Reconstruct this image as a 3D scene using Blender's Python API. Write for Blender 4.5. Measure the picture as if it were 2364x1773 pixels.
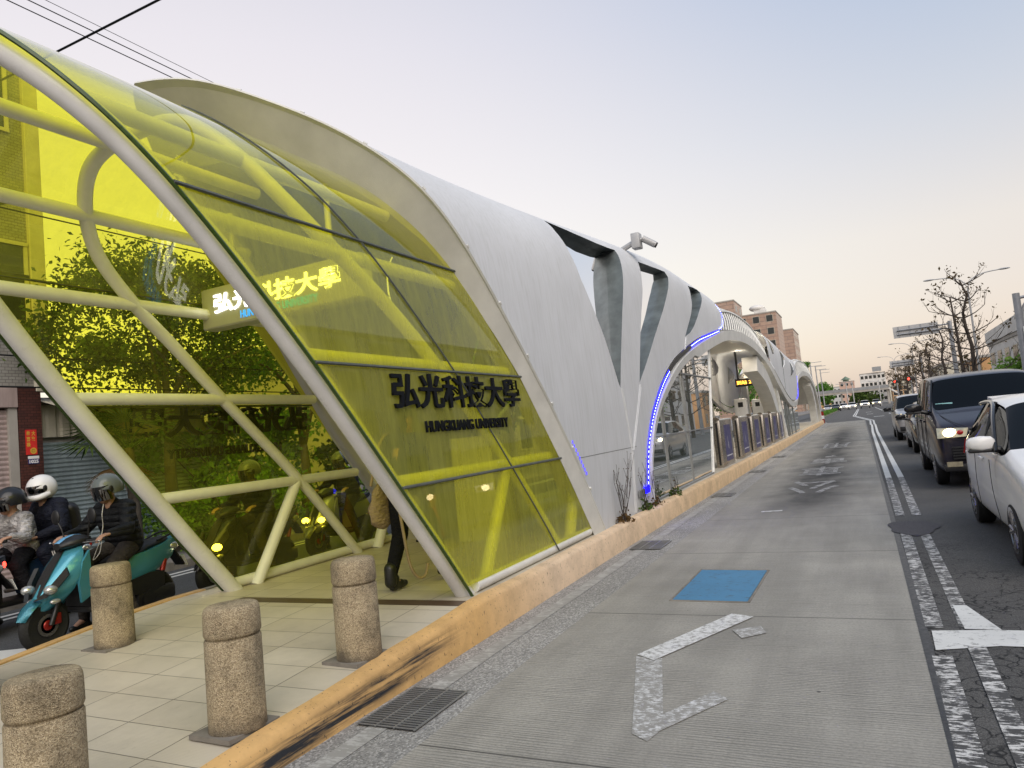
import bpy, bmesh, math, random
import numpy as np
from mathutils import Vector, Matrix, Euler, Quaternion
from mathutils import geometry as mgeo, noise as mnoise
for o in list(bpy.data.objects): bpy.data.objects.remove(o)
SC = bpy.context.scene
COL = SC.collection
PI = math.pi
rng = random.Random(7)
# ------------------------------------------------------------------ camera
cam_d = bpy.data.cameras.new('camera'); cam_d.sensor_fit = 'HORIZONTAL'
cam_d.sensor_width = 36.0; cam_d.lens = 36.0*1640/2364
cam_d.clip_start = 0.05; cam_d.clip_end = 6000
cam = bpy.data.objects.new('camera', cam_d); COL.objects.link(cam)
def _cam_matrix():
    c = Vector((1182.0, 886.5)); f = 1640.0; v1 = Vector((1985.0, 926.0)); roll = 0.098
    ray = lambda p: Vector((p[0]-c[0], -(p[1]-c[1]), -f)).normalized()
    yd = ray(v1); v3 = ray((v1[0]-1000, v1[1]+1000*roll))
    up = v3.cross(yd).normalized()
    if up[1] < 0: up = -up
    xd = yd.cross(up)
    m = Matrix((xd, yd, up)).to_4x4(); m.translation = (0, 0, 1.6)
    return m
cam.matrix_world = _cam_matrix(); SC.camera = cam
# ------------------------------------------------------------------ dusk sky, low soft sun
SUN_EL, SUN_AZ = math.radians(36.0), math.radians(135.0)   # azimuth from +Y, negative = to the left
wd = bpy.data.worlds.new('World'); SC.world = wd; wd.use_nodes = True
nt = wd.node_tree; nt.nodes.clear()
def wn(t, **k):
    n = nt.nodes.new(t)
    for a, b in k.items(): setattr(n, a, b)
    return n
sky = wn('ShaderNodeTexSky', sky_type='NISHITA', sun_disc=False)
sky.sun_elevation = SUN_EL; sky.sun_rotation = SUN_AZ
sky.altitude = 50; sky.air_density = 1.2; sky.dust_density = 3.0; sky.ozone_density = 1.5
bg = wn('ShaderNodeBackground'); bg.inputs['Strength'].default_value = 0.05
out = wn('ShaderNodeOutputWorld'); L = nt.links.new
# dusk colours by height above the horizon, paler towards the afterglow on the left
tc = wn('ShaderNodeTexCoord'); sep = wn('ShaderNodeSeparateXYZ'); L(tc.outputs['Generated'], sep.inputs[0])
def srgb(*c): return tuple(((v/255+0.055)/1.055)**2.4 if v > 10 else v/255/12.92 for v in c) + (1,)
def ramp(stops):
    r = wn('ShaderNodeValToRGB'); e = r.color_ramp.elements
    while len(e) < len(stops): e.new(0.5)
    for k, (p, c) in zip(e, stops): k.position = p; k.color = c
    L(sep.outputs['Z'], r.inputs[0]); return r
rA = ramp([(0.0, srgb(214, 193, 184)), (0.07, srgb(224, 201, 186)), (0.2, srgb(226, 210, 193)), (0.34, srgb(200, 199, 201)), (0.5, srgb(172, 184, 203)), (1.0, srgb(150, 172, 200))])
rB = ramp([(0.0, srgb(243, 222, 196)), (0.15, srgb(247, 232, 208)), (0.3, srgb(246, 232, 218)), (0.5, srgb(238, 226, 221)), (0.75, srgb(214, 209, 213)), (1.0, srgb(160, 180, 205))])
vd = wn('ShaderNodeVectorMath', operation='DOT_PRODUCT'); vd.inputs[1].default_value = (-0.87, 0.5, 0)
L(tc.outputs['Generated'], vd.inputs[0])
mr = wn('ShaderNodeMapRange', interpolation_type='SMOOTHSTEP'); mr.inputs[1].default_value = 0.25; mr.inputs[2].default_value = 0.95
L(vd.outputs['Value'], mr.inputs[0])
mx = wn('ShaderNodeMixRGB'); L(mr.outputs[0], mx.inputs[0]); L(rA.outputs[0], mx.inputs[1]); L(rB.outputs[0], mx.inputs[2])
bg2 = wn('ShaderNodeBackground'); bg2.inputs['Strength'].default_value = 0.74; L(mx.outputs[0], bg2.inputs[0])
add = wn('ShaderNodeAddShader')
L(sky.outputs[0], bg.inputs[0]); L(bg.outputs[0], add.inputs[0]); L(bg2.outputs[0], add.inputs[1]); L(add.outputs[0], out.inputs[0])
sl = bpy.data.lights.new('sun', 'SUN'); sl.energy = 2.4; sl.angle = math.radians(70); sl.color = (1, 0.91, 0.82)
so = bpy.data.objects.new('sun', sl); COL.objects.link(so)
_d = Vector((math.sin(SUN_AZ)*math.cos(SUN_EL), math.cos(SUN_AZ)*math.cos(SUN_EL), math.sin(SUN_EL)))
so.rotation_euler = _d.to_track_quat('Z', 'Y').to_euler()
SC.view_settings.view_transform = 'Standard'; SC.view_settings.look = 'None'
SC.view_settings.exposure = 0.3; SC.view_settings.gamma = 1.0
SC.render.engine = 'CYCLES'
SC.cycles.use_denoising = True
SC.cycles.max_bounces = 12; SC.cycles.transparent_max_bounces = 24; SC.cycles.transmission_bounces = 8
SC.cycles.diffuse_bounces = 4; SC.cycles.glossy_bounces = 5
SC.cycles.sample_clamp_indirect = 6.0; SC.cycles.caustics_refractive = False; SC.cycles.caustics_reflective = False
# ------------------------------------------------------------------ materials
class NT:
    def __init__(s, m): s.t = m.node_tree; s.L = s.t.links.new
    def n(s, t, **k):
        x = s.t.nodes.new('ShaderNode'+t)
        for a, b in k.items(): setattr(x, a, b)
        return x
def lin(c): return srgb(*[v*255 for v in c])
def base(name, rough=0.6, metal=0.0, spec=0.5):
    m = bpy.data.materials.new(name); m.use_nodes = True
    p = m.node_tree.nodes['Principled BSDF']
    p.inputs['Roughness'].default_value = rough; p.inputs['Metallic'].default_value = metal
    p.inputs['Specular IOR Level'].default_value = spec
    return m, NT(m), p
def coord(N, scale=1.0, kind='Object'):
    t = N.n('TexCoord'); mp = N.n('Mapping')
    mp.inputs['Scale'].default_value = (scale,)*3 if not hasattr(scale, '__len__') else scale
    N.L(t.outputs[kind], mp.inputs[0]); return mp.outputs[0]
def noise(N, vec, scale, detail=4, rough=0.6):
    t = N.n('TexNoise'); t.inputs['Scale'].default_value = scale; t.inputs['Detail'].default_value = detail
    t.inputs['Roughness'].default_value = rough; N.L(vec, t.inputs['Vector']); return t.outputs['Fac']
def rampf(N, fac, stops):
    r = N.n('ValToRGB'); e = r.color_ramp.elements
    while len(e) < len(stops): e.new(0.5)
    for k, (p, c) in zip(e, stops):
        k.position = p; k.color = (c, c, c, 1) if not hasattr(c, '__len__') else (tuple(c)+(1,))[:4]
    N.L(fac, r.inputs[0]); return r.outputs[0]
def mixc(N, fac, a, b, mode='MIX'):
    x = N.n('MixRGB', blend_type=mode)
    for i, v in ((0, fac), (1, a), (2, b)):
        if hasattr(v, 'links'): N.L(v, x.inputs[i])
        elif i == 0: x.inputs[0].default_value = v
        else: x.inputs[i].default_value = (tuple(v)+(1,))[:4]
    return x.outputs[0]
def mth(N, op, a, b=0.0, c=None):
    x = N.n('Math', operation=op)
    for i, v in enumerate((a, b) if c is None else (a, b, c)):
        if hasattr(v, 'links'): N.L(v, x.inputs[i])
        else: x.inputs[i].default_value = v
    return x.outputs[0]
def bump(N, p, h, strength=0.3, dist=0.01):
    b = N.n('Bump'); b.inputs['Strength'].default_value = strength; b.inputs['Distance'].default_value = dist
    N.L(h, b.inputs['Height']); N.L(b.outputs[0], p.inputs['Normal'])
def simple(name, col, rough=0.6, metal=0.0, var=0.15, scale=6.0, bmp=0.0, bscale=60.0, coat=0.0, spec=0.5):
    m, N, p = base(name, rough, metal, spec)
    v = coord(N)
    f = noise(N, v, scale, 5)
    d = rampf(N, f, [(0.3, 1-var), (0.7, 1+var*0.4)])
    N.L(mixc(N, 1.0, col, d, 'MULTIPLY'), p.inputs['Base Color'])
    r = rampf(N, noise(N, v, scale*3), [(0.3, max(0.02, rough-0.08)), (0.7, min(1, rough+0.08))]); N.L(r, p.inputs['Roughness'])
    if bmp: bump(N, p, noise(N, v, bscale, 3), bmp, 0.004)
    if coat: p.inputs['Coat Weight'].default_value = coat; p.inputs['Coat Roughness'].default_value = 0.05
    return m
def emit(name, col, s):
    m, N, p = base(name); p.inputs['Base Color'].default_value = tuple(col)+(1,)
    p.inputs['Emission Color'].default_value = tuple(col)+(1,); p.inputs['Emission Strength'].default_value = s
    return m
def glass(name, tint, refl=1.0, rough=0.0, dirt=0.0, dirtcol=(0.5, 0.5, 0.3), ior=1.5, powr=1.0):
    m = bpy.data.materials.new(name); m.use_nodes = True; N = NT(m); N.t.nodes.clear()
    o = N.n('OutputMaterial'); tr = N.n('BsdfTransparent'); tr.inputs[0].default_value = tuple(tint)+(1,)
    gl = N.n('BsdfGlossy'); gl.inputs['Roughness'].default_value = rough; gl.inputs[0].default_value = (1, 1, 1, 1)
    lw = N.n('LayerWeight'); lw.inputs['Blend'].default_value = 0.5
    fr = mth(N, 'ADD', 0.04, mth(N, 'MULTIPLY', 0.96, mth(N, 'POWER', lw.outputs['Facing'], 5.0)))
    f = mth(N, 'MINIMUM', mth(N, 'MULTIPLY', fr, 1.8*refl), 1.0)
    mx = N.n('MixShader'); N.L(f, mx.inputs[0]); N.L(tr.outputs[0], mx.inputs[1]); N.L(gl.outputs[0], mx.inputs[2])
    res = mx.outputs[0]
    if dirt:
        v = coord(N, (3.0, 3.0, 0.35)); k = rampf(N, noise(N, v, 4.0, 6, 0.7), [(0.36, dirt*0.58), (0.75, dirt)])
        df = N.n('BsdfDiffuse'); df.inputs[0].default_value = tuple(dirtcol)+(1,)
        tl = N.n('BsdfTranslucent'); tl.inputs[0].default_value = tuple(dirtcol)+(1,)
        ad = N.n('MixShader'); N.L(df.outputs[0], ad.inputs[1]); N.L(tl.outputs[0], ad.inputs[2])
        m2 = N.n('MixShader'); N.L(k, m2.inputs[0]); N.L(res, m2.inputs[1]); N.L(ad.outputs[0], m2.inputs[2]); res = m2.outputs[0]
    N.L(res, o.inputs[0]); return m
M = {}
M['yellow_front'] = glass('yellow_front', (0.97, 0.95, 0.10), 0.9, 0.0, 0.48, (0.70, 0.71, 0.15))
M['yellow_left'] = glass('yellow_left', (0.98, 0.96, 0.08), 0.9, 0.0, 0.09, (0.70, 0.71, 0.13))
M['yellow_glass'] = glass('yellow_glass', (0.98, 0.96, 0.08), 0.9, 0.0, 0.26, (0.70, 0.71, 0.13))
M['clear_glass'] = glass('clear_glass', (0.20, 0.27, 0.245), 3.6, 0.0, 0.26, (0.42, 0.5, 0.45))
M['pane_glass'] = glass('pane_glass', (0.10, 0.12, 0.12), 5.0)
M['car_glass'] = glass('car_glass', (0.05, 0.07, 0.075), 0.3)
M['lens'] = glass('lens', (0.9, 0.9, 0.9), 1.2)
M['visor'] = glass('visor', (0.05, 0.05, 0.055), 1.5)
def shell_white():
    m, N, p = base('shell_white', 0.62)
    v = coord(N); st = noise(N, coord(N, (5.0, 5.0, 0.25)), 5.0, 6, 0.65)
    d = rampf(N, st, [(0.32, (0.55, 0.56, 0.56)), (0.52, (0.61, 0.62, 0.63)), (0.72, (0.63, 0.64, 0.66))])
    big = rampf(N, noise(N, v, 0.8, 3), [(0.3, 0.9), (0.65, 1.0)])
    N.L(mixc(N, 1.0, d, big, 'MULTIPLY'), p.inputs['Base Color'])
    bump(N, p, noise(N, v, 140, 3), 0.25, 0.004); return m
M['shell'] = shell_white()
M['band'] = simple('band_beige', (0.62, 0.61, 0.56), 0.8, 0, 0.14, 2.5, 0.5, 120)
M['white_paint'] = simple('white_paint', (0.72, 0.72, 0.71), 0.32, 0, 0.12, 3, 0.05, 30)
M['white_steel'] = simple('white_steel', (0.74, 0.74, 0.70), 0.35, 0, 0.10, 5, 0.05, 60)
M['frame_white'] = simple('frame_white', (0.66, 0.66, 0.63), 0.5, 0, 0.15, 2)
M['ceiling'] = simple('ceiling', (0.72, 0.70, 0.66), 0.6, 0, 0.1, 1)
M['reveal_grey'] = simple('reveal_grey', (0.13, 0.155, 0.16), 0.45, 0, 0.5, 3)
M['dark_slit'] = simple('dark_slit', (0.02, 0.02, 0.022), 0.5)
M['grey_metal'] = simple('grey_metal', (0.35, 0.36, 0.36), 0.4, 0.6, 0.2, 4)
M['pole_grey'] = simple('pole_grey', (0.30, 0.31, 0.33), 0.5, 0.3, 0.2, 4)
M['lamp_grey'] = simple('lamp_grey', (0.42, 0.42, 0.42), 0.5, 0.2, 0.1, 4)
M['steel'] = simple('steel', (0.42, 0.38, 0.33), 0.3, 0.85, 0.2, 8)
M['black'] = simple('black_plastic', (0.012, 0.012, 0.013), 0.45, 0, 0.2, 9)
M['letter_black'] = simple('letter_black', (0.004, 0.005, 0.007), 0.6, 0, 0.1, 9, 0, 60, 0, 0.15)
M['rubber'] = simple('rubber', (0.012, 0.012, 0.012), 0.75, 0, 0.3, 20)
M['dark_gasket'] = simple('gasket', (0.09, 0.10, 0.09), 0.6, 0, 0.3, 10)
M['blue_led'] = emit('blue_led', (0.002, 0.0, 1.0), 4.5)
M['led_dot'] = emit('led_dot', (0.5, 0.6, 1.0), 6.0)
M['white_lit'] = emit('white_lit', (1, 0.98, 0.92), 2.6)
M['lamp_lit'] = emit('lamp_lit', (1.0, 0.86, 0.6), 14)
M['blue_lit'] = emit('blue_lit', (0.05, 0.35, 0.85), 0.9)
M['red_lit'] = emit('red_lit', (1, 0.05, 0.03), 4)
M['amber_led'] = emit('amber_led', (1, 0.45, 0.05), 5)
M['sign_face'] = simple('sign_face', (0.50, 0.50, 0.44), 0.35, 0, 0.08, 3)
# ground
def ribbed_concrete():
    m, N, p = base('lane_concrete', 0.82)
    v = coord(N); sx = N.n('SeparateXYZ'); N.L(v, sx.inputs[0]); X, Y = sx.outputs[0], sx.outputs[1]
    big = noise(N, v, 0.6, 5); fine = noise(N, v, 55, 4, 0.7)
    spk = noise(N, coord(N, (14, 120, 1)), 1.0, 3, 0.6)
    c = rampf(N, big, [(0.3, (0.29, 0.275, 0.24)), (0.7, (0.40, 0.38, 0.33))])
    c = mixc(N, 1.0, c, rampf(N, fine, [(0.3, 0.74), (0.55, 1.0), (0.75, 1.12)]), 'MULTIPLY')
    wob = mth(N, 'MULTIPLY', noise(N, coord(N, (0.5, 4, 1)), 3.0, 2), 0.05)
    ph = mth(N, 'MULTIPLY', mth(N, 'ADD', Y, wob), 2*PI/0.026)
    rib = mth(N, 'SINE', ph)
    ribm = rampf(N, noise(N, v, 1.5, 2), [(0.35, 0.35), (0.6, 1.0)])
    ribc = mth(N, 'MULTIPLY', mth(N, 'MAXIMUM', mth(N, 'SUBTRACT', 0, rib), 0), ribm)
    c = mixc(N, mth(N, 'MULTIPLY', ribc, 0.55), c, (0.07, 0.068, 0.062))
    c = mixc(N, rampf(N, spk, [(0.30, 0.5), (0.38, 0.0)]), c, (0.06, 0.058, 0.052))
    # oil and tyre stain where the buses stop
    dx = mth(N, 'DIVIDE', mth(N, 'ADD', mth(N, 'ADD', X, 0.98), mth(N, 'MULTIPLY', mth(N, 'SUBTRACT', noise(N, v, 1.1, 4), 0.5), 0.9)), 0.62)
    gx = mth(N, 'POWER', 2.718, mth(N, 'MULTIPLY', mth(N, 'MULTIPLY', dx, dx), -1.0))
    gy = N.n('MapRange', interpolation_type='SMOOTHSTEP'); N.L(Y, gy.inputs[0]); gy.inputs[1].default_value = 9.0; gy.inputs[2].default_value = 14.5
    gy2 = N.n('MapRange', interpolation_type='SMOOTHSTEP'); N.L(Y, gy2.inputs[0]); gy2.inputs[1].default_value = 62; gy2.inputs[2].default_value = 36
    st = mth(N, 'MULTIPLY', mth(N, 'MULTIPLY', gx, gy.outputs[0]), gy2.outputs[0])
    st = mth(N, 'MULTIPLY', st, rampf(N, noise(N, coord(N, (1, 0.35, 1)), 2.5, 5), [(0.3, 0.7), (0.6, 1.0)]))
    c = mixc(N, mth(N, 'MULTIPLY', st, 1.0), c, (0.022, 0.021, 0.02))
    sp = N.n('TexVoronoi'); sp.inputs['Scale'].default_value = 3.4; sp.inputs['Randomness'].default_value = 1.0; N.L(v, sp.inputs['Vector'])
    rs_ = rampf(N, sp.outputs['Color'], [(0.45, 0.0), (0.9, 0.055)]); dot = mth(N, 'LESS_THAN', sp.outputs['Distance'], rs_)
    c = mixc(N, mth(N, 'MULTIPLY', dot, 0.8), c, (0.03, 0.03, 0.03))
    tr_ = rampf(N, noise(N, coord(N, (1.3, 0.12, 1)), 2.2, 4), [(0.42, 0.0), (0.62, 0.28)]); c = mixc(N, tr_, c, (0.13, 0.125, 0.11))
    # slab joints every 2.65 m
    fy = mth(N, 'ABSOLUTE', mth(N, 'SUBTRACT', mth(N, 'FRACT', mth(N, 'DIVIDE', mth(N, 'SUBTRACT', Y, 4.57), 2.65)), 0.5))
    j = rampf(N, fy, [(0.0022, 1.0), (0.0042, 0.0)])
    c = mixc(N, j, c, (0.04, 0.038, 0.034))
    N.L(c, p.inputs['Base Color'])
    bump(N, p, mth(N, 'ADD', mth(N, 'MULTIPLY', mth(N, 'MULTIPLY', rib, ribm), 0.5), fine), 0.35, 0.006); return m
M['lane'] = ribbed_concrete()
def asphalt(name, c0, c1, cracks=False, sc=180):
    m, N, p = base(name, 0.85)
    v = coord(N); c = rampf(N, noise(N, v, 0.7, 5), [(0.3, c0), (0.7, c1)])
    ag = N.n('TexVoronoi'); ag.inputs['Scale'].default_value = sc; N.L(v, ag.inputs['Vector'])
    c = mixc(N, 1.0, c, rampf(N, ag.outputs['Color'], [(0.1, 0.55), (0.6, 1.05), (0.95, 1.7)]), 'MULTIPLY')
    if cracks:
        vv = N.n('TexVoronoi', feature='DISTANCE_TO_EDGE'); vv.inputs['Scale'].default_value = 6.5
        wv = N.n('VectorMath', operation='ADD'); N.L(v, wv.inputs[0])
        nz = N.n('TexNoise'); nz.inputs['Scale'].default_value = 7; N.L(v, nz.inputs['Vector'])
        sc2 = N.n('VectorMath', operation='SCALE'); sc2.inputs['Scale'].default_value = 0.25; N.L(nz.outputs['Color'], sc2.inputs[0])
        N.L(sc2.outputs[0], wv.inputs[1]); N.L(wv.outputs[0], vv.inputs['Vector'])
        k = rampf(N, vv.outputs['Distance'], [(0.02, 1.0), (0.05, 0.0)])
        sx = N.n('SeparateXYZ'); N.L(v, sx.inputs[0])
        w = N.n('MapRange', interpolation_type='SMOOTHSTEP'); N.L(sx.outputs[0], w.inputs[0]); w.inputs[1].default_value = 1.35; w.inputs[2].default_value = 0.75
        w2 = N.n('MapRange', interpolation_type='SMOOTHSTEP'); N.L(sx.outputs[1], w2.inputs[0]); w2.inputs[1].default_value = 10.5; w2.inputs[2].default_value = 6.5
        k = mth(N, 'MULTIPLY', k, mth(N, 'MULTIPLY', w.outputs[0], w2.outputs[0]))
        k = mth(N, 'MULTIPLY', k, rampf(N, noise(N, v, 1.8, 2), [(0.38, 0.0), (0.5, 1.0)]))
        c = mixc(N, k, c, (0.006, 0.006, 0.006))
    N.L(c, p.inputs['Base Color'])
    bump(N, p, ag.outputs['Distance'], 0.5, 0.006); return m
M['asphalt'] = asphalt('asphalt', (0.060, 0.058, 0.055), (0.095, 0.092, 0.086), True)
M['asphalt_left'] = asphalt('asphalt_left', (0.05, 0.052, 0.055), (0.085, 0.088, 0.09))
M['patch'] = asphalt('asphalt_patch', (0.06, 0.056, 0.06), (0.075, 0.07, 0.074))
M['gutter'] = asphalt('gutter_concrete', (0.22, 0.215, 0.20), (0.34, 0.33, 0.31), False, 90)
M['ground'] = simple('ground', (0.12, 0.115, 0.10), 0.9, 0, 0.3, 0.2)
M['pavement'] = simple('pavement', (0.20, 0.19, 0.18), 0.85, 0, 0.25, 1.5, 0.3, 60)
def paint(name, col, under, wear, scale=9.0, under2=None):
    m, N, p = base(name, 0.7)
    v = coord(N); f = noise(N, v, scale, 8, 0.75)
    f2 = noise(N, coord(N, (1, 5, 1)), scale*1.3, 5, 0.7)
    k = rampf(N, mth(N, 'MULTIPLY', mth(N, 'ADD', f, f2), 0.5), [(wear, 0.0), (wear+0.05, 1.0)])
    c = mixc(N, rampf(N, noise(N, v, 2.0), [(0.3, 0.0), (0.7, 1.0)]), col, [x*0.86 for x in col])
    N.L(mixc(N, k, under, c), p.inputs['Base Color']); return m
M['line'] = paint('road_paint', (0.66, 0.66, 0.63), (0.10, 0.10, 0.095), 0.34)
M['stop_paint'] = paint('stop_paint', (0.66, 0.66, 0.63), (0.08, 0.078, 0.074), 0.40, 14)
M['line_worn'] = paint('road_paint_worn', (0.66, 0.65, 0.62), (0.055, 0.053, 0.05), 0.497, 9)
M['line_lane'] = paint('lane_paint_worn', (0.72, 0.72, 0.70), (0.27, 0.26, 0.235), 0.45, 22)
M['line_faint'] = paint('lane_paint_faint', (0.66, 0.66, 0.65), (0.275, 0.265, 0.24), 0.505, 18)
M['text_paint'] = paint('lane_text_paint', (0.36, 0.355, 0.34), (0.06, 0.058, 0.055), 0.46, 5)
M['gutter_line'] = paint('gutter_line_paint', (0.46, 0.455, 0.43), (0.28, 0.275, 0.255), 0.50, 7)
M['blue_plate'] = paint('blue_plate', (0.065, 0.215, 0.37), (0.06, 0.11, 0.15), 0.415, 9)
def tiles():
    m, N, p = base('tiles', 0.42)
    v = coord(N); sx = N.n('SeparateXYZ'); N.L(v, sx.inputs[0]); X, Y = sx.outputs[0], sx.outputs[1]
    def joint(a, off, per, w):
        f = mth(N, 'ABSOLUTE', mth(N, 'SUBTRACT', mth(N, 'FRACT', mth(N, 'DIVIDE', mth(N, 'SUBTRACT', a, off), per)), 0.5))
        return rampf(N, f, [(w/per, 1.0), (w/per*1.6, 0.0)])
    k = mth(N, 'MAXIMUM', joint(X, -3.725, 0.55, 0.0022), joint(Y, 2.91, 0.30, 0.002))
    cell = N.n('TexWhiteNoise'); cb = N.n('CombineXYZ')
    N.L(mth(N, 'FLOOR', mth(N, 'DIVIDE', mth(N, 'SUBTRACT', X, -3.45), 0.55)), cb.inputs[0]); N.L(mth(N, 'FLOOR', mth(N, 'DIVIDE', mth(N, 'SUBTRACT', Y, 3.06), 0.30)), cb.inputs[1])
    N.L(cb.outputs[0], cell.inputs[0])
    c = mixc(N, cell.outputs['Value'], (0.52, 0.465, 0.365), (0.60, 0.545, 0.44))
    c = mixc(N, 1.0, c, rampf(N, noise(N, v, 1.3, 6, 0.7), [(0.3, 0.78), (0.6, 1.0)]), 'MULTIPLY')
    c = mixc(N, rampf(N, noise(N, v, 9, 6, 0.7), [(0.62, 0.0), (0.75, 0.35)]), c, (0.2, 0.18, 0.15))
    strip = mth(N, 'MULTIPLY', mth(N, 'GREATER_THAN', Y, 4.97), mth(N, 'LESS_THAN', Y, 5.14))
    strip = mth(N, 'MULTIPLY', strip, mth(N, 'GREATER_THAN', X, -5.62))
    c = mixc(N, strip, c, (0.085, 0.055, 0.035))
    N.L(mixc(N, k, c, (0.09, 0.08, 0.065)), p.inputs['Base Color'])
    ph = mth(N, 'SINE', mth(N, 'MULTIPLY', Y, 2*PI/0.012))
    bump(N, p, mth(N, 'SUBTRACT', mth(N, 'MULTIPLY', ph, 0.25), mth(N, 'MULTIPLY', k, 2)), 0.2, 0.004); return m
M['tiles'] = tiles()
def kerb_mat():
    m, N, p = base('kerb_paint', 0.75)
    v = coord(N); sx = N.n('SeparateXYZ'); N.L(v, sx.inputs[0]); Y = sx.outputs[1]
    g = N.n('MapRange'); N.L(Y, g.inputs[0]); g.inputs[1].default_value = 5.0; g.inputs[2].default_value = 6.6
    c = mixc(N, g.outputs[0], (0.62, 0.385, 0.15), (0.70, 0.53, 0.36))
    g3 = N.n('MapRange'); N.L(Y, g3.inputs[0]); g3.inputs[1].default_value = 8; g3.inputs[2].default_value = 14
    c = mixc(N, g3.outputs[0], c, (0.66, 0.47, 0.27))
    c = mixc(N, 1.0, c, rampf(N, noise(N, v, 3, 6, 0.7), [(0.3, 0.72), (0.6, 1.05)]), 'MULTIPLY')
    pit = rampf(N, noise(N, coord(N, (40, 40, 16)), 1.4, 3), [(0.30, 1.0), (0.36, 0.0)])
    c = mixc(N, pit, c, (0.07, 0.05, 0.035))
    # rubber scuffs from turning wheels, along the low front of the kerb
    Z = sx.outputs[2]
    u = mth(N, 'SUBTRACT', Z, mth(N, 'MULTIPLY', mth(N, 'SUBTRACT', Y, 2.4), 0.055))
    band = N.n('MapRange', interpolation_type='SMOOTHSTEP'); N.L(mth(N, 'ABSOLUTE', mth(N, 'SUBTRACT', u, 0.035)), band.inputs[0]); band.inputs[1].default_value = 0.10; band.inputs[2].default_value = 0.03
    w1 = N.n('MapRange', interpolation_type='SMOOTHSTEP'); N.L(Y, w1.inputs[0]); w1.inputs[1].default_value = 2.2; w1.inputs[2].default_value = 2.8
    w2 = N.n('MapRange', interpolation_type='SMOOTHSTEP'); N.L(Y, w2.inputs[0]); w2.inputs[1].default_value = 4.9; w2.inputs[2].default_value = 4.0
    sc = mth(N, 'MULTIPLY', mth(N, 'MULTIPLY', band.outputs[0], w1.outputs[0]), w2.outputs[0])
    sc = mth(N, 'MULTIPLY', sc, rampf(N, noise(N, coord(N, (9, 1.2, 26)), 1.0, 5, 0.7), [(0.38, 0.0), (0.58, 1.0)]))
    c = mixc(N, mth(N, 'MINIMUM', mth(N, 'MULTIPLY', sc, 1.2), 1.0), c, (0.018, 0.02, 0.024))
    N.L(c, p.inputs['Base Color']); bump(N, p, noise(N, v, 60, 4), 0.35, 0.006); return m
M['kerb'] = kerb_mat()
M['kerb_dark'] = simple('kerb_concrete', (0.22, 0.2, 0.17), 0.8, 0, 0.35, 5, 0.4, 60)
def bollard_mat():
    m, N, p = base('washed_stone', 0.85)
    v = coord(N); vo = N.n('TexVoronoi'); vo.inputs['Scale'].default_value = 210; N.L(v, vo.inputs['Vector'])
    c = rampf(N, vo.outputs['Color'], [(0.1, (0.19, 0.145, 0.085)), (0.5, (0.40, 0.32, 0.195)), (0.9, (0.58, 0.48, 0.32))])
    oi = N.n('ObjectInfo'); off = N.n('VectorMath', operation='ADD'); N.L(v, off.inputs[0]); N.L(oi.outputs['Location'], off.inputs[1])
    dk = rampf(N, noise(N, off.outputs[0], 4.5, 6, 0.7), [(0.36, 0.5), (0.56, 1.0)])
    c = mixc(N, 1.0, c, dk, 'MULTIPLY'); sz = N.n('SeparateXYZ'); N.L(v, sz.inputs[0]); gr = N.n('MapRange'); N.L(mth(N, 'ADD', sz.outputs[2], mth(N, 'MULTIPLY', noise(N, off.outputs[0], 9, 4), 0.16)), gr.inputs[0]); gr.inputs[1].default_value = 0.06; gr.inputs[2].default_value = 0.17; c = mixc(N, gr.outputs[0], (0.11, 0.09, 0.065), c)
    N.L(c, p.inputs['Base Color'])
    bump(N, p, vo.outputs['Distance'], 0.9, 0.006); return m
M['stone'] = bollard_mat()
# ------------------------------------------------------------------ helpers
def props(o, label=None, cat=None, group=None, kind=None):
    if label: o['label'] = label
    if cat: o['category'] = cat
    if group: o['group'] = group
    if kind: o['kind'] = kind
    return o
def link(name, me, mat=None, parent=None, smooth=None):
    o = bpy.data.objects.new(name, me); COL.objects.link(o)
    if mat is not None:
        for m in (mat if isinstance(mat, (list, tuple)) else [mat]): me.materials.append(m)
    if parent is not None: o.parent = parent
    if smooth is not None and len(me.polygons):
        me.polygons.foreach_set('use_smooth', [True]*len(me.polygons)); me.set_sharp_from_angle(angle=math.radians(smooth)); me.update()
    return o
def obj(name, bm, mat, parent=None, smooth=35, loc=None):
    me = bpy.data.meshes.new(name)
    bmesh.ops.recalc_face_normals(bm, faces=bm.faces[:]) if smooth is not None else None
    bm.to_mesh(me); bm.free()
    o = link(name, me, mat, parent, smooth)
    if loc is not None: o.location = loc
    return o
def thing(name, label, cat, loc=(0, 0, 0), rz=0, group=None):
    o = bpy.data.objects.new(name, None); COL.objects.link(o); o.empty_display_size = 0.2
    o.location = loc; o.rotation_euler = (0, 0, rz); return props(o, label, cat, group)
def struct(name, bm, mat, smooth=None): return props(obj(name, bm, mat, None, smooth), kind='structure')
def dup(o, loc=None, rz=None, label=None, group=None, parent=None, scale=None):
    c = o.copy(); COL.objects.link(c)
    if parent is not None: c.parent = parent
    if loc is not None: c.location = loc
    if rz is not None: c.rotation_euler = (0, 0, rz)
    if scale is not None: c.scale = (scale,)*3 if not hasattr(scale, '__len__') else scale
    if label: c['label'] = label
    if group: c['group'] = group
    for ch in o.children: dup(ch, parent=c)
    return c
def B(): return bmesh.new()
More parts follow.
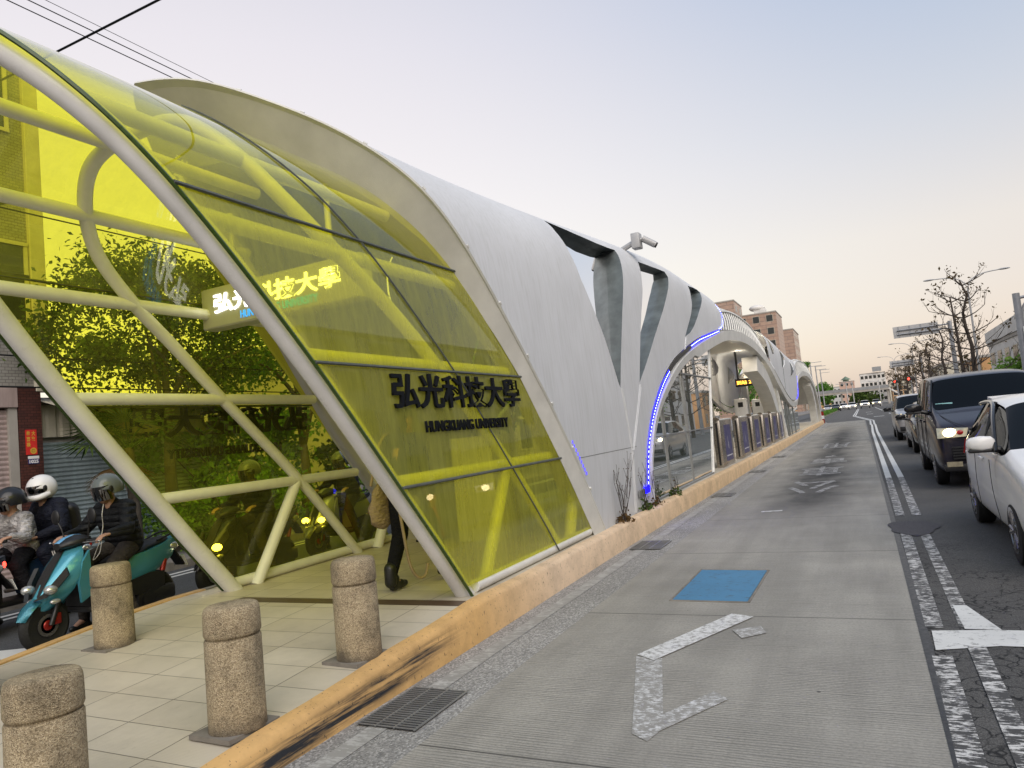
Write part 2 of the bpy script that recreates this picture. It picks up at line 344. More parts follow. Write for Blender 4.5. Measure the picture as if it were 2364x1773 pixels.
def box(bm, x0, x1, y0, y1, z0, z1, mat=None, bev=0.0):
    r = bmesh.ops.create_cube(bm, size=1.0)['verts']
    for v in r: v.co = Vector(((x0+x1)/2+v.co.x*(x1-x0), (y0+y1)/2+v.co.y*(y1-y0), (z0+z1)/2+v.co.z*(z1-z0)))
    if bev:
        es = list({e for v in r for e in v.link_edges})
        q = bmesh.ops.bevel(bm, geom=es, offset=bev, segments=2, affect='EDGES', profile=0.5)
        r = [v for v in q['verts']]
    if mat is not None:
        for v in r: v.co = mat @ v.co
    return r
def face(bm, pts, mi=0):
    f = bm.faces.new([bm.verts.new(p) for p in pts]); f.material_index = mi; return f
def prism(bm, pts, vec, caps=True):
    vec = Vector(vec); a = [bm.verts.new(p) for p in pts]; b = [bm.verts.new(Vector(p)+vec) for p in pts]; n = len(a)
    for i in range(n): bm.faces.new((a[i], a[(i+1) % n], b[(i+1) % n], b[i]))
    if caps: bm.faces.new(a[::-1]); bm.faces.new(b)
def loft(bm, rings, caps=True, closed=True):
    R_ = [[bm.verts.new(p) for p in r] for r in rings]
    for a, b in zip(R_, R_[1:]):
        n = len(a)
        for i in range(n if closed else n-1): bm.faces.new((a[i], a[(i+1) % n], b[(i+1) % n], b[i]))
    if caps and closed: bm.faces.new(R_[0][::-1]); bm.faces.new(R_[-1])
    return R_
def tube(bm, pts, r, n=10, caps=True, closed=False):
    P = [Vector(p) for p in pts]; k = len(P)
    rs = r if hasattr(r, '__len__') else [r]*k
    T = []
    for i in range(k):
        a = P[i-1] if (i > 0 or closed) else P[i]; b = P[(i+1) % k] if (i < k-1 or closed) else P[i]
        T.append((b-a).normalized())
    u = T[0].orthogonal().normalized(); rings = []
    for i in range(k):
        if i: u = T[i-1].rotation_difference(T[i]) @ u
        u = (u - T[i]*u.dot(T[i])).normalized(); w = T[i].cross(u)
        rings.append([P[i]+rs[i]*(math.cos(2*PI*j/n)*u+math.sin(2*PI*j/n)*w) for j in range(n)])
    if closed: rings.append(rings[0])
    return loft(bm, rings, caps and not closed)
def lathe(bm, prof, c=(0, 0, 0), n=24, axis='Z', M4=None):
    rings = []
    for r, h in prof:
        ring = []
        for j in range(n):
            a = 2*PI*j/n; q = Vector((r*math.cos(a), r*math.sin(a), h))
            if axis == 'X': q = Vector((h, q.x, q.y))
            elif axis == 'Y': q = Vector((q.x, h, q.y))
            q = Vector(c)+q; ring.append(M4 @ q if M4 else q)
        rings.append(ring)
    loft(bm, rings)
def spline(pts, n=8):
    P = [Vector(p) for p in pts]; out_ = []
    for i in range(len(P)-1):
        p0, p1, p2, p3 = P[max(i-1, 0)], P[i], P[i+1], P[min(i+2, len(P)-1)]
        for j in range(n):
            t = j/n
            out_.append(0.5*((2*p1)+(p2-p0)*t+(2*p0-5*p1+4*p2-p3)*t*t+(3*p1-p0-3*p2+p3)*t**3))
    out_.append(P[-1]); return out_
def sphere(bm, c, r, seg=16, rings=10, sc=(1, 1, 1), M4=None):
    q = bmesh.ops.create_uvsphere(bm, u_segments=seg, v_segments=rings, radius=1)['verts']
    for v in q:
        v.co = Vector(c)+Vector((v.co.x*r*sc[0], v.co.y*r*sc[1], v.co.z*r*sc[2]))
        if M4: v.co = M4 @ v.co
    return q
def evaluated(o):
    dg = bpy.context.evaluated_depsgraph_get(); dg.update()
    return bpy.data.meshes.new_from_object(o.evaluated_get(dg), depsgraph=dg)
def apply_mods(o):
    me = evaluated(o); old = o.data; o.modifiers.clear(); o.data = me; bpy.data.meshes.remove(old); return o
def text_mesh(body, size, mat, matrix, name, parent=None, extrude=0.0, offset=0.0, align='CENTER', squeeze=1.0, space=1.0, res=4):
    c = bpy.data.curves.new(name, 'FONT'); c.body = body; c.size = size; c.extrude = extrude; c.offset = offset
    c.align_x = align; c.align_y = 'CENTER'; c.space_character = space; c.resolution_u = res; c.fill_mode = 'BOTH'
    t = bpy.data.objects.new(name, c); COL.objects.link(t)
    me = evaluated(t); bpy.data.objects.remove(t); bpy.data.curves.remove(c)
    me.name = name
    me.transform(matrix @ Matrix.Diagonal((squeeze, 1, 1, 1)))
    return link(name, me, mat, parent)
def frame_m(origin, xdir, ydir):
    x = Vector(xdir).normalized(); y = Vector(ydir).normalized(); z = x.cross(y)
    m = Matrix((x, y, z)).transposed().to_4x4(); m.translation = origin; return m
def sheet(name, x0, x1, y0, y1, z, mat, ny=1):
    bm = B()
    for i in range(ny):
        a, b = y0+(y1-y0)*i/ny, y0+(y1-y0)*(i+1)/ny
        face(bm, [(x0, a, z), (x1, a, z), (x1, b, z), (x0, b, z)])
    bmesh.ops.remove_doubles(bm, verts=bm.verts[:], dist=1e-5)
    return struct(name, bm, mat)
# ------------------------------------------------------------------ ground, roads, island
sheet('ground', -900, 900, -60, 2500, -0.06, M['ground'])
sheet('bus_lane', -2.33, 0.20, -6, 66.5, 0.0, M['lane'])
sheet('road', 0.20, 9.4, -6, 420, 0.0, M['asphalt'], 8)
sheet('road_beyond_station', -6.2, 0.20, 66.5, 420, 0.0, M['asphalt'], 4)
sheet('left_road', -10.0, -6.4, -8, 420, -0.002, M['asphalt_left'], 6)
bm = B(); poly = [(-2.95, -6), (-2.33, -6), (-2.33, 66.5), (-2.95, 66.5)]
face(bm, [(x, y, 0.0) for x, y in poly]); struct('gutter', bm, M['gutter'])
bm = B(); box(bm, -60, -10.15, -10, 420, -0.06, 0.12, bev=0.0); struct('left_pavement', bm, M['pavement'])
bm = B(); box(bm, 9.4, 14.0, -8, 420, -0.06, 0.13); struct('right_pavement', bm, M['pavement'])
def floor_z(y): return 0.06+0.22*max(0.0, min(1.0, y/5.0)) if y < 5 else 0.28
kt_ = lambda y: 0.094+0.035*max(0, y-1) if y < 2.5 else min(0.284, 0.146+0.055*(y-2.5))
def left_edge(y): return -5.35-0.27*max(0, y) if y < 3.25 else (-6.23-(y-3.25)*0.17 if y < 4.5 else -6.44)
bm = B(); ys = [-2, 0, 1, 2, 2.6, 3.2, 3.8, 4.4, 5, 6, 8, 12, 20, 40, 66]
rows = [[bm.verts.new((left_edge(y)-0.01, y, floor_z(y))), bm.verts.new((-2.99, y, min(floor_z(y), kt_(y))))] for y in ys]
for a, b in zip(rows, rows[1:]): bm.faces.new((a[0], a[1], b[1], b[0]))
struct('platform_paving', bm, M['tiles'])
def kerb_run(name, label, xf, side, ys, top, w, mat):
    bm = B(); rings = []
    for y in ys:
        x = xf(y); t = top(y); s = side
        prof = [(x, -0.05), (x-0.015*s, t-0.035), (x-0.03*s, t-0.01), (x-0.055*s, t+0.006), (x-w*s, t+0.006), (x-w*s, -0.05)]
        rings.append([(px, y, pz) for px, pz in prof])
    loft(bm, rings); o = obj(name, bm, mat, None, 40); props(o, label, 'kerb', kind='structure'); return o
ysr = [-4, -2, 0, 1, 2, 2.4, 2.8, 3.2, 3.6, 4, 4.4, 4.8, 5.1, 5.3, 5.5, 6] + [6+0.8*i for i in range(1, 76)]
kt = lambda y: kt_(y)+0.006
kx = lambda y: -2.90-0.025*max(0, min(1, (y-5)/4))
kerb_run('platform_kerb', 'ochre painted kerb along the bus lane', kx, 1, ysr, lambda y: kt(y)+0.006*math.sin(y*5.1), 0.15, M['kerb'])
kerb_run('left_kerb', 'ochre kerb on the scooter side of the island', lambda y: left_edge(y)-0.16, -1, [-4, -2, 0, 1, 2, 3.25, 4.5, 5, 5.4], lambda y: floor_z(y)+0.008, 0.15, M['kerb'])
kerb_run('left_kerb_bare', 'bare concrete kerb beside the yellow glass wall', lambda y: left_edge(y)-0.16, -1, [5.4, 7, 10, 30, 66], lambda y: 0.285, 0.15, M['kerb_dark'])
bm = B(); box(bm, -10.16, -10.0, -8, 300, -0.05, 0.14, bev=0.02); struct('far_kerb', bm, M['kerb_dark'])
# ------------------------------------------------------------------ road markings (sheets 4 mm up)
def marks(name, quads, mat, z=0.004):
    bm = B()
    for k, q in enumerate(quads): face(bm, [(x, y, z+0.0012*(k % 4)) for x, y in q])
    return struct(name, bm, mat)
def strip(pts, w):
    P = [Vector((p[0], p[1])) for p in pts]; L_ = []
    for i, p in enumerate(P):
        d = (P[min(i+1, len(P)-1)]-P[max(i-1, 0)]).normalized(); n = Vector((-d.y, d.x))*w/2; L_.append((p+n, p-n))
    return [[tuple(a[0]), tuple(a[1]), tuple(b[1]), tuple(b[0])] for a, b in zip(L_, L_[1:])]
dl1 = [(0.335, 16.3), (0.40, 40), (0.52, 52)]; dl2 = [(0.555, 16.3), (0.60, 40), (0.72, 52)]
jog = lambda dx: [(0.46+dx, 52), (0.56+dx, 63), (-0.85+dx, 87.5), (-0.55+dx, 165)]
marks('lane_line_double', strip(dl1, 0.11)+strip(dl2, 0.11)+strip(jog(0), 0.12)+strip(jog(0.22), 0.12), M['line'])
marks('lane_line_worn', strip([(0.22, 1.5), (0.265, 5.1)], 0.11)+strip([(0.275, 5.7), (0.30, 10.2)], 0.11)+strip([(0.305, 11.0), (0.335, 16.3)], 0.11)
      + strip([(0.44, 1.5), (0.47, 5.3)], 0.10)+strip([(0.475, 5.72), (0.49, 10.2)], 0.10)+strip([(0.50, 11.0), (0.555, 16.3)], 0.11), M['line_worn'])
marks('stop_line', [[(0.24, 5.2), (0.60, 5.33), (3.4, 5.33), (3.4, 5.66), (0.62, 5.68), (0.25, 5.62)], [(0.45, 5.68), (0.66, 5.68), (0.53, 6.3), (0.44, 6.3)]], M['stop_paint'], 0.006)
marks('asphalt_patch', [[(0.40+0.27*math.cos(a)*(1+0.12*math.sin(5*a+1)), 10.0+0.55*math.sin(a)*(1+0.15*math.sin(3*a))) for a in [2*PI*k/36 for k in range(36)]]], M['patch'], 0.009)
marks('joint_seal', strip([(0.20, -4), (0.205, 30), (0.22, 66)], 0.055), M['black'], 0.0035)
marks('lane_arrow', [[(-1.585, 4.84), (-1.44, 4.74), (-0.94, 5.86), (-1.12, 5.93)]], M['line_lane'], 0.009)
marks('lane_arrow_worn', [[(-1.585, 4.82), (-1.40, 4.80), (-1.12, 3.72), (-1.16, 3.55), (-1.26, 3.62)], [(-1.22, 3.79), (-1.14, 3.66), (-0.86, 4.17), (-0.96, 4.27)], [(-1.05, 5.5), (-0.86, 5.62), (-0.80, 5.45), (-0.95, 5.3)]], M['line_faint'])
marks('short_lane_mark', [[(-1.61, 11.90), (-1.30, 11.95), (-1.30, 12.06), (-1.61, 12.0)]], M['line_lane'])
marks('gutter_line', strip([(-2.70, 1.5), (-2.72, 66.3), ], 0.13)+strip([(-2.72, 66.3), (-2.95, 69)], 0.1), M['gutter_line'])
marks('right_lane_dashes', strip([(2.7, 60), (2.75, 63)], 0.13)+strip([(2.7, 70), (2.72, 74)], 0.13)+strip([(2.7, 84), (2.72, 88)], 0.13)+strip([(2.7, 98), (2.7, 102)], 0.13)+strip([(2.7, 114), (2.7, 170)], 0.13)
      + [[(1.0, 75.2), (1.9, 75.2), (1.9, 76.4), (1.0, 76.4)], [(0.55, 91.8), (1.2, 91.8), (1.2, 93), (0.55, 93)], [(0.55, 108), (1.25, 108), (1.25, 109.4), (0.55, 109.4)]], M['line'])
marks('left_road_lines', strip([(-6.85, 2.5), (-6.85, 5.0)], 0.10)+strip([(-9.42, 3), (-9.42, 40)], 0.10)+strip([(-9.65, 3), (-9.65, 40)], 0.10)+strip([(-6.98, 4.9), (-6.98, 60)], 0.09)
      + [[(-7.85, 3.55), (-7.0, 4.1), (-7.0, 4.45), (-7.9, 4.0)], [(-8.3, 2.8), (-7.7, 3.3), (-7.9, 3.5), (-8.5, 3.2)]], M['line'], 0.003)
bm = B()
for i in range(9):   # concrete seams of the far island hedge bed
    pass
bm.free()
for k, (ch, y0, y1, x0, x1) in enumerate([('公', 14.35, 16.8, -1.5, -0.55), ('車', 17.9, 20.4, -1.55, -0.55), ('專', 21.4, 24.8, -1.52, -0.48), ('用', 28.4, 32.0, -1.5, -0.5)]):
    m4 = Matrix.Translation((( x0+x1)/2, (y0+y1)/2, 0.005)) @ Matrix.Rotation(PI, 4, 'Z') @ Matrix.Diagonal((1.0, (y1-y0)/(x1-x0)*0.95, 1, 1))
    t = text_mesh(ch, (x1-x0)*1.08, M['text_paint'], m4, 'lane_lettering', None, 0.0, 0.012)
    props(t, kind='structure')
# ------------------------------------------------------------------ lids, drains, bollards
t = thing('utility_cover', 'square blue painted steel cover set in the concrete lane', 'utility cover')
bm = B(); prism(bm, [(-1.70, 6.36, 0.0), (-1.055, 6.33, 0.0), (-1.035, 7.56, 0.0), (-1.685, 7.60, 0.0)], (0, 0, 0.007)); obj('cover_plate', bm, M['blue_plate'], t, None)
bm = B()
for a, b in (((-1.72, 6.34), (-1.04, 6.31)), ((-1.04, 6.31), (-1.02, 7.58)), ((-1.02, 7.58), (-1.70, 7.62)), ((-1.70, 7.62), (-1.72, 6.34))):
    tube(bm, [(a[0], a[1], 0.0), (b[0], b[1], 0.0)], 0.011, 6)
obj('cover_frame', bm, M['kerb_dark'], t, 30)
def drain(y, bars, label):
    t = thing('drain_grate', label, 'drain grate', (-2.645, y, 0), 0, 'drain grates along the kerb')
    bm = B(); face(bm, [(-0.2, -0.3, 0.0095), (0.2, -0.3, 0.0095), (0.2, 0.3, 0.0095), (-0.2, 0.3, 0.0095)]); obj('pit', bm, M['dark_slit'], t, None)
    bm = B()
    for i in range(bars): yy = -0.29+0.58*i/(bars-1); box(bm, -0.2, 0.2, yy-0.0035, yy+0.0035, 0.010, 0.016)
    obj('bars', bm, M['grey_metal'], t, None)
    bm = B()
    for xx in (-0.2, -0.07, 0.06, 0.2): box(bm, xx-0.005, xx+0.005, -0.305, 0.305, 0.011, 0.018)
    obj('cross_rods', bm, M['grey_metal'], t, None)
for y, n, l in ((3.675, 24, 'large steel drain grate nearest the camera beside the scuffed kerb'), (9.12, 16, 'drain grate in the gutter just past the blue cover'), (14.6, 12, 'drain grate in the gutter below the clear glass screen'), (19.9, 10, 'drain grate in the gutter by the first platform gate'), (25.4, 8, 'farthest drain grate, beside the middle platform gates')):
    drain(y, int(n*0.85), l)
BOL = [((-5.62, 3.80), 'stone bollard standing in front of the blue scooter'), ((-3.20, 2.83), 'weathered stone bollard with dark stains nearest the drain grate'),
       ((-3.19, 3.86), 'stone bollard beside the foot of the white entrance tube'), ((-3.22, 1.85), 'large stone bollard in the near left corner, cut by the frame'),
       ((-5.60, 2.76), 'stone bollard at the left edge of the photo, only a sliver showing')]
def make_bollard():
    bm = B(); r = 0.148
    lathe(bm, [(r*1.02, 0), (r*1.01, 0.03), (r, 0.455), (r*0.965, 0.466), (r*0.9, 0.468)], n=40)
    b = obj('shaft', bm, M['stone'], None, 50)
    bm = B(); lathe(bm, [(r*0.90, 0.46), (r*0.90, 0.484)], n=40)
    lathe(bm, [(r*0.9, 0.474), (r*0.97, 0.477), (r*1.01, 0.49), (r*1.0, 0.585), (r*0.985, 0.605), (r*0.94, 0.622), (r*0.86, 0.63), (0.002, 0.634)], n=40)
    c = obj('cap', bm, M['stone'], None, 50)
    bm = B(); box(bm, -0.18, 0.13, -0.17, 0.17, -0.02, 0.004); d = obj('footing', bm, M['kerb_dark'], None, None)
    return b, c, d
b0 = make_bollard(); first = None
for i, ((x, y), l) in enumerate(BOL):
    if first is None:
        first = thing('bollard', l, 'bollard', (x, y, floor_z(y)), 0, 'stone bollards on the island')
        for q in b0: q.parent = first
    else: dup(first, (x, y, floor_z(y)), rng.uniform(-0.1, 0.1), l)
for o in COL.objects:
    if o.name.startswith('bollard'): o.scale = (1, 1, 1.03); o.rotation_euler = (math.radians(rng.uniform(-1, 1)), math.radians(rng.uniform(-1.5, 0.5)), o.rotation_euler.z)
# ------------------------------------------------------------------ entrance canopy of yellow glass
XA = -4.65
HW = [(0.20, 1.42), (0.7, 1.415), (1.28, 1.39), (1.8, 1.365), (2.2, 1.335), (2.6, 1.285), (2.95, 1.225), (3.25, 1.15), (3.5, 1.05), (3.7, 0.925), (3.86, 0.79), (4.0, 0.63), (4.12, 0.44), (4.2, 0.22), (4.23, 0.0)]
def hw(z):
    for (a, b), (c, d) in zip(HW, HW[1:]):
        if z <= c: return b+(d-b)*max(0, z-a)/(c-a)
    return 0.0
def arch_pts(off=0.0, n=7):     # profile right foot -> apex -> left foot as (x, z)
    r = [(w, z) for z, w in HW]; sp = [(v.x, v.y) for v in spline([(a, b, 0) for a, b in r], n)]
    full = [(XA+a, b) for a, b in sp]+[(XA-a, b) for a, b in sp[::-1][1:]]
    if off:
        q = []
        for i, p in enumerate(full):
            a, b = Vector(full[max(i-1, 0)]), Vector(full[min(i+1, len(full)-1)]); d = (b-a).normalized(); q.append((p[0]+d.y*off, p[1]-d.x*off))
        full = q
    return full
KF, YF = 0.85, 5.35
front = lambda x, z: YF-KF*(z-0.28)+0.03*(x+3.2)*-1
KS, MS = 0.90, 0.10
BIN = [(.2, -3.115, 8.40), (.35, -3.12, 8.30), (.88, -3.13, 7.88), (1.33, -3.15, 7.53), (2.21, -3.20, 6.82), (2.61, -3.25, 6.46), (3.12, -3.36, 6.02), (3.5, -3.52, 5.68), (3.85, -3.78, 5.34), (4.15, -4.12, 5.08), (4.35, -4.5, 4.9), (4.45, -5.0, 4.85), (4.50, -5.5, 4.84)]
def back(x, z):
    for (a, _, b), (c, _, d) in zip(BIN, BIN[1:]):
        if z <= c: return b+(d-b)*(max(z, a)-a)/(c-a)+0.03
    return 4.85
can = thing('entrance_canopy', 'yellow glass entrance canopy on white steel tubes, leaning out over the island', 'entrance canopy')
A0 = arch_pts()
bm = B(); tube(bm, [(x, front(x, z), z) for x, z in A0], 0.078, 20); obj('arch_tube', bm, M['white_paint'], can, 60)
LAT = lambda x, z, y: (x, y, z)
for zz, nm in ((1.32, 'purlin'), (2.27, 'purlin'), (3.12, 'purlin'), (3.75, 'purlin'), (4.16, 'purlin')):
    for s in (1, -1):
        if zz > 4 and s > 0: continue
        x = XA+s*(hw(zz)-0.0); bm = B(); tube(bm, [(x, front(x, zz)+0.02, zz), (x, back(x, zz)-0.05, zz)], 0.056, 14); obj(nm, bm, M['white_steel'], can, 60)
# curved diagonals, floor struts and rails on both sides
DG = [(-1.42, 7.49, 0.27), (-1.39, 6.47, 1.32), (-1.33, 5.37, 2.27), (-1.26, 4.76, 2.78), (-1.19, 4.34, 3.1), (-1.07, 3.93, 3.45), (-0.90, 3.71, 3.74), (-0.66, 3.58, 3.99), (-0.40, 3.56, 4.13), (0, 3.6, 4.2)]
DG = [(XA+x, y, z) for x, y, z in DG]+[(XA-x, y, z) for x, y, z in DG[::-1][1:]]
bm = B(); tube(bm, spline(DG, 6), 0.058, 14); obj('curved_brace', bm, M['white_steel'], can, 60)
for s in (-1, 1):
    bm = B(); tube(bm, [(XA+s*1.40, 5.72, 0.26), (XA+s*hw(1.32), 6.42, 1.30)], 0.062, 14); obj('floor_strut', bm, M['white_steel'], can, 60)
    bm = B(); tube(bm, [(XA+s*1.475, 5.42, 0.335), (XA+s*1.475, 8.3, 0.335)], 0.055, 12); obj('base_rail', bm, M['white_steel'], can, 60)
    bm = B(); tube(bm, [(XA+s*1.39, 7.85, 0.26), (XA+s*1.385, 8.25, 1.0)], 0.07, 12); obj('rear_strut', bm, M['white_steel'], can, 60)
# the glass: curved sheets between the seams
G = arch_pts(0.105)
def g_at(i): return G[i]
NG = len(G); half = NG//2
idx = lambda z, s: min(range(half+1), key=lambda i: abs(G[i][1]-z)) if s > 0 else NG-1-min(range(half+1), key=lambda i: abs(G[i][1]-z))
cuts = [idx(0.38, 1), idx(1.32, 1), idx(2.22, 1), idx(3.24, 1), idx(3.24, -1), idx(2.22, -1), idx(1.32, -1), idx(0.38, -1)]
for a, b in zip(cuts, cuts[1:]):
    bm = B(); rows = []
    for i in range(a, b+1):
        x, z = G[i]
        if z > 3.0: x += 0.0
        y0, y1 = front(x, z)-0.05, back(x, z)
        rows.append([bm.verts.new((x, y0+(y1-y0)*k/10, z)) for k in range(11)])
    for r, q in zip(rows, rows[1:]):
        for k in range(10): bm.faces.new((r[k], q[k], q[k+1], r[k+1]))
    obj('glass_panel', bm, M['yellow_front'] if b <= cuts[3] else (M['yellow_left'] if a >= cuts[4] else M['yellow_glass']), can, 80)
bm = B()
for i in cuts[1:-1]:
    x, z = G[i]; d = 0.012 if i < half else -0.012
    tube(bm, [(x+d, front(x, z)-0.05, z), (x+d, back(x, z), z)], 0.013, 6)
for s in (1,):
    def seam(i): x, z = G[i]; return (x+0.012, front(x, z)+(back(x, z)-front(x, z))*0.58+0.25*(1-z/1.6)*0.6, z)
    tube(bm, [seam(i) for i in range(2, half-12, 2)], 0.008, 5)
obj('glazing_seam', bm, M['dark_gasket'], can, 40)
bm = B(); tube(bm, [(x, front(x, z)-0.055, z) for x, z in G], 0.014, 6)
m_edge = simple('glass_edge', (0.035, 0.07, 0.008), 0.3); obj('glass_edge', bm, m_edge, can, 40)
# raised lettering on both walls
def wall_text(body, s, y0, y1, zc, h, ex, off, nm, sq=None, sp=1.0):
    x = XA+s*(hw(zc)+0.105+ex+0.012)
    lean = (hw(zc+0.2)-hw(zc-0.2))/0.4
    xd = (0, 1, 0) if s > 0 else (0, -1, 0)
    m = frame_m((x, (y0+y1)/2, zc), xd, (s*lean, 0, 1))
    o = text_mesh(body, h, M['letter_black'], Matrix.Identity(4), nm, can, ex, off, space=sp)
    xs = [v.co.x for v in o.data.vertices]; zs = [v.co.y for v in o.data.vertices]
    sx = (y1-y0)/(max(xs)-min(xs)); cx = (max(xs)+min(xs))/2; cy = (max(zs)+min(zs))/2
    sy = h/(max(zs)-min(zs))
    o.data.transform(m @ Matrix.Diagonal((sx, sy, 1, 1)) @ Matrix.Translation((-cx, -cy, 0)))
    return o
wall_text('弘光科技大學', 1, 4.46, 6.70, 2.03, 0.29, 0.011, 0.005, 'lettering')
wall_text('HUNGKUANG UNIVERSITY', 1, 4.86, 6.35, 1.735, 0.095, 0.008, 0.002, 'lettering')
wall_text('弘光科技大學', -1, 4.42, 6.78, 2.06, 0.30, 0.022, 0.009, 'lettering')
wall_text('HUNGKUANG UNIVERSITY', -1, 4.80, 6.33, 1.74, 0.098, 0.012, 0.003, 'lettering')
# hanging light box with the school name
hs = thing('hanging_sign', 'grey light box with glowing white characters hanging under the canopy', 'sign', (-4.88, 5.2, 3.17))
bm = B(); box(bm, -1.02, 1.02, -0.09, 0.09, -0.21, 0.21, bev=0.02); obj('sign_box', bm, M['sign_face'], hs, 30)
bm = B(); box(bm, -1.0, 1.0, -0.096, -0.085, -0.195, 0.195, bev=0.004); obj('face_panel', bm, M['sign_face'], hs, 30)
bm = B(); tube(bm, [(-0.62, 0, 0.2), (-0.62, 0, 0.95)], 0.03, 10); tube(bm, [(0.62, 0, 0.2), (0.62, 0, 0.95)], 0.03, 10); obj('hanger', bm, M['white_steel'], hs, 40)
def flat_text(body, w, h, m, mat, nm, par, ex=0.003, off=0.0):
    o = text_mesh(body, h, mat, Matrix.Identity(4), nm, par, ex, off)
    xs = [v.co.x for v in o.data.vertices]; zs = [v.co.y for v in o.data.vertices]
    cx = (max(xs)+min(xs))/2; cy = (max(zs)+min(zs))/2
    o.data.transform(m @ Matrix.Diagonal((w/(max(xs)-min(xs)), h/(max(zs)-min(zs)), 1, 1)) @ Matrix.Translation((-cx, -cy, 0))); return o
flat_text('弘光科技大學', 1.62, 0.2, frame_m((-0.02, -0.103, 0.035), (1, 0, 0), (0, 0, 1)), M['white_lit'], 'sign_characters', hs, 0.003, 0.004)
flat_text('HUNGKUANG UNIVERSITY', 0.98, 0.075, frame_m((0.02, -0.103, -0.125), (1, 0, 0), (0, 0, 1)), M['blue_lit'], 'sign_latin_text', hs)
# ------------------------------------------------------------------ station shelter: white shells, arches, screens
def _pl(pts, t):
    L_ = [0]
    for a, b in zip(pts, pts[1:]): L_.append(L_[-1]+math.hypot(b[0]-a[0], b[1]-a[1]))
    d = t*L_[-1]
    for i in range(len(pts)-1):
        if d <= L_[i+1] or i == len(pts)-2:
            k = (d-L_[i])/(L_[i+1]-L_[i]); return (pts[i][0]+k*(pts[i+1][0]-pts[i][0]), pts[i][1]+k*(pts[i+1][1]-pts[i][1]))
def smooth_poly(pts, n=60, it=3):
    q = [_pl(pts, i/n) for i in range(n+1)]
    for _ in range(it):
        q = [q[0]]+[((q[i-1][0]+2*q[i][0]+q[i+1][0])/4, (q[i-1][1]+2*q[i][1]+q[i+1][1])/4) for i in range(1, n)]+[q[-1]]
    return [_pl(q, i/n) for i in range(n+1)]
XC = -5.5
MX = lambda x: XC+0.33*(XC-x)
C0 = smooth_poly([(-3.13, .2), (-3.08, 1.2), (-3.09, 1.9), (-3.14, 2.65), (-3.17, 3.03), (-3.2, 3.32), (-3.24, 3.56), (-3.3, 3.79), (-3.41, 4.0), (-3.56, 4.18), (-3.79, 4.39), (-4.05, 4.57), (-4.3, 4.71), (-4.63, 4.88), (-4.93, 5.0), (-5.24, 5.06), (XC, 5.08)])
C1 = smooth_poly([(-3.1, .2), (-3.08, 1.2), (-3.08, 3.0), (-3.08, 4.1), (-3.12, 4.5), (-3.28, 4.8), (-3.7, 4.97), (-4.3, 5.04), (-5.0, 5.08), (XC, 5.1)])
def sst(a, b, x): t = max(0, min(1, (x-a)/(b-a))); return t*t*(3-2*t)
def FS(Y, s, dz=0.0):
    w = sst(4.5, 15.5, Y); k = min(1, max(0, s))*60; i = min(59, int(k)); f = k-i
    ax = C0[i][0]+(C0[i+1][0]-C0[i][0])*f; az = C0[i][1]+(C0[i+1][1]-C0[i][1])*f
    bx = C1[i][0]+(C1[i+1][0]-C1[i][0])*f; bz = C1[i][1]+(C1[i+1][1]-C1[i][1])*f
    return (ax*(1-w)+bx*w, az*(1-w)+bz*w)
def s_of(Y, z):
    lo, hi = 0.0, 1.0
    for _ in range(30):
        m = (lo+hi)/2
        if FS(Y, m)[1] < z: lo = m
        else: hi = m
    return (lo+hi)/2
def surf(Y, s, drop=lambda Y: 0.0): x, z = FS(Y, s); return Vector((x, Y, z-drop(Y)*max(0.0, (z-3.3)/1.6)))
SK = 7.0
def inside(p, poly):
    c = False; j = len(poly)-1
    for i in range(len(poly)):
        a, b = poly[i], poly[j]
        if (a[1] > p[1]) != (b[1] > p[1]) and p[0] < (b[0]-a[0])*(p[1]-a[1])/(b[1]-a[1])+a[0]: c = not c
        j = i
    return c
def densify(poly, d=0.10, closed=True):
    out_ = []
    n = len(poly)
    for i in range(n if closed else n-1):
        a, b = Vector(poly[i]), Vector(poly[(i+1) % n]); k = max(1, int((b-a).length/d))
        out_ += [tuple(a+(b-a)*j/k) for j in range(k)]
    return out_
def shell_mesh(outer, holes, step=0.14, drop=lambda Y: 0.0):
    """outer and holes as (Y, s*SK) loops; meshed by constrained triangulation then bent onto the surface"""
    outer = densify(outer); holes = [densify(h, 0.08) for h in holes]
    V, E_ = [], []
    for lp in [outer]+holes:
        b = len(V); V += lp; E_ += [(b+i, b+(i+1) % len(lp)) for i in range(len(lp))]
    x0, x1 = min(p[0] for p in outer), max(p[0] for p in outer); y0, y1 = min(p[1] for p in outer), max(p[1] for p in outer)
    edge = [Vector(p) for p in V]
    from mathutils.kdtree import KDTree
    kd = KDTree(len(edge))
    for i, e in enumerate(edge): kd.insert((e.x, e.y, 0), i)
    kd.balance()
    y = y0+step/2; r = 0
    while y < y1:
        x = x0+step/2+(step/2 if r % 2 else 0)
        while x < x1:
            if inside((x, y), outer) and not any(inside((x, y), h) for h in holes) and kd.find((x, y, 0))[2] > step*0.45: V.append((x, y))
            x += step
        y += step*0.87; r += 1
    vv, ee, ff, *_ = mgeo.delaunay_2d_cdt([Vector(p) for p in V], E_, [], 0, 1e-5)
    bm = B(); bv = [bm.verts.new(surf(p.x, p.y/SK, drop)) for p in vv]
    for f in ff:
        c = sum((vv[i] for i in f), Vector((0, 0)))/len(f)
        if inside(c, outer) and not any(inside(c, h) for h in holes): bm.faces.new([bv[i] for i in f])
    bmesh.ops.delete(bm, geom=[v for v in bm.verts if not v.link_faces], context='VERTS')
    return bm
def loop(pts): return [(y, s_of(y, z)*SK) for y, z in pts]
def mirror_bm(bm):
    b2 = bm.copy()
    for v in b2.verts: v.co.x = MX(v.co.x)
    bmesh.ops.reverse_faces(b2, faces=b2.faces[:]); return b2
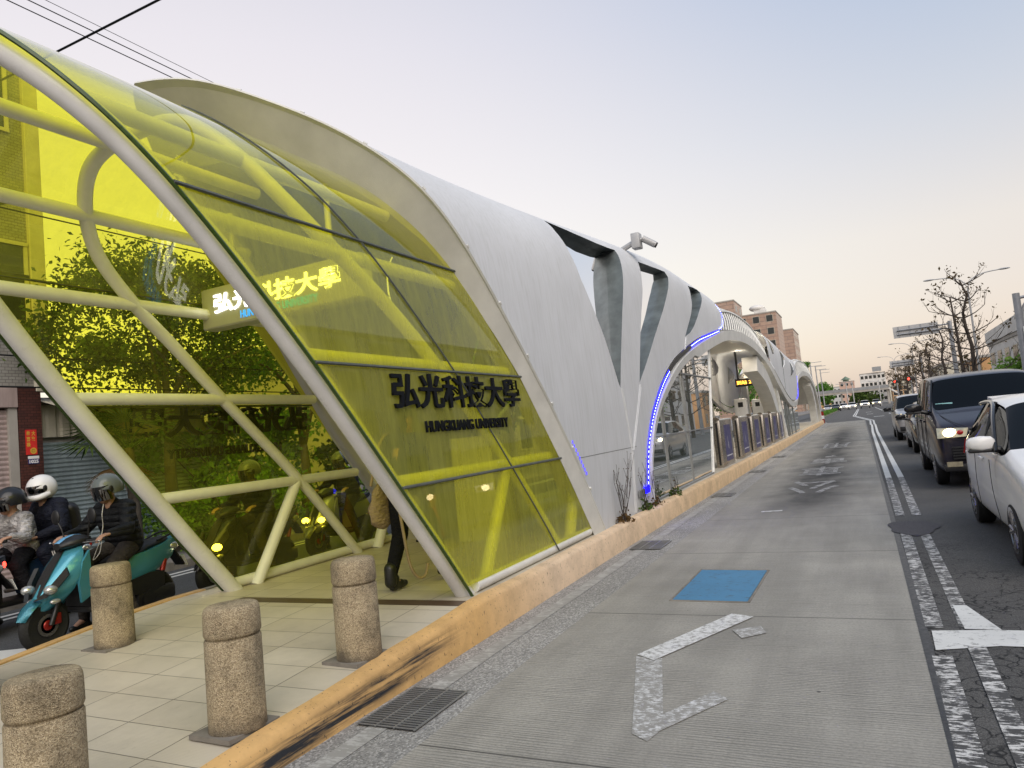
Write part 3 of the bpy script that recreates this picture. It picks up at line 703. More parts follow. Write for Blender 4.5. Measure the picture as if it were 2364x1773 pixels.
st = thing('bus_station', 'long white curved bus station shelter with arched openings and blue light strips', 'bus station')
# near shell
rimy = lambda x, z: 8.8-KS*(z-0.28)+MS*(x+3.1)
rim = []
for k in range(61):
    s = k/60; Y = 6.0
    for _ in range(12): x, z = FS(Y, s); Y = rimy(x, z)
    rim.append((Y, s))
LEDP = [(10.80, 0.62), (10.98, 1.17), (11.25, 1.5), (11.63, 1.82), (12.35, 2.25), (13.15, 2.60), (14.0, 2.87), (15.93, 3.32), (17.6, 3.60), (19.0, 3.83)]
TIP = [(19.55, 3.95), (19.85, 4.12), (19.98, 4.32), (19.85, 4.5), (19.5, 4.65), (19.0, 4.78), (18.4, 4.9)]
led_sp = [(v.x, v.y) for v in spline([(a, b, 0) for a, b in LEDP], 6)]; tip_sp = [(v.x, v.y) for v in spline([(a, b, 0) for a, b in [LEDP[-1]]+TIP], 5)]
outer = [(y, s*SK) for y, s in rim] + [(18.0, SK)] + loop(tip_sp[::-1]) + loop(led_sp[::-1][1:]) + [(10.80, 0.0)]
W1 = [(8.91, 4.49), (8.82, 4.27), (8.88, 3.95), (9.02, 3.6), (9.23, 3.31), (9.59, 2.83), (9.93, 2.2), (9.99, 2.13), (10.2, 2.56), (10.61, 3.32), (10.93, 3.84), (11.11, 4.17), (11.21, 4.37), (11.22, 4.47), (10.98, 4.45), (10.4, 4.43), (9.6, 4.45)]
W2_ = [(12.26, 4.44), (12.09, 4.12), (11.97, 3.85), (11.69, 3.44), (11.43, 3.02), (11.02, 2.23), (11.42, 2.47), (11.9, 2.78), (12.36, 3.1), (13.2, 3.66), (13.9, 4.19), (14.17, 4.45), (14.1, 4.56), (13.2, 4.5)]
W3 = [(16.18, 4.58), (16.02, 4.31), (15.94, 4.08), (15.70, 3.86), (15.38, 3.65), (14.8, 3.28), (15.35, 3.41), (15.83, 3.59), (16.3, 3.82), (16.76, 4.07), (17.34, 4.37), (17.75, 4.64), (17.7, 4.72), (17.0, 4.66)]
WIN = [W1, W2_, W3]
sb = shell_mesh(outer, [loop(w) for w in WIN], 0.13); sb2 = mirror_bm(sb)
obj('shell', sb, M['shell'], st, 60); obj('shell', sb2, M['shell'], st, 60)
def ribbon(bm, pts, vec):
    a = [bm.verts.new(p) for p in pts]; b = [bm.verts.new(Vector(p)+Vector(vec)) for p in pts]
    for i in range(len(a)-1): bm.faces.new((a[i], a[i+1], b[i+1], b[i]))
def S3(y, z, dx=0.0): s = s_of(y, z); v = surf(y, s); v.x += dx; return v
for sgn in (1, -1):
    mir = lambda v: v if sgn > 0 else Vector((MX(v.x), v.y, v.z))
    for wi, w in enumerate(WIN):
        dep = (0.07, 0.13, 0.12)[wi]
        P = [mir(surf(y, s/SK)) for y, s in densify(loop(w), 0.1)]
        dv = Vector((-dep*sgn, 0.06, 0)); bm = B()
        if sgn > 0:
            c_ = sum(P, Vector())/len(P); A_ = np.array([tuple(p-c_) for p in P]); nrm = Vector(np.linalg.svd(A_)[2][2].tolist())
            off_ = max(-(p-c_).dot(nrm)/nrm.x for p in P)
            Q = [p+Vector((-(p-c_).dot(nrm)/nrm.x-off_-dep, 0, 0)) for p in P]
            ring = [[bm.verts.new(p) for p in P], [bm.verts.new(q-Vector((0.0, 0, 0))) for q in Q]]; n_ = len(P)
            for i in range(n_): bm.faces.new((ring[0][i], ring[0][(i+1) % n_], ring[1][(i+1) % n_], ring[1][i]))
            wobj = obj('window', bm, M['reveal_grey'], st, 40)
            bm = B(); f = bm.faces.new([bm.verts.new(q+Vector((0.01, 0, 0))) for q in Q]); bmesh.ops.triangulate(bm, faces=[f])
            obj('pane', bm, M['pane_glass'], wobj, None)
        else:
            bm.free(); bm = B(); f = bm.faces.new([bm.verts.new(p+Vector((0.03, 0, 0))) for p in P]); bmesh.ops.triangulate(bm, faces=[f]); obj('window', bm, M['dark_slit'], st, None)
    if sgn > 0:
        bm = B()
        for a, b in (((10.02, 2.12), (10.18, 1.2)), ((11.02, 2.2), (10.22, 1.2)), ((10.18, 1.2), (10.1, 0.3)), ((10.24, 1.2), (10.16, 0.3)), ((10.06, 2.12), (10.22, 1.25)), ((11.06, 2.16), (10.28, 1.2)), ((14.85, 3.28), (14.6, 2.98)), ((14.9, 3.26), (14.65, 3.0))):
            tube(bm, [S3(a[0]+(b[0]-a[0])*k/6, a[1]+(b[1]-a[1])*k/6, 0.002) for k in range(7)], 0.009, 6)
        obj('seam_rib', bm, M['shell'], st, 40)
        bm = B(); tube(bm, [S3(8.0+k*0.35, 1.25+0.0*k, -0.001) for k in range(8)], 0.004, 5); obj('panel_joint', bm, M['dark_gasket'], st, None)
    # thickness of the free edge and the blue light strip on it
    E3 = [mir(surf(y, s/SK)) for y, s in loop(led_sp+tip_sp[1:])]
    bm = B(); ribbon(bm, E3, (-0.16*sgn, 0, -0.03)); obj('shell_edge', bm, M['frame_white'], st, 40)
    n1 = len(led_sp)
    for seg in ((0, 30), (40, len(E3))):
        P = [p+Vector((0.012*sgn, 0, -0.03)) for p in E3[seg[0]:seg[1]]]
        if sgn < 0: break
        bm = B()
        for i in range(len(P)-1):
            wv = 0.125 if seg[0] == 0 else (0.07 if i < 14 else 0.028)
            a, b = P[i], P[i+1]; d = (b-a).normalized(); nn = Vector((0, -d.z, d.y))
            if nn.z > 0 and seg[0] == 0: nn = -nn
            if seg[0] and nn.z > 0 and i < 14: nn = -nn
            face(bm, [a, b, b+nn*wv*0.8, a+nn*wv*0.8])
        bmesh.ops.remove_doubles(bm, verts=bm.verts[:], dist=0.002); led = obj('light_strip', bm, M['blue_led'], st, None)
        bm = B(); acc = 0
        for i in range(len(P)-1):
            a, b = P[i], P[i+1]; L_ = (b-a).length
            while acc < L_:
                d = (b-a).normalized(); nn = Vector((0, -d.z, d.y)); nn = -nn if nn.z > 0 and (seg[0] == 0 or i < 14) else nn
                q = a+d*acc+nn*(0.04 if seg[0] == 0 else 0.025)+Vector((0.008, 0, 0)); hh = d*0.022; h2 = nn*0.008
                face(bm, [q-hh-h2, q+hh-h2, q+hh+h2, q-hh+h2]); acc += 0.085
            acc -= L_
        obj('light_dots', bm, M['led_dot'], led, None)
    if sgn > 0:
        bm = B(); P = [p+Vector((0.01, 0, -0.02)) for p in E3[29:41]]
        ribbon(bm, P, (0.0, 0.05, -0.08)); obj('unlit_strip', bm, M['black'], st, None)
        bm = B(); box(bm, -3.09, -3.07, 10.3, 10.74, 0.50, 0.60, bev=0.004); obj('strip_housing', bm, M['grey_metal'], st, 30)
        bm = B(); box(bm, -3.088, -3.068, 10.62, 10.88, 0.52, 0.62); obj('light_strip', bm, M['blue_led'], st, None)
        bm = B()
        for k in range(9): y = 8.0+0.0*k; zz = 1.05+k*0.05; yy = rimy(-3.1, zz)+0.10; box(bm, -3.085, -3.078, yy-0.015, yy+0.015, zz-0.02, zz+0.02)
        obj('light_strip', bm, emit('blue_dim', (0.12, 0.1, 1.0), 0.8), st, None)
# front band of the near shell, with its return and outer bead
band_o = []; band_i = []
zz_ = [_pl([(z, x) for z, x, y in BIN], k/60) for k in range(61)]
for k in range(61):
    x, z = FS(rim[k][0], k/60); band_o.append(Vector((x, rim[k][0], z)))
    zi, xi = zz_[k]; band_i.append(Vector((xi, back(xi, zi)-0.03, zi)))
both = lambda P, w=0.0: P+[Vector((MX(p.x)+w*sst(4.6, 2.5, p.z), p.y, p.z)) for p in P[::-1][1:]]
bo, bi = both(band_o), both(band_i, 0.42)
ctr = Vector((XC, 6.6, 2.5))
mid = [o+(i-o)*0.08+Vector((0, -0.02, 0.0)) for o, i in zip(bo, bi)]
bm = B(); loft(bm, [mid, bi, [p+Vector((0.16*(XC-p.x), 0.5, -0.10)) for p in bi]], False, False); obj('front_band', bm, M['band'], st, 30)
bm = B(); loft(bm, [[o+Vector((0, 0.012, 0)) for o in bo], [o+Vector((0.0, -0.03, 0))+(o-ctr).normalized()*0.018 for o in bo], [o+Vector((0, -0.045, 0)) for o in bo], mid], False, False); obj('rim_bead', bm, M['frame_white'], st, 30)
bm = B()
for k in range(6, 58, 5):
    p = bo[k]; d = (bo[k+1]-bo[k-1]).normalized(); tube(bm, [p-d*0.02+Vector((0.012, 0.0, 0.012)), p+d*0.02+Vector((0.012, 0.0, 0.012))], 0.014, 6)
obj('rim_clip', bm, M['frame_white'], st, 30)
# arch frames on both sides
ARC = [(11.06, 0.28), (11.12, 0.85), (11.30, 1.2), (11.75, 1.68), (12.6, 2.16), (14.2, 2.76), (16.5, 3.28), (19.5, 3.80), (21.5, 4.0), (23.4, 4.09), (25.3, 4.08), (27.2, 3.97), (29, 3.78), (30.7, 3.5), (33.6, 2.82), (36.5, 2.2), (39, 1.93), (40.9, 1.93), (42.4, 2.1), (43.4, 2.45), (43.95, 3.0), (45.6, 3.5), (49.5, 3.85), (53, 3.95), (56.5, 3.88), (60, 3.5), (62.5, 2.95), (64.6, 2.0), (65.6, 1.0), (65.9, 0.28)]
arc = [(v.x, v.y) for v in spline([(a, b, 0) for a, b in ARC], 6)]
def swept_band(bm, pts, w, x0, x1):
    rings = []
    for i, p in enumerate(pts):
        a, b = Vector(pts[max(i-1, 0)]), Vector(pts[min(i+1, len(pts)-1)]); d = (b-a).normalized(); n = Vector((d.y, -d.x))
        ww = w(p[0]) if callable(w) else w
        q = Vector(p)+n*ww
        rings.append([(x0, p[0], p[1]), (x1, p[0], p[1]), (x1-0.03, q.x, q.y), (x0, q.x, q.y)])
    loft(bm, rings)
for sgn in (1, -1):
    X = (lambda x: x) if sgn > 0 else (lambda x: MX(x))
    bm = B(); swept_band(bm, arc, lambda y: 0.17 if y < 16 else 0.27, X(-3.36), X(-3.06)); obj('arch_frame', bm, M['frame_white'], st, 40)
    bm = B()   # tapering inner legs of the first arch
    leg = spline([(27.5, 3.62, 0), (29.5, 3.3, 0), (31.2, 2.8, 0), (32.6, 2.05, 0), (33.4, 1.2, 0), (33.7, 0.28, 0)], 6)
    swept_band(bm, [(v.x, v.y) for v in leg], 0.55, X(-3.75), X(-3.2)); obj('arch_leg', bm, M['frame_white'], st, 40)
    bm = B(); swept_band(bm, [(v.x, v.y) for v in spline([(58.5, 3.6, 0), (61, 2.9, 0), (62.6, 1.8, 0), (63.2, 0.28, 0)], 6)], 0.5, X(-3.75), X(-3.2)); obj('arch_leg', bm, M['frame_white'], st, 40)
    bm = B(); tube(bm, [(X(-3.2), 34.9, 0.28), (X(-3.3), 33.6, 2.6)], 0.09, 8); obj('screen_post', bm, M['white_steel'], st, 40)
    bm = B(); box(bm, X(-3.7)-0.15, X(-3.7)+0.15, 44.2, 44.9, 0.28, 3.4); obj('column', bm, M['frame_white'], st, 30)
    # second shell between the two arches
    bot = [(30.6, 3.62), (33.7, 2.92), (36.6, 2.3), (39, 2.02), (40.9, 2.02), (42.3, 2.18), (43.25, 2.5), (43.82, 3.05)]
    bots = [(v.x, v.y) for v in spline([(a, b, 0) for a, b in bot], 5)]
    ol = loop([(43.95, 3.6), (43.9, 4.2), (43.6, 4.75)])+[(43.2, SK), (31.0, SK)]+loop([(30.7, 4.85), (30.35, 4.5), (30.4, 4.0)])+loop(bots)
    lf = [[(31.2, 4.68), (32.1, 4.52), (32.66, 4.2), (32.5, 4.0), (31.9, 3.95), (31.5, 4.2)], [(35.6, 4.6), (36.8, 4.42), (37.5, 4.16), (37.2, 3.85), (36.4, 3.62), (35.6, 3.55), (35.8, 4.0)], [(40.4, 4.45), (41.8, 4.2), (42.4, 3.95), (42.0, 3.65), (41.2, 3.45), (40.0, 3.25), (40.5, 3.8)]]
    drp = lambda Y: 0.42*sst(30.5, 43, Y)
    bm = shell_mesh(ol, [loop(l) for l in lf], 0.3, drp)
    if sgn < 0: b2 = mirror_bm(bm); bm.free(); bm = b2
    obj('shell', bm, M['shell'], st, 60)
    for l in lf:
        bm = B(); P = [surf(y, s/SK, drp) for y, s in densify(loop(l), 0.3)]
        P = [Vector((X(p.x-0.04), p.y, p.z)) for p in P]; f = bm.faces.new([bm.verts.new(p) for p in P]); bmesh.ops.triangulate(bm, faces=[f]); obj('window', bm, M['reveal_grey'] if sgn > 0 else M['dark_slit'], st, None)
    if sgn > 0:
        bm = B(); P = [surf(y, s/SK, drp)+Vector((0.012, 0, -0.02)) for y, s in loop(bots[24:]+[(43.9, 3.5)])]; ribbon(bm, P, (0, 0.05, -0.09)); obj('light_strip', bm, M['blue_led'], st, None)
        bm = B(); tube(bm, [surf(36.0, s_of(36, z)/1, drp)+Vector((0.004, 0, 0)) for z in (2.5, 3.2, 3.8, 4.3)], 0.008, 5); obj('panel_joint', bm, M['dark_gasket'], st, None)
    # barrel roofs over the arches with the slatted shoulders
    for (ya, yb, tops) in ((17.0, 31.2, [(18.5, 4.2), (20.14, 4.45), (22, 4.64), (23.88, 4.71), (25.5, 4.69), (26.88, 4.62), (28.6, 4.38), (30.2, 4.0)]), (43.4, 65.8, [(43.9, 3.7), (46, 4.25), (49, 4.55), (53, 4.62), (57, 4.5), (60, 4.1), (63, 3.4), (65.5, 1.6)])):
        tp = [(v.x, v.y) for v in spline([(a, b, 0) for a, b in tops], 6)]
        topz = lambda y: next((b1+(b2-b1)*(y-a1)/(a2-a1) for (a1, b1), (a2, b2) in zip(tp, tp[1:]) if a1 <= y <= a2), tp[0][1] if y < tp[0][0] else tp[-1][1])
        arz = lambda y: next((b1+(b2-b1)*(y-a1)/(a2-a1) for (a1, b1), (a2, b2) in zip(arc, arc[1:]) if a1 <= y <= a2), 0.3)
        bm = B(); rows = []; n = 30
        for k in range(n+1):
            y = ya+(yb-ya)*k/n; zt = topz(y); za = min(arz(y), zt-0.05)
            rows.append([(X(-3.16), y, za), (X(-3.19), y, za+(zt-za)*0.5), (X(-3.27), y, zt), (X(-3.6), y, zt+0.12), (X(-4.1), y, zt+0.19), (XC, y, zt+0.21)])
        loft(bm, rows, False, False); obj('barrel_roof', bm, M['ceiling'], st, 40)
        bm = B(); bm2 = B(); y = ya+2.9 if ya < 20 else ya+0.9
        while y < yb-1.0:
            zt, za = topz(y), arz(y)+0.02
            if zt-za > 0.08: tube(bm, [(X(-3.125), y-0.15, za), (X(-3.15), y-0.04, (za+zt)/2), (X(-3.235), y+0.1, zt)], 0.022, 5)
            y += 0.42 if ya < 20 else 0.8
        obj('roof_slats', bm, M['white_steel'], st, 40)
        rows = []
        for k in range(n+1):
            y = max(ya+0.6, tp[0][0])+(yb-0.8-max(ya+0.6, tp[0][0]))*k/n; zt = topz(y); za = min(arz(y)+0.02, zt-0.02)
            rows.append([(X(-3.145), y, za), (X(-3.165), y, (za+zt)/2), (X(-3.25), y, zt)])
        loft(bm2, rows, False, False); obj('roof_glazing', bm2, M['grey_metal'], st, 40)
        bm = B(); tube(bm, [(X(-3.235), a, b) for a, b in tp], 0.05, 6); tube(bm, [(X(-3.42), a, b+0.1) for a, b in tp], 0.05, 6); obj('roof_rim', bm, M['frame_white'], st, 40)
# clear glass screen under the first arch
def arc_in(y):
    z = next((b1+(b2-b1)*(y-a1)/(a2-a1) for (a1, b1), (a2, b2) in zip(arc, arc[1:]) if a1 <= y <= a2), 0.3); return z-0.12
sc = thing('glass_screen', 'curved clear glass wind screen in the first arch, mirroring trees and traffic', 'glass screen')
sx = lambda y, z: -3.2-0.012*z
for a, b in ((11.2, 12.72), (12.76, 14.63), (14.67, 16.72)):
    bm = B(); top = [(sx(0, 3), b if not (b > 16.5) else 16.72+0.5*(max(0, 3.2)), 0)]
    P = []
    k = 14
    for i in range(k+1): y = a+(b-a)*i/k; P.append((y, 0.31))
    if b > 16.5: P += [(16.72+1.55*t, 0.31+(arc_in(18.2)-0.31)*t) for t in (0.33, 0.66, 1)]; yy = 18.2
    else: yy = b
    for i in range(k+1):
        y = yy+(a-yy)*i/k; P.append((y, max(0.33, arc_in(y))))
    Q = []
    for p in P:
        if not Q or (Vector(p)-Vector(Q[-1])).length > 0.004: Q.append(p)
    f = bm.faces.new([bm.verts.new((sx(y, z), y, z)) for y, z in Q]); bmesh.ops.triangulate(bm, faces=[f]); obj('glass_pane', bm, M['clear_glass'], sc, None)
bm = B()
for y in (12.74, 14.65): box(bm, -3.225, -3.185, y-0.012, y+0.012, 0.3, arc_in(y))
for z, y0 in ((1.33, 11.5), (2.52, 13.7)): box(bm, -3.222, -3.188, y0, 16.72+1.55*(z-0.31)/3.1, z-0.011, z+0.011)
box(bm, -3.235, -3.175, 11.1, 16.75, 0.27, 0.315); obj('mullions', bm, M['grey_metal'], sc, None)
bm = B(); tube(bm, [(-3.2, 16.74, 0.28), (-3.24, 18.27, 3.42)], 0.03, 8); obj('end_post', bm, M['white_steel'], sc, 40)
sc2 = thing('glass_screen', 'narrow clear glass screen with thin posts beneath the dip between arches', 'glass screen')
bm = B(); f = bm.faces.new([bm.verts.new((-3.2, y, z)) for y, z in ((35.2, 0.3), (43.2, 0.3), (43.0, 2.0), (41, 1.75), (39, 1.75), (36.6, 1.95), (34.5, 2.3))]); bmesh.ops.triangulate(bm, faces=[f]); obj('glass_pane', bm, M['clear_glass'], sc2, None)
bm = B()
for y in (36.2, 37.0, 38.2, 40.4): tube(bm, [(-3.19, y, 0.28), (-3.19, y-0.6, 1.9)], 0.025, 6)
obj('posts', bm, M['grey_metal'], sc2, 40)
# platform gates
def gate():
    g = thing('platform_gate', '', 'platform gate', (0, 0, 0), 0, 'platform gates along the kerb')
    bm = B(); box(bm, -0.09, 0.09, 0.0, 1.75, 0.0, 1.18, bev=0.006); obj('cabinet', bm, M['steel'], g, 30)
    bm = B(); box(bm, 0.0905, 0.094, 0.5, 1.5, 0.12, 1.05); pp = obj('poster', bm, simple('poster_blue', (0.055, 0.05, 0.16), 0.35, 0, 0.3, 2) if 'poster_blue' not in bpy.data.materials else bpy.data.materials['poster_blue'], g, None)
    bm = B()
    box(bm, 0.0945, 0.0955, 0.55, 1.45, 0.24, 0.27)
    box(bm, 0.0945, 0.0955, 0.9, 0.93, 0.45, 0.75); box(bm, 0.0945, 0.0955, 1.0, 1.02, 0.42, 0.62)
    for k in range(7): box(bm, 0.0945, 0.0955, 0.515, 0.545, 0.55+0.065*k, 0.575+0.065*k)
    obj('poster_stripes', bm, simple('poster_white', (0.55, 0.55, 0.6), 0.5) if 'poster_white' not in bpy.data.materials else bpy.data.materials['poster_white'], pp, None)
    bm = B(); box(bm, -0.095, 0.095, 0.02, 1.78, 1.182, 1.215, bev=0.004); obj('top_glass', bm, M['white_steel'], g, 30)
    bm = B()
    prism(bm, [(0.095*math.cos(a), -0.005, 1.19+0.075*math.sin(a)) for a in [PI*i/12 for i in range(13)]], (0, 0.12, 0)); obj('end_cap', bm, simple('cap_bronze', (0.20, 0.17, 0.13), 0.4, 0.5) if 'cap_bronze' not in bpy.data.materials else bpy.data.materials['cap_bronze'], g, 30)
    bm = B(); box(bm, -0.02, 0.03, -0.004, 0.002, 0.06, 1.12); obj('slot', bm, M['black'], g, None); return g
GY = [(18.3, 'first platform gate, nearest the glass screen'), (21.4, 'second platform gate from the glass screen'), (24.2, 'third platform gate from the glass screen'), (27.1, 'fourth platform gate from the glass screen'), (29.9, 'fifth platform gate from the glass screen'), (32.5, 'last platform gate, by the leaning white screen post')]
g0 = gate()
for i, (y, l) in enumerate(GY):
    l = 'stainless steel and purple '+l
    if i == 0: g0.location = (-3.3, y, 0.28); g0['label'] = l
    else: dup(g0, (-3.3, y, 0.28), None, l)
# fittings inside
t = thing('departure_display', 'amber dot matrix departure display hung on two black poles', 'display', (-4.6, 37.2, 3.1))
bm = B(); box(bm, -0.9, 0.9, -0.1, 0.1, -0.2, 0.2, bev=0.02); obj('display_case', bm, M['black'], t, 30)
bm = B(); box(bm, -0.86, 0.86, -0.107, -0.103, -0.15, 0.15); obj('display_screen', bm, M['dark_slit'], t, None)
flat_text('到站 2分', 0.95, 0.2, frame_m((-0.35, -0.11, 0.0), (1, 0, 0), (0, 0, 1)), M['amber_led'], 'display_text', t)
flat_text('18:05', 0.55, 0.2, frame_m((0.52, -0.11, 0.0), (1, 0, 0), (0, 0, 1)), M['red_lit'], 'display_clock', t)
bm = B()
for x in (-0.75, 0.75): box(bm, x-0.05, x+0.05, -0.05, 0.05, 0.2, 1.75)
obj('hanging_poles', bm, M['black'], t, None)
SPL = [(24.3, 'nearest small spotlight under the arch ceiling'), (26.8, 'middle small spotlight under the arch ceiling'), (29.6, 'farthest small spotlight under the arch ceiling')]
s0 = None
for y, l in SPL:
    if s0 is None:
        s0 = thing('ceiling_spotlight', l, 'spotlight', (-3.9, y, 4.5), 0, 'spotlights under the arch')
        bm = B(); lathe(bm, [(0.03, 0.16), (0.03, 0.0), (0.075, -0.02), (0.08, -0.2)], n=14); obj('housing', bm, M['grey_metal'], s0, 40)
        bm = B(); lathe(bm, [(0.066, -0.2), (0.05, -0.206), (0.001, -0.207)], n=14); obj('lamp_face', bm, M['white_lit'], s0, 40)
    else: dup(s0, (-3.9, y, 4.45), None, l)
t = thing('ceiling_light', 'warm curved strip light under the far arch', 'light'); bm = B()
tube(bm, [(-5.9+0.1*k, 46+0.9*k, 3.5-0.12*k*k*0.15) for k in range(6)], 0.06, 6); obj('light_tube', bm, M['lamp_lit'], t, 40)
for (x, y, l) in ((-4.4, 30.5, 'nearer white card reader post inside the station'), (-4.35, 35.5, 'farther white card reader post inside the station')):
    t = thing('card_reader', l, 'card reader', (x, y, 0.28), 0, 'card readers'); bm = B(); box(bm, -0.09, 0.09, -0.09, 0.09, 0, 1.1, bev=0.01); obj('post', bm, M['white_paint'], t, 30)
    bm = B(); box(bm, -0.26, 0.26, -0.12, 0.12, 1.1, 1.9, bev=0.05); obj('head', bm, M['white_paint'], t, 30); bm = B(); box(bm, -0.1, 0.1, -0.128, -0.118, 1.55, 1.75); obj('screen', bm, M['black'], t, None)
for x, y, z in ((-3.9, 24.3, 4.22), (-3.9, 26.8, 4.18), (-3.9, 29.6, 4.18)):
    ld = bpy.data.lights.new('spot_lamp', 'SPOT'); ld.energy = 60; ld.spot_size = math.radians(120); ld.spot_blend = 0.6; ld.color = (1, 0.86, 0.66); ld.shadow_soft_size = 0.06
    lo_ = bpy.data.objects.new('spot_lamp', ld); COL.objects.link(lo_); lo_.location = (x, y, z)
for x, y, z in ((-4.6, 32.5, 3.9), (-4.9, 37.5, 3.75), (-4.7, 50, 3.6)):
    ld = bpy.data.lights.new('interior_lamp', 'POINT'); ld.energy = 55; ld.color = (1, 0.88, 0.7); ld.shadow_soft_size = 0.15
    lo_ = bpy.data.objects.new('interior_lamp', ld); COL.objects.link(lo_); lo_.location = (x, y, z)
# security camera on the near shell
t = thing('security_camera', 'grey security camera on a bracket arm above the white shell', 'camera')
bm = B(); tube(bm, [(FS(12.1, s_of(12.1, 4.66))[0]-0.06, 12.1, 4.66), (-3.2, 12.1, 4.76)], 0.05, 8); obj('bracket_arm', bm, M['lamp_grey'], t, 40)
bm = B(); box(bm, -3.24, -3.09, 12.0, 12.2, 4.63, 4.90, bev=0.012); obj('junction_box', bm, M['lamp_grey'], t, 30)
bm = B(); tube(bm, [(-3.12, 12.1, 4.78), (-3.03, 12.12, 4.80), (-3.0, 12.14, 4.77)], 0.022, 8); tube(bm, [(-3.06, 12.1, 4.795), (-2.87, 12.2, 4.665)], 0.058, 14); obj('camera_body', bm, M['lamp_grey'], t, 40)
bm = B(); tube(bm, [(-2.872, 12.199, 4.667), (-2.845, 12.213, 4.648)], 0.05, 14); obj('camera_lens', bm, M['black'], t, 40)
# ------------------------------------------------------------------ cars
def car_paint(name, col, rough=0.25, metal=0.0, flake=0.05):
    m, N, p = base(name, rough, metal, 0.22); p.inputs['Base Color'].default_value = tuple(col)+(1,); p.inputs['Coat Weight'].default_value = 0.45; p.inputs['Coat Roughness'].default_value = 0.04; return m
M['car_white'] = car_paint('car_white', (0.76, 0.75, 0.73)); M['car_dark'] = car_paint('car_dark', (0.014, 0.012, 0.022), 0.35)
M['car_silver'] = car_paint('car_silver', (0.42, 0.42, 0.43), 0.3, 0.5); M['car_black'] = car_paint('car_black', (0.012, 0.012, 0.013))
M['chrome'] = simple('chrome', (0.7, 0.7, 0.7), 0.12, 1.0, 0.05); M['alloy'] = simple('alloy', (0.25, 0.25, 0.26), 0.3, 0.8, 0.2, 9)
M['headlamp'] = emit('headlamp', (1.0, 0.80, 0.42), 9); M['red_lens'] = simple('red_lens', (0.35, 0.012, 0.012), 0.15, 0, 0.1); M['head_reflector'] = simple('head_reflector', (0.62, 0.55, 0.38), 0.15, 0.7, 0.3, 20)
M['interior'] = simple('interior', (0.02, 0.02, 0.022), 0.8)
def wheel(parent, x, y, r, w, side, rim=0.64):
    t = bpy.data.objects.new('wheel', None); COL.objects.link(t); t.parent = parent; t.location = (x, y, r); t.empty_display_size = 0.1
    bm = B(); p = [(r*0.62, -w/2+0.01), (r*0.8, -w/2), (r*0.95, -w/2+0.012), (r, -w/2+0.04), (r, w/2-0.04), (r*0.95, w/2-0.012), (r*0.8, w/2), (r*0.62, w/2-0.01)]
    lathe(bm, p, n=36, axis='X'); obj('tyre', bm, M['rubber'], t, 40)
    bm = B(); s = side; R_ = r*rim
    lathe(bm, [(R_*1.03, s*(w/2-0.02)), (R_*1.03, s*(w/2-0.004)), (R_*0.94, s*(w/2-0.002)), (R_*0.9, s*(w/2-0.03)), (R_*0.88, s*(w/2-0.1))], n=36, axis='X')
    for k in range(5):
        a = 2*PI*k/5
        for da in (-0.16, 0.16):
            c, d = math.cos(a+da), math.sin(a+da); c0, d0 = math.cos(a+da*0.5), math.sin(a+da*0.5)
            tube(bm, [(s*(w/2-0.03), R_*0.15*c0, R_*0.15*d0), (s*(w/2-0.018), R_*0.6*c, R_*0.6*d), (s*(w/2-0.012), R_*0.95*c, R_*0.95*d)], [0.03*R_/0.2, 0.022*R_/0.2, 0.02*R_/0.2], 6)
    lathe(bm, [(R_*0.2, s*(w/2-0.03)), (R_*0.18, s*(w/2-0.012)), (0.001, s*(w/2-0.008))], n=16, axis='X')
    obj('rim', bm, M['alloy'], t, 40)
    bm = B(); lathe(bm, [(R_*0.98, s*(w/2-0.09)), (0.001, s*(w/2-0.095))], n=24, axis='X'); obj('brake_disc', bm, M['dark_slit'], t, None)
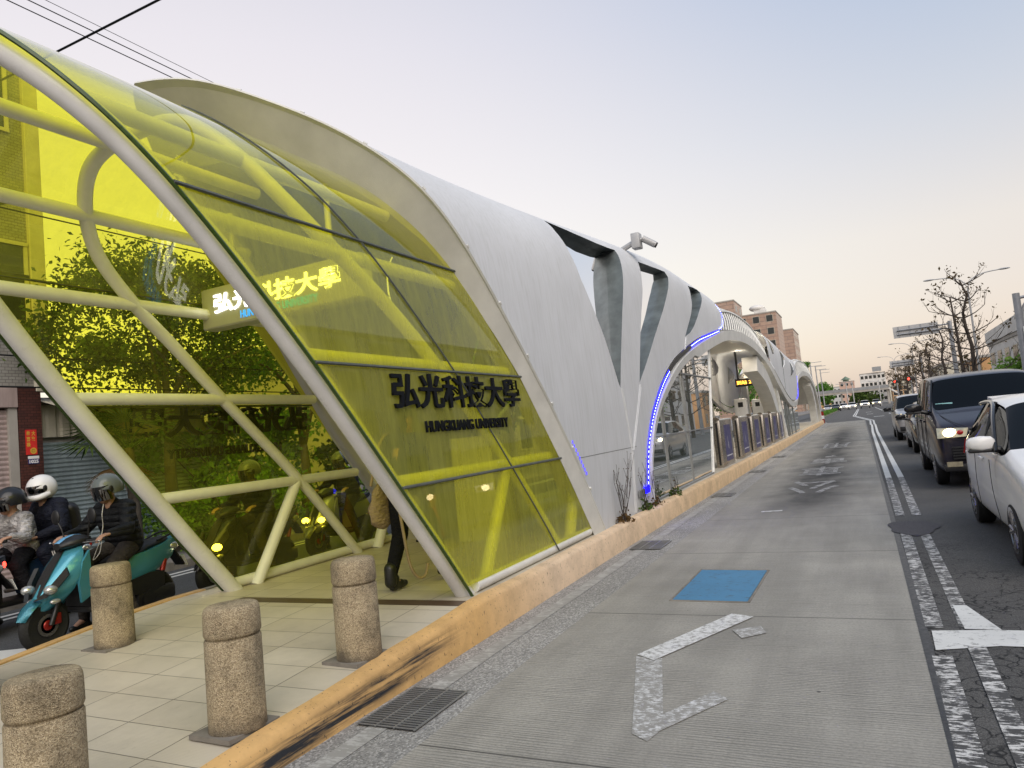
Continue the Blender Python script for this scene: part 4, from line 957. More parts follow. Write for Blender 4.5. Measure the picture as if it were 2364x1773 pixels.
def car(root, st, zlo, wheels, r, paint, W, glass_st, side_ranges, crease=0.5):
    """st: stations along y (front at y=0): (y, z_belt, z_top, half_belt, half_top, z_bottom). glass cells picked by station index"""
    rings = []
    for (y, zb, zt, wb, wt, z0) in st:
        zm = z0+(zb-z0)*0.45; half = [(0, z0), (wb*0.86, z0), (wb*0.975, z0+0.07), (wb*1.0, zm), (wb*0.985, zb-0.05), (wb*0.955, zb)]
        half += [(wb*0.945+(wt-wb*0.945)*0.5, zb+(zt-zb)*0.5), (wt, zt-0.05*min(1, (zt-zb)/0.3)), (wt*0.86, zt-0.008), (wt*0.45, zt+0.01), (0, zt+0.016)]
        ring = [(x, y, z) for x, z in half]+[(-x, y, z) for x, z in half[::-1][1:-1]]
        rings.append(ring)
    bm = B(); R_ = loft(bm, rings); bm.faces.ensure_lookup_table(); n = len(rings[0])
    cr = bm.edges.layers.float.new('crease_edge')
    vidx = {v: (i, j) for i, r_ in enumerate(R_) for j, v in enumerate(r_)}
    def cell(f):
        ii = sorted({vidx[v][0] for v in f.verts}); jj = sorted({vidx[v][1] for v in f.verts})
        if len(ii) != 2: return None
        j = 19 if (jj[0] == 0 and jj[1] == n-1) else jj[0]
        return ii[0], j
    for f in bm.faces:
        c = cell(f)
        if not c: continue
        i, j = c
        jm = j if j < 10 else n-1-j
        if (i, 'F') in glass_st and jm in (7, 8, 9): f.material_index = 1
        if i in side_ranges and jm in (5, 6): f.material_index = 2
    for e in bm.edges:
        ms = {f.material_index for f in e.link_faces}
        if len(ms) > 1: e[cr] = 0.75
    bmesh.ops.recalc_face_normals(bm, faces=bm.faces[:])
    me = bpy.data.meshes.new('body'); bm.to_mesh(me); bm.free()
    o = link('body', me, None, root); md = o.modifiers.new('s', 'SUBSURF'); md.levels = 3; md.render_levels = 3
    cut = B()
    for y in wheels:
        for s in (-1, 1):
            lathe(cut, [(r*1.13, -0.16), (r*1.13, 0.4)], (s*W-0.12*s if s > 0 else s*W-0.28, y, r*1.0), 40, 'X')
    mc = bpy.data.meshes.new('cut'); cut.to_mesh(mc); cut.free(); oc = link('cut', mc, None)
    mb = o.modifiers.new('b', 'BOOLEAN'); mb.object = oc; mb.operation = 'DIFFERENCE'; mb.solver = 'EXACT'
    apply_mods(o); bpy.data.objects.remove(oc); oc = None
    # split into painted body and panes
    src = B(); src.from_mesh(o.data)
    def sub(pred, nm, mat):
        b = src.copy(); bmesh.ops.delete(b, geom=[f for f in b.faces if not pred(f)], context='FACES')
        x = obj(nm, b, mat, root, None)
        x.data.polygons.foreach_set('use_smooth', [True]*len(x.data.polygons)); x.data.set_sharp_from_angle(angle=math.radians(40)); 
        for p in x.data.polygons: p.material_index = 0
        return x
    sub(lambda f: f.material_index == 1 and f.calc_center_median().y < st[len(st)//2][0], 'windscreen', M['car_glass'])
    sub(lambda f: f.material_index == 1 and f.calc_center_median().y >= st[len(st)//2][0], 'rear_window', M['car_glass'])
    for s in (1, -1): sub(lambda f: f.material_index == 2 and f.calc_center_median().x*s > 0, 'side_window', M['car_glass'])
    body = sub(lambda f: f.material_index not in (1, 2), 'body', paint); src.free(); bpy.data.objects.remove(o)
    bm = B(); box(bm, -W*0.82, W*0.82, st[2][0]+0.3, st[-2][0]-0.2, st[1][5]+0.03, st[2][1]-0.14); obj('cabin_floor', bm, M['interior'], root, None)
    for y in wheels:
        for s in (-1, 1): wheel(root, s*(W-0.115), y, r, 0.2, s)
    return body
def mirror_arm(root, x, y, z, s, mat, sc=1.0):
    bm = B(); rings = []
    for k, (t, h, d) in enumerate([(0.0, 0.05, 0.03), (0.03, 0.085, 0.06), (0.12, 0.095, 0.075), (0.2, 0.08, 0.065), (0.235, 0.045, 0.035), (0.245, 0.01, 0.01)]):
        se = lambda v: math.copysign(abs(v)**0.6, v); rings.append([(x+s*(0.06+t)*sc, y+d*sc*se(math.cos(a))-0.02*t*5, z+h*0.82*sc*se(math.sin(a))*(1.0-0.25*(t/0.245 if math.sin(a) < 0 else 0))) for a in [2*PI*i/16 for i in range(16)]])
    loft(bm, rings); m_ = obj('wing_mirror', bm, mat, root, 50)
    bm = B(); box(bm, *sorted((x+s*0.075*sc, x+s*0.29*sc)), y-0.072*sc, y+0.05*sc, z-0.082*sc, z-0.045*sc, bev=0.012); obj('mirror_base', bm, M['black'], m_, 40)
    bm = B(); tube(bm, [(x-s*0.06, y+0.02, z-0.09*sc), (x+s*0.09*sc, y, z-0.05*sc)], [0.035*sc, 0.03*sc], 8); obj('mirror_stalk', bm, M['black'], m_, 40)
def plate(nm, root, pts, mat, th=0.006, smooth=None):
    bm = B(); n = (Vector(pts[1])-Vector(pts[0])).cross(Vector(pts[2])-Vector(pts[0])).normalized(); prism(bm, pts, n*th)
    return obj(nm, bm, mat, root, smooth)
# dark people carrier
van = thing('van', 'dark purple people carrier with lit headlamps waiting in the lane beside the double white line', 'van', (1.985, 13.72, 0))
W = 0.95
st_ = [(0.0, 0.80, 0.86, 0.80, 0.72, 0.30), (0.05, 0.98, 1.03, 0.88, 0.80, 0.26), (0.25, 1.06, 1.12, 0.93, 0.84, 0.24), (0.95, 1.22, 1.30, 0.945, 0.86, 0.24), (1.72, 1.24, 1.86, 0.95, 0.76, 0.26), (2.05, 1.24, 1.93, 0.95, 0.77, 0.26), (3.0, 1.24, 1.965, 0.95, 0.78, 0.26), (4.2, 1.24, 1.95, 0.95, 0.77, 0.26), (4.75, 1.22, 1.90, 0.93, 0.74, 0.28), (4.88, 0.95, 1.2, 0.88, 0.7, 0.32)]
car(van, st_, 0.26, (0.98, 3.98), 0.33, M['car_dark'], W, {(3, 'F')}, (4, 5, 6, 7))
for s in (-1, 1):
    hl = plate('headlamp', van, [(s*0.90, 0.07, 1.02), (s*0.905, 0.02, 0.85), (s*0.5, -0.045, 0.86), (s*0.46, -0.03, 1.0)] if s > 0 else [(s*0.46, -0.03, 1.0), (s*0.5, -0.045, 0.86), (s*0.905, 0.02, 0.85), (s*0.90, 0.07, 1.02)], M['head_reflector'], -0.02)
    bm = B(); sphere(bm, (s*0.72, -0.012, 0.935), 0.085, 14, 8, (1.25, 0.35, 0.85)); obj('lamp', bm, M['headlamp'], hl, 40)
    bm = B(); sphere(bm, (s*0.58, -0.04, 0.93), 0.045, 12, 8, (1.1, 0.4, 0.9)); obj('indicator', bm, M['red_lens'], hl, 40)
    plate('fog_lamp', van, [(s*0.82, 0.0, 0.46), (s*0.82, 0.0, 0.38), (s*0.60, -0.03, 0.38), (s*0.60, -0.03, 0.46)], M['head_reflector'], -0.015 if s > 0 else 0.03)
    mirror_arm(van, s*0.93, 1.2, 1.36, s, M['car_black'], 1.15)
for z in (0.955, 0.885): plate('grille_bar', van, [(-0.46, -0.05, z), (0.46, -0.05, z), (0.46, -0.05, z-0.02), (-0.46, -0.05, z-0.02)], M['chrome'], -0.012)
plate('grille', van, [(-0.46, -0.035, 0.99), (0.46, -0.035, 0.99), (0.46, -0.035, 0.86), (-0.46, -0.035, 0.86)], M['black'], -0.012)
bm = B()
for k in range(5): box(bm, -0.72, 0.72, -0.05, 0.0, 0.50+0.045*k, 0.525+0.045*k)
obj('lower_grille', bm, M['black'], van, None)
bm = B(); box(bm, -0.86, 0.86, -0.03, 0.06, 0.30, 0.42, bev=0.02); obj('bumper_lip', bm, M['black'], van, 40)
for x in (-0.45, 0.45):
    bm = B(); box(bm, x-0.25, x+0.25, 1.85, 2.0, 1.05, 1.5, bev=0.05); sphere(bm, (x, 1.92, 1.58), 0.12, 12, 8, (1, 0.5, 1)); obj('seat', bm, M['interior'], van, 40)
plate('dash_permit', van, [(-0.78, 1.10, 1.33), (-0.52, 1.06, 1.33), (-0.52, 1.09, 1.42), (-0.78, 1.13, 1.42)], simple('permit_teal', (0.25, 0.5, 0.5), 0.4), 0.004)
for s in (-1, 1):
    bm = B(); tube(bm, spline([(s*0.47, -0.03, 1.015), (s*0.60, 0.10, 1.075), (s*0.74, 0.50, 1.185), (s*0.80, 0.93, 1.27)], 5), 0.006, 5); obj('bonnet_gap', bm, M['black'], van, None)
    for y in (1.62, 2.55, 3.75): bm = B(); tube(bm, spline([(s*0.80, y+0.04, 1.84), (s*0.915, y, 1.25), (s*0.955, y, 0.8), (s*0.935, y, 0.33)], 5), 0.007, 5); obj('door_gap', bm, M['black'], van, None)
    bm = B(); tube(bm, [(s*0.945, 2.6, 1.06), (s*0.945, 4.5, 1.06)], 0.01, 5); obj('door_rail', bm, M['black'], van, None)
    for y in (1.75, 2.7): bm = B(); box(bm, s*0.95-0.015, s*0.95+0.015, y, y+0.2, 1.08, 1.115, bev=0.01); obj('door_handle', bm, M['car_dark'], van, 40)
    bm = B(); tube(bm, [(s*0.10, 1.06, 1.30), (s*0.62, 1.16, 1.345)], 0.011, 5); obj('wiper', bm, M['black'], van, 40)
    bm = B(); tube(bm, spline([(s*0.875, 1.02, 1.275), (s*0.82, 1.35, 1.55), (s*0.745, 1.70, 1.845)], 5), 0.022, 6); obj('screen_pillar', bm, M['car_black'], van, 40)
# white hatchback, front right
hat = thing('hatchback', 'white hatchback with black door visors cut off by the right edge of the photo', 'car', (1.93, 6.98, 0))
hst = [(0.0, 0.52, 0.60, 0.64, 0.52, 0.24), (0.08, 0.68, 0.74, 0.76, 0.66, 0.2), (0.5, 0.88, 0.93, 0.83, 0.74, 0.2), (0.98, 0.95, 1.02, 0.845, 0.74, 0.2), (1.82, 0.97, 1.44, 0.85, 0.60, 0.2), (2.2, 0.98, 1.50, 0.85, 0.62, 0.2), (2.95, 1.0, 1.51, 0.85, 0.61, 0.2), (3.45, 1.02, 1.45, 0.84, 0.57, 0.22), (3.82, 1.0, 1.18, 0.80, 0.58, 0.26), (3.92, 0.62, 0.95, 0.74, 0.52, 0.30)]
car(hat, hst, 0.2, (0.78, 3.31), 0.295, M['car_white'], 0.85, {(3, 'F'), (7, 'F')}, (3, 4, 5, 6))
for s in (-1, 1):
    mirror_arm(hat, s*0.75, 1.27, 1.07, s, M['car_white'], 1.0)
    plate('headlamp', hat, [(s*0.80, 0.55, 0.83), (s*0.78, 0.3, 0.68), (s*0.5, 0.06, 0.66), (s*0.5, 0.16, 0.76)] if s > 0 else [(s*0.5, 0.16, 0.76), (s*0.5, 0.06, 0.66), (s*0.78, 0.3, 0.68), (s*0.80, 0.55, 0.83)], M['head_reflector'], 0.02)
    plate('tail_lamp', hat, [(s*0.80, 3.62, 1.0), (s*0.78, 3.86, 0.98), (s*0.79, 3.84, 0.78), (s*0.835, 3.66, 0.82)] if s > 0 else [(s*0.835, 3.66, 0.82), (s*0.79, 3.84, 0.78), (s*0.78, 3.86, 0.98), (s*0.80, 3.62, 1.0)], M['red_lens'], 0.02)
    bm = B(); tube(bm, spline([(s*0.83, 1.15, 1.0), (s*0.76, 1.55, 1.27), (s*0.68, 2.0, 1.43), (s*0.655, 2.5, 1.455), (s*0.67, 3.0, 1.43)], 6), [0.012]+[0.02]*23+[0.012], 6); obj('door_visor', bm, M['car_black'], hat, 40)
    for y in (1.95, 2.95): bm = B(); box(bm, s*0.855-0.012, s*0.855+0.012, y, y+0.19, 0.86, 0.89, bev=0.008); obj('door_handle', bm, M['car_white'], hat, 40)
    bm = B(); tube(bm, [(s*0.775, 2.16, 0.99), (s*0.63, 2.22, 1.45)], 0.03, 6); obj('door_pillar', bm, M['car_black'], hat, 40)
    bm = B(); tube(bm, spline([(s*0.856, 1.45, 0.9), (s*0.862, 1.42, 0.6), (s*0.84, 1.3, 0.28)], 5), 0.004, 4); tube(bm, spline([(s*0.85, 2.45, 0.95), (s*0.864, 2.47, 0.6), (s*0.845, 2.5, 0.28)], 5), 0.004, 4); obj('door_gap', bm, M['black'], hat, None)
for s in (-1, 1):
    bm = B(); sphere(bm, (s*0.60, 0.20, 0.71), 0.2, 18, 10, (0.85, 0.95, 0.42)); obj('headlamp_lens', bm, M['lamp_clear'] if 'lamp_clear' in M else M['head_reflector'], hat, 50)
    bm = B(); sphere(bm, (s*0.58, 0.03, 0.36), 0.1, 14, 8, (1.0, 0.6, 0.7)); obj('fog_lamp', bm, M['black'], hat, 50)
bm = B(); box(bm, -0.42, 0.42, -0.015, 0.1, 0.60, 0.70, bev=0.02); obj('grille', bm, M['black'], hat, 40)
bm = B(); box(bm, -0.40, 0.40, -0.015, 0.1, 0.28, 0.42, bev=0.02); obj('lower_grille', bm, M['black'], hat, 40)
bm = B(); box(bm, -0.19, 0.19, -0.03, 0.0, 0.46, 0.56, bev=0.004); obj('number_plate', bm, M['white_steel'], hat, None)
bm = B(); tube(bm, spline([(-0.62, 0.62, 0.90), (-0.5, 0.15, 0.78), (0, 0.06, 0.765), (0.5, 0.15, 0.78), (0.62, 0.62, 0.90)], 6), 0.006, 5); obj('bonnet_gap', bm, M['black'], hat, None)
bm = B(); rings = []
for x in (-0.5, 0, 0.5): rings.append([(x, 3.3, 1.475), (x, 3.62, 1.50), (x, 3.64, 1.46), (x, 3.35, 1.44)])
loft(bm, rings); obj('roof_spoiler', bm, M['car_white'], hat, 40)
# silver SUV and dark saloon behind the van
suv = thing('suv', 'silver SUV with a lit headlamp farther back behind the dark people carrier', 'car', (2.0, 29.6, 0))
sst_ = [(0.0, 0.72, 0.80, 0.74, 0.62, 0.30), (0.08, 0.92, 0.97, 0.84, 0.74, 0.26), (0.5, 1.03, 1.08, 0.9, 0.8, 0.25), (1.15, 1.10, 1.16, 0.915, 0.8, 0.25), (1.95, 1.12, 1.62, 0.92, 0.68, 0.25), (2.4, 1.12, 1.68, 0.92, 0.7, 0.25), (3.4, 1.13, 1.68, 0.92, 0.69, 0.25), (4.1, 1.14, 1.6, 0.9, 0.66, 0.27), (4.45, 1.08, 1.3, 0.87, 0.65, 0.3), (4.55, 0.7, 1.05, 0.8, 0.6, 0.35)]
car(suv, sst_, 0.25, (0.9, 3.55), 0.35, M['car_silver'], 0.92, {(3, 'F'), (7, 'F')}, (3, 4, 5, 6))
for s in (-1, 1):
    mirror_arm(suv, s*0.90, 1.45, 1.18, s, M['car_black'], 1.1)
    hl = plate('headlamp', suv, [(s*0.86, 0.32, 1.0), (s*0.86, 0.22, 0.84), (s*0.55, 0.0, 0.84), (s*0.5, 0.03, 0.94)] if s > 0 else [(s*0.5, 0.03, 0.94), (s*0.55, 0.0, 0.84), (s*0.86, 0.22, 0.84), (s*0.86, 0.32, 1.0)], M['head_reflector'], 0.02)
    bm = B(); sphere(bm, (s*0.72, 0.07, 0.91), 0.09, 12, 8, (1, 0.6, 0.8)); obj('lamp', bm, M['headlamp'], hl, 40)
bm = B(); box(bm, -0.5, 0.5, -0.02, 0.06, 0.66, 0.9, bev=0.01); obj('grille', bm, M['black'], suv, 30)
bm = B(); box(bm, -0.8, 0.8, -0.015, 0.1, 0.36, 0.52, bev=0.02); obj('lower_grille', bm, M['black'], suv, 30)
sal = thing('saloon_car', 'black saloon mostly hidden between the people carrier and the silver SUV', 'car', (2.08, 22.2, 0))
lst = [(0.0, 0.60, 0.66, 0.7, 0.6, 0.24), (0.08, 0.74, 0.78, 0.82, 0.72, 0.2), (0.6, 0.88, 0.92, 0.88, 0.78, 0.2), (1.25, 0.94, 0.99, 0.895, 0.78, 0.2), (2.05, 0.96, 1.38, 0.9, 0.62, 0.2), (2.5, 0.96, 1.44, 0.9, 0.64, 0.2), (3.2, 0.97, 1.42, 0.9, 0.62, 0.2), (4.0, 0.98, 1.05, 0.88, 0.66, 0.22), (4.5, 0.96, 1.0, 0.85, 0.66, 0.26), (4.6, 0.6, 0.9, 0.78, 0.6, 0.3)]
car(sal, lst, 0.2, (0.9, 3.6), 0.32, M['car_black'], 0.9, {(3, 'F'), (6, 'F')}, (3, 4, 5))
for s in (-1, 1):
    mirror_arm(sal, s*0.88, 1.5, 1.02, s, M['car_black'], 1.1)
    plate('headlamp', sal, [(s*0.84, 0.36, 0.8), (s*0.84, 0.26, 0.68), (s*0.5, 0.02, 0.66), (s*0.46, 0.06, 0.74)] if s > 0 else [(s*0.46, 0.06, 0.74), (s*0.5, 0.02, 0.66), (s*0.84, 0.26, 0.68), (s*0.84, 0.36, 0.8)], M['head_reflector'], 0.02)
def recolor(root, frm, to):
    for ch in root.children_recursive:
        if ch.type == 'MESH' and ch.data.materials and ch.data.materials[0] == frm:
            ch.material_slots[0].link = 'OBJECT'; ch.material_slots[0].material = to
# distant traffic
far = [(suv, 0.9, 168, 'white car with bright lamps at the head of the distant oncoming queue', 'car_white'), (hat, -1.6, 172, 'small white car left of the leading distant car', 'car_white'),
       (sal, -4.6, 160, 'dark car beyond the hedge strip in the distance', 'car_black'), (hat, -3.4, 178, 'white hatchback far off between queueing cars', 'car_white'),
       (sal, -6.3, 168, 'grey saloon far off beside the far scooters', 'car_silver'), (suv, 3.4, 186, 'silver car parked far down the right lanes', 'car_silver')]
for src_, x, y, l, mt in far:
    c = dup(src_, (x, y, 0), 0, l, 'distant traffic')
    for ch in c.children_recursive:
        if ch.name.startswith('body'): ch.material_slots[0].link = 'OBJECT'; ch.material_slots[0].material = M[mt]
        if ch.name.startswith('headlamp') and ch.type == 'MESH': ch.material_slots[0].link = 'OBJECT'; ch.material_slots[0].material = M['headlamp']
c = dup(hat, (-7.9, 58, 0), 0, 'silver grey car glimpsed through the far arch of the station')
for ch in c.children_recursive:
    if ch.name.startswith('body'): ch.material_slots[0].link = 'OBJECT'; ch.material_slots[0].material = M['car_silver']
# ------------------------------------------------------------------ scooters and people
M['skin'] = simple('skin', (0.42, 0.24, 0.16), 0.5, 0, 0.08, 8)
def cloth(name, col, var, rough, fold, quilt=0.0, metal=0.0):
    m, N, p = base(name, rough, metal, 0.2); v = coord(N); f = noise(N, v, 5, 6, 0.65)
    N.L(mixc(N, 1.0, col, rampf(N, f, [(0.3, 1-var), (0.7, 1+var)]), 'MULTIPLY'), p.inputs['Base Color'])
    h = mth(N, 'ADD', mth(N, 'MULTIPLY', noise(N, coord(N, (1, 1, 2.2)), 9, 3, 0.6), fold), mth(N, 'MULTIPLY', noise(N, v, 30, 4), fold*0.25))
    if quilt:
        s_ = N.n('SeparateXYZ'); N.L(v, s_.inputs[0]); h = mth(N, 'ADD', h, mth(N, 'MULTIPLY', mth(N, 'ABSOLUTE', mth(N, 'SINE', mth(N, 'MULTIPLY', s_.outputs[2], PI/0.075))), quilt))
    bump(N, p, h, 1.0, 0.03); return m
M['jacket_black'] = cloth('jacket_black', (0.010, 0.011, 0.013), 0.4, 0.6, 1.0, 0.55); M['jacket_navy'] = cloth('jacket_navy', (0.008, 0.010, 0.020), 0.4, 0.7, 1.2)
M['jacket_silver'] = cloth('jacket_silver', (0.36, 0.345, 0.335), 0.75, 0.4, 2.0, 0, 0.3)
M['trousers_dark'] = cloth('trousers_dark', (0.042, 0.036, 0.031), 0.4, 0.85, 1.4); M['trousers_black'] = cloth('trousers_black', (0.006, 0.006, 0.008), 0.3, 0.85, 1.2)
M['canvas'] = simple('canvas', (0.33, 0.25, 0.15), 0.85, 0, 0.25, 10, 0.4, 80)
M['shoe_white'] = simple('shoe_white', (0.62, 0.60, 0.57), 0.6, 0, 0.15, 12); M['boot'] = simple('boot', (0.012, 0.013, 0.011), 0.4, 0, 0.3, 12)
M['scooter_blue'] = car_paint('scooter_blue', (0.07, 0.30, 0.40), 0.22, 0.3); M['scooter_sky'] = car_paint('scooter_sky', (0.16, 0.42, 0.72), 0.25)
M['scooter_navy'] = car_paint('scooter_navy', (0.015, 0.035, 0.075), 0.3)
M['helmet_grey'] = car_paint('helmet_grey', (0.14, 0.16, 0.165), 0.25); M['helmet_white'] = car_paint('helmet_white', (0.75, 0.75, 0.75), 0.25); M['helmet_black'] = car_paint('helmet_black', (0.016, 0.017, 0.02), 0.35)
M['seat_vinyl'] = simple('seat_vinyl', (0.014, 0.014, 0.015), 0.55, 0, 0.2, 10, 0.1, 80)
M['red_metal'] = simple('red_metal', (0.30, 0.02, 0.015), 0.35, 0.3, 0.2, 10)
M['lamp_clear'] = simple('lamp_clear', (0.62, 0.63, 0.62), 0.12, 0.6, 0.35, 22)
def capsule(bm, p0, r0, p1, r1, n=14):
    p0, p1 = Vector(p0), Vector(p1); d = p1-p0
    if d.length < 1e-5: sphere(bm, p0, r0, n, 8); return
    d.normalize(); k = 4; P, R_ = [], []
    for i in range(k): a = PI/2*(1-i/k); P.append(p0-d*r0*math.sin(a)); R_.append(max(1e-4, r0*math.cos(a)))
    P.append(p0); R_.append(r0); P.append(p1); R_.append(r1)
    for i in range(1, k+1): a = PI/2*i/k; P.append(p1+d*r1*math.sin(a)); R_.append(max(1e-4, r1*math.cos(a)))
    tube(bm, P, R_, n)
def blob(name, caps, mat, parent, vox=0.012, sm=6, extra=None):
    bm = B()
    for c in caps: capsule(bm, *c)
    if extra: extra(bm)
    me = bpy.data.meshes.new(name); bm.to_mesh(me); bm.free()
    o = link(name, me, mat, parent)
    r = o.modifiers.new('r', 'REMESH'); r.mode = 'VOXEL'; r.voxel_size = vox
    if sm: s = o.modifiers.new('s', 'SMOOTH'); s.iterations = sm; s.factor = 0.5
    apply_mods(o); o.data.polygons.foreach_set('use_smooth', [True]*len(o.data.polygons)); return o
def hand_caps(wrist, fwd, pal, thumb_side, L_=0.175, curl=0.9):
    """palm plus five bent fingers; fwd = finger direction, pal = direction the palm faces"""
    w = Vector(wrist); f = Vector(fwd).normalized(); p = Vector(pal).normalized(); s = Vector(thumb_side).normalized(); u = L_/0.175
    c = []
    for k in (-1.2, -0.4, 0.4, 1.2): c.append((w+s*k*0.018*u+f*0.01, 0.016*u, w+f*0.08*u+s*k*0.021*u, 0.0135*u))
    for k, ln in zip((1.45, 0.5, -0.48, -1.4), (0.068, 0.077, 0.072, 0.056)):
        b = w+f*0.085*u+s*k*0.020*u; a = curl*0.45; q = b.copy(); ln *= u
        for part, ang in ((0.45, a), (0.32, a*2.1), (0.23, a*3.0)):
            d = f*math.cos(ang)+p*math.sin(ang); e = q+d*ln*part; c.append((q, 0.0088*u, e, 0.0076*u)); q = e
    b = w+f*0.02*u+s*0.03*u; e = b+(f*0.6+s*0.6+p*0.4).normalized()*0.042*u; c += [(b, 0.012*u, e, 0.0105*u), (e, 0.0105*u, e+(f*0.8+s*0.1+p*0.6).normalized()*0.034*u, 0.008*u)]
    return c
def head_caps(h, fw, up=Vector((0, 0, 1))):
    h = Vector(h); f = Vector(fw).normalized(); r = f.cross(up).normalized(); P = lambda a, b, c: h+f*a+r*b+up*c
    return [(P(-0.01, 0, 0.03), 0.088, P(0.015, 0, 0.02), 0.085), (P(0.03, 0, -0.05), 0.064, P(0.045, 0, -0.075), 0.048), (P(0.09, 0, 0.01), 0.011, P(0.107, 0, -0.022), 0.014),
            (P(0.085, -0.014, -0.062), 0.010, P(0.085, 0.014, -0.062), 0.010), (P(0.07, -0.03, 0.03), 0.018, P(0.07, 0.03, 0.03), 0.018), (P(-0.005, 0.088, -0.01), 0.014, P(-0.01, 0.09, 0.015), 0.017), (P(-0.005, -0.088, -0.01), 0.014, P(-0.01, -0.09, 0.015), 0.017),
            (P(-0.02, 0, -0.06), 0.052, P(-0.03, 0, -0.17), 0.056)]
def shoe(parent, toe, heel, mat, h=0.09, nm='shoe', sole=None):
    t, k = Vector(toe), Vector(heel); d = (t-k).normalized()
    o = blob(nm, [(k+Vector((0, 0, 0.045)), 0.038, k+d*0.12+Vector((0, 0, 0.045)), 0.04), (k+d*0.1+Vector((0, 0, 0.04)), 0.04, t-d*0.04+Vector((0, 0, 0.032)), 0.032), (k+d*0.03+Vector((0, 0, 0.06)), 0.042, k+d*0.04+Vector((0, 0, h+0.02)), 0.044)], mat, parent, 0.010, 3)
    return o
def person(label, loc, rz, J, mats, vox=0.011, grip=None, helmet=None, group=None, hands=True):
    """J: joints in local coords, facing -y. keys hip, chest, neck, head, sL,eL,wL,sR.. , kL,aL,tL.."""
    V_ = {k: Vector(v) for k, v in J.items() if isinstance(v, tuple)}
    caps = head_caps(V_['head'], J.get('look', (0, -1, 0)))
    caps += [(V_['neck'], 0.055, V_['chest'], 0.10), (V_['chest'], 0.12, V_['hip'], 0.11)]
    for s in 'LR':
        caps += [(V_['s'+s], 0.05, V_['e'+s], 0.04), (V_['e'+s], 0.04, V_['w'+s], 0.027), (V_['chest'], 0.08, V_['s'+s], 0.055)]
        caps += [(V_['hip']+Vector(((0.08 if s == 'L' else -0.08), 0, 0)), 0.085, V_['k'+s], 0.055), (V_['k'+s], 0.052, V_['a'+s], 0.038), (V_['a'+s], 0.036, V_['t'+s]*0.7+V_['a'+s]*0.3, 0.025)]
        if hands:
            f = J.get('hf'+s, (0, -1, -0.15)); p = J.get('hp'+s, (0, -0.3, -1)); th = J.get('ht'+s, ((-1 if s == 'L' else 1), 0, 0))
            caps += hand_caps(V_['w'+s], f, p, th, 0.175, J.get('curl', 1.0))
    body = blob('person', caps, M['skin'], None, 0.0058 if hands else 0.010, 2)
    body.location = loc; body.rotation_euler = (0, 0, rz); props(body, label, 'person', group)
    up = []
    c, h, nk = V_['chest'], V_['hip'], V_['neck']
    bulk = J.get('bulk', 1.0)
    sh = (V_['sL']-V_['sR']); ax = sh.normalized()
    for k in (-1, 0, 1): up += [(c+ax*0.09*k, 0.125*bulk, h+ax*0.075*k+Vector((0, 0, 0.02)), 0.118*bulk)]
    up += [(V_['sL'], 0.082*bulk, V_['sR'], 0.082*bulk), (nk+Vector((0, 0, -0.055)), 0.072, c, 0.12*bulk), (nk+Vector((0, 0.01, -0.01)), 0.066, nk+Vector((0, 0, -0.05)), 0.075)]
    for s in 'LR':
        w2 = V_['w'+s]*0.93+V_['e'+s]*0.07
        up += [(V_['s'+s], 0.078*bulk, V_['e'+s], 0.062*bulk), (V_['e'+s], 0.062*bulk, w2, 0.044*bulk)]
        m1 = V_['s'+s].lerp(V_['e'+s], 0.45); up.append((m1, 0.074*bulk, m1, 0.074*bulk))
    j = blob('jacket', up, mats['jacket'], body, vox, 4)
    lo = []
    for s, sg in (('L', 1), ('R', -1)):
        lo += [(h+ax*0.075*sg, 0.112, V_['k'+s], 0.078), (V_['k'+s], 0.075, V_['a'+s]+Vector((0, 0, 0.02)), 0.056)]
    lo.append((h+ax*0.07, 0.115, h-ax*0.07, 0.115)); t = blob('trousers', lo, mats['trousers'], body, vox, 3)
    for s in 'LR': shoe(body, V_['t'+s], V_['a'+s]+Vector((0, 0.03, -0.07)) if 'h'+s not in V_ else V_['h'+s], mats['shoe'])
    if helmet:
        hd = V_['head']; f = Vector(J.get('look', (0, -1, 0))).normalized(); r = f.cross(Vector((0, 0, 1))).normalized(); u = r.cross(f)
        m4 = Matrix((r, f, u)).transposed().to_4x4(); m4.translation = hd+u*0.035
        full = helmet.get('full', False); bm = B(); rings = []
        # shell of revolution opened at the face
        n1, n2 = 28, 14; vs = {}
        for i in range(n2+1):
            th = PI*0.62*i/n2 if not full else PI*0.80*i/n2
            for k in range(n1):
                a = 2*PI*k/n1; fr = math.sin(a)   # +f is the face
                x, y, z = 0.128*math.sin(th)*math.cos(a), 0.150*math.sin(th)*math.sin(a)-0.012, 0.140*math.cos(th)
                if fr > 0.35 and z < 0.02: z = 0.02+(z-0.02)*0.25
                vs[i, k] = bm.verts.new((x, y, z))
        for i in range(n2):
            for k in range(n1):
                q = [vs[i, k], vs[i, (k+1) % n1], vs[i+1, (k+1) % n1], vs[i+1, k]]
                try: bm.faces.new(q)
                except ValueError: pass
        bmesh.ops.remove_doubles(bm, verts=bm.verts[:], dist=0.0005)
        bmesh.ops.solidify(bm, geom=bm.faces[:], thickness=0.018)
        for v in bm.verts: v.co = m4 @ v.co
        hm = obj('helmet', bm, helmet['mat'], body, 50)
        bm = B(); rings = []
        for i in range(7):
            z = 0.045-0.155*i/6 if not full else 0.04-0.10*i/6; rr = 0.168-0.012*i/6
            rings.append([(rr*0.82*math.cos(a), rr*math.sin(a)-0.01+0.01*math.sin(i/6*PI), z) for a in [PI*(0.10+0.80*k/16) for k in range(17)]])
        loft(bm, rings, False, False)
        for v in bm.verts: v.co = m4 @ v.co
        obj('visor', bm, M['visor'], hm, 60)
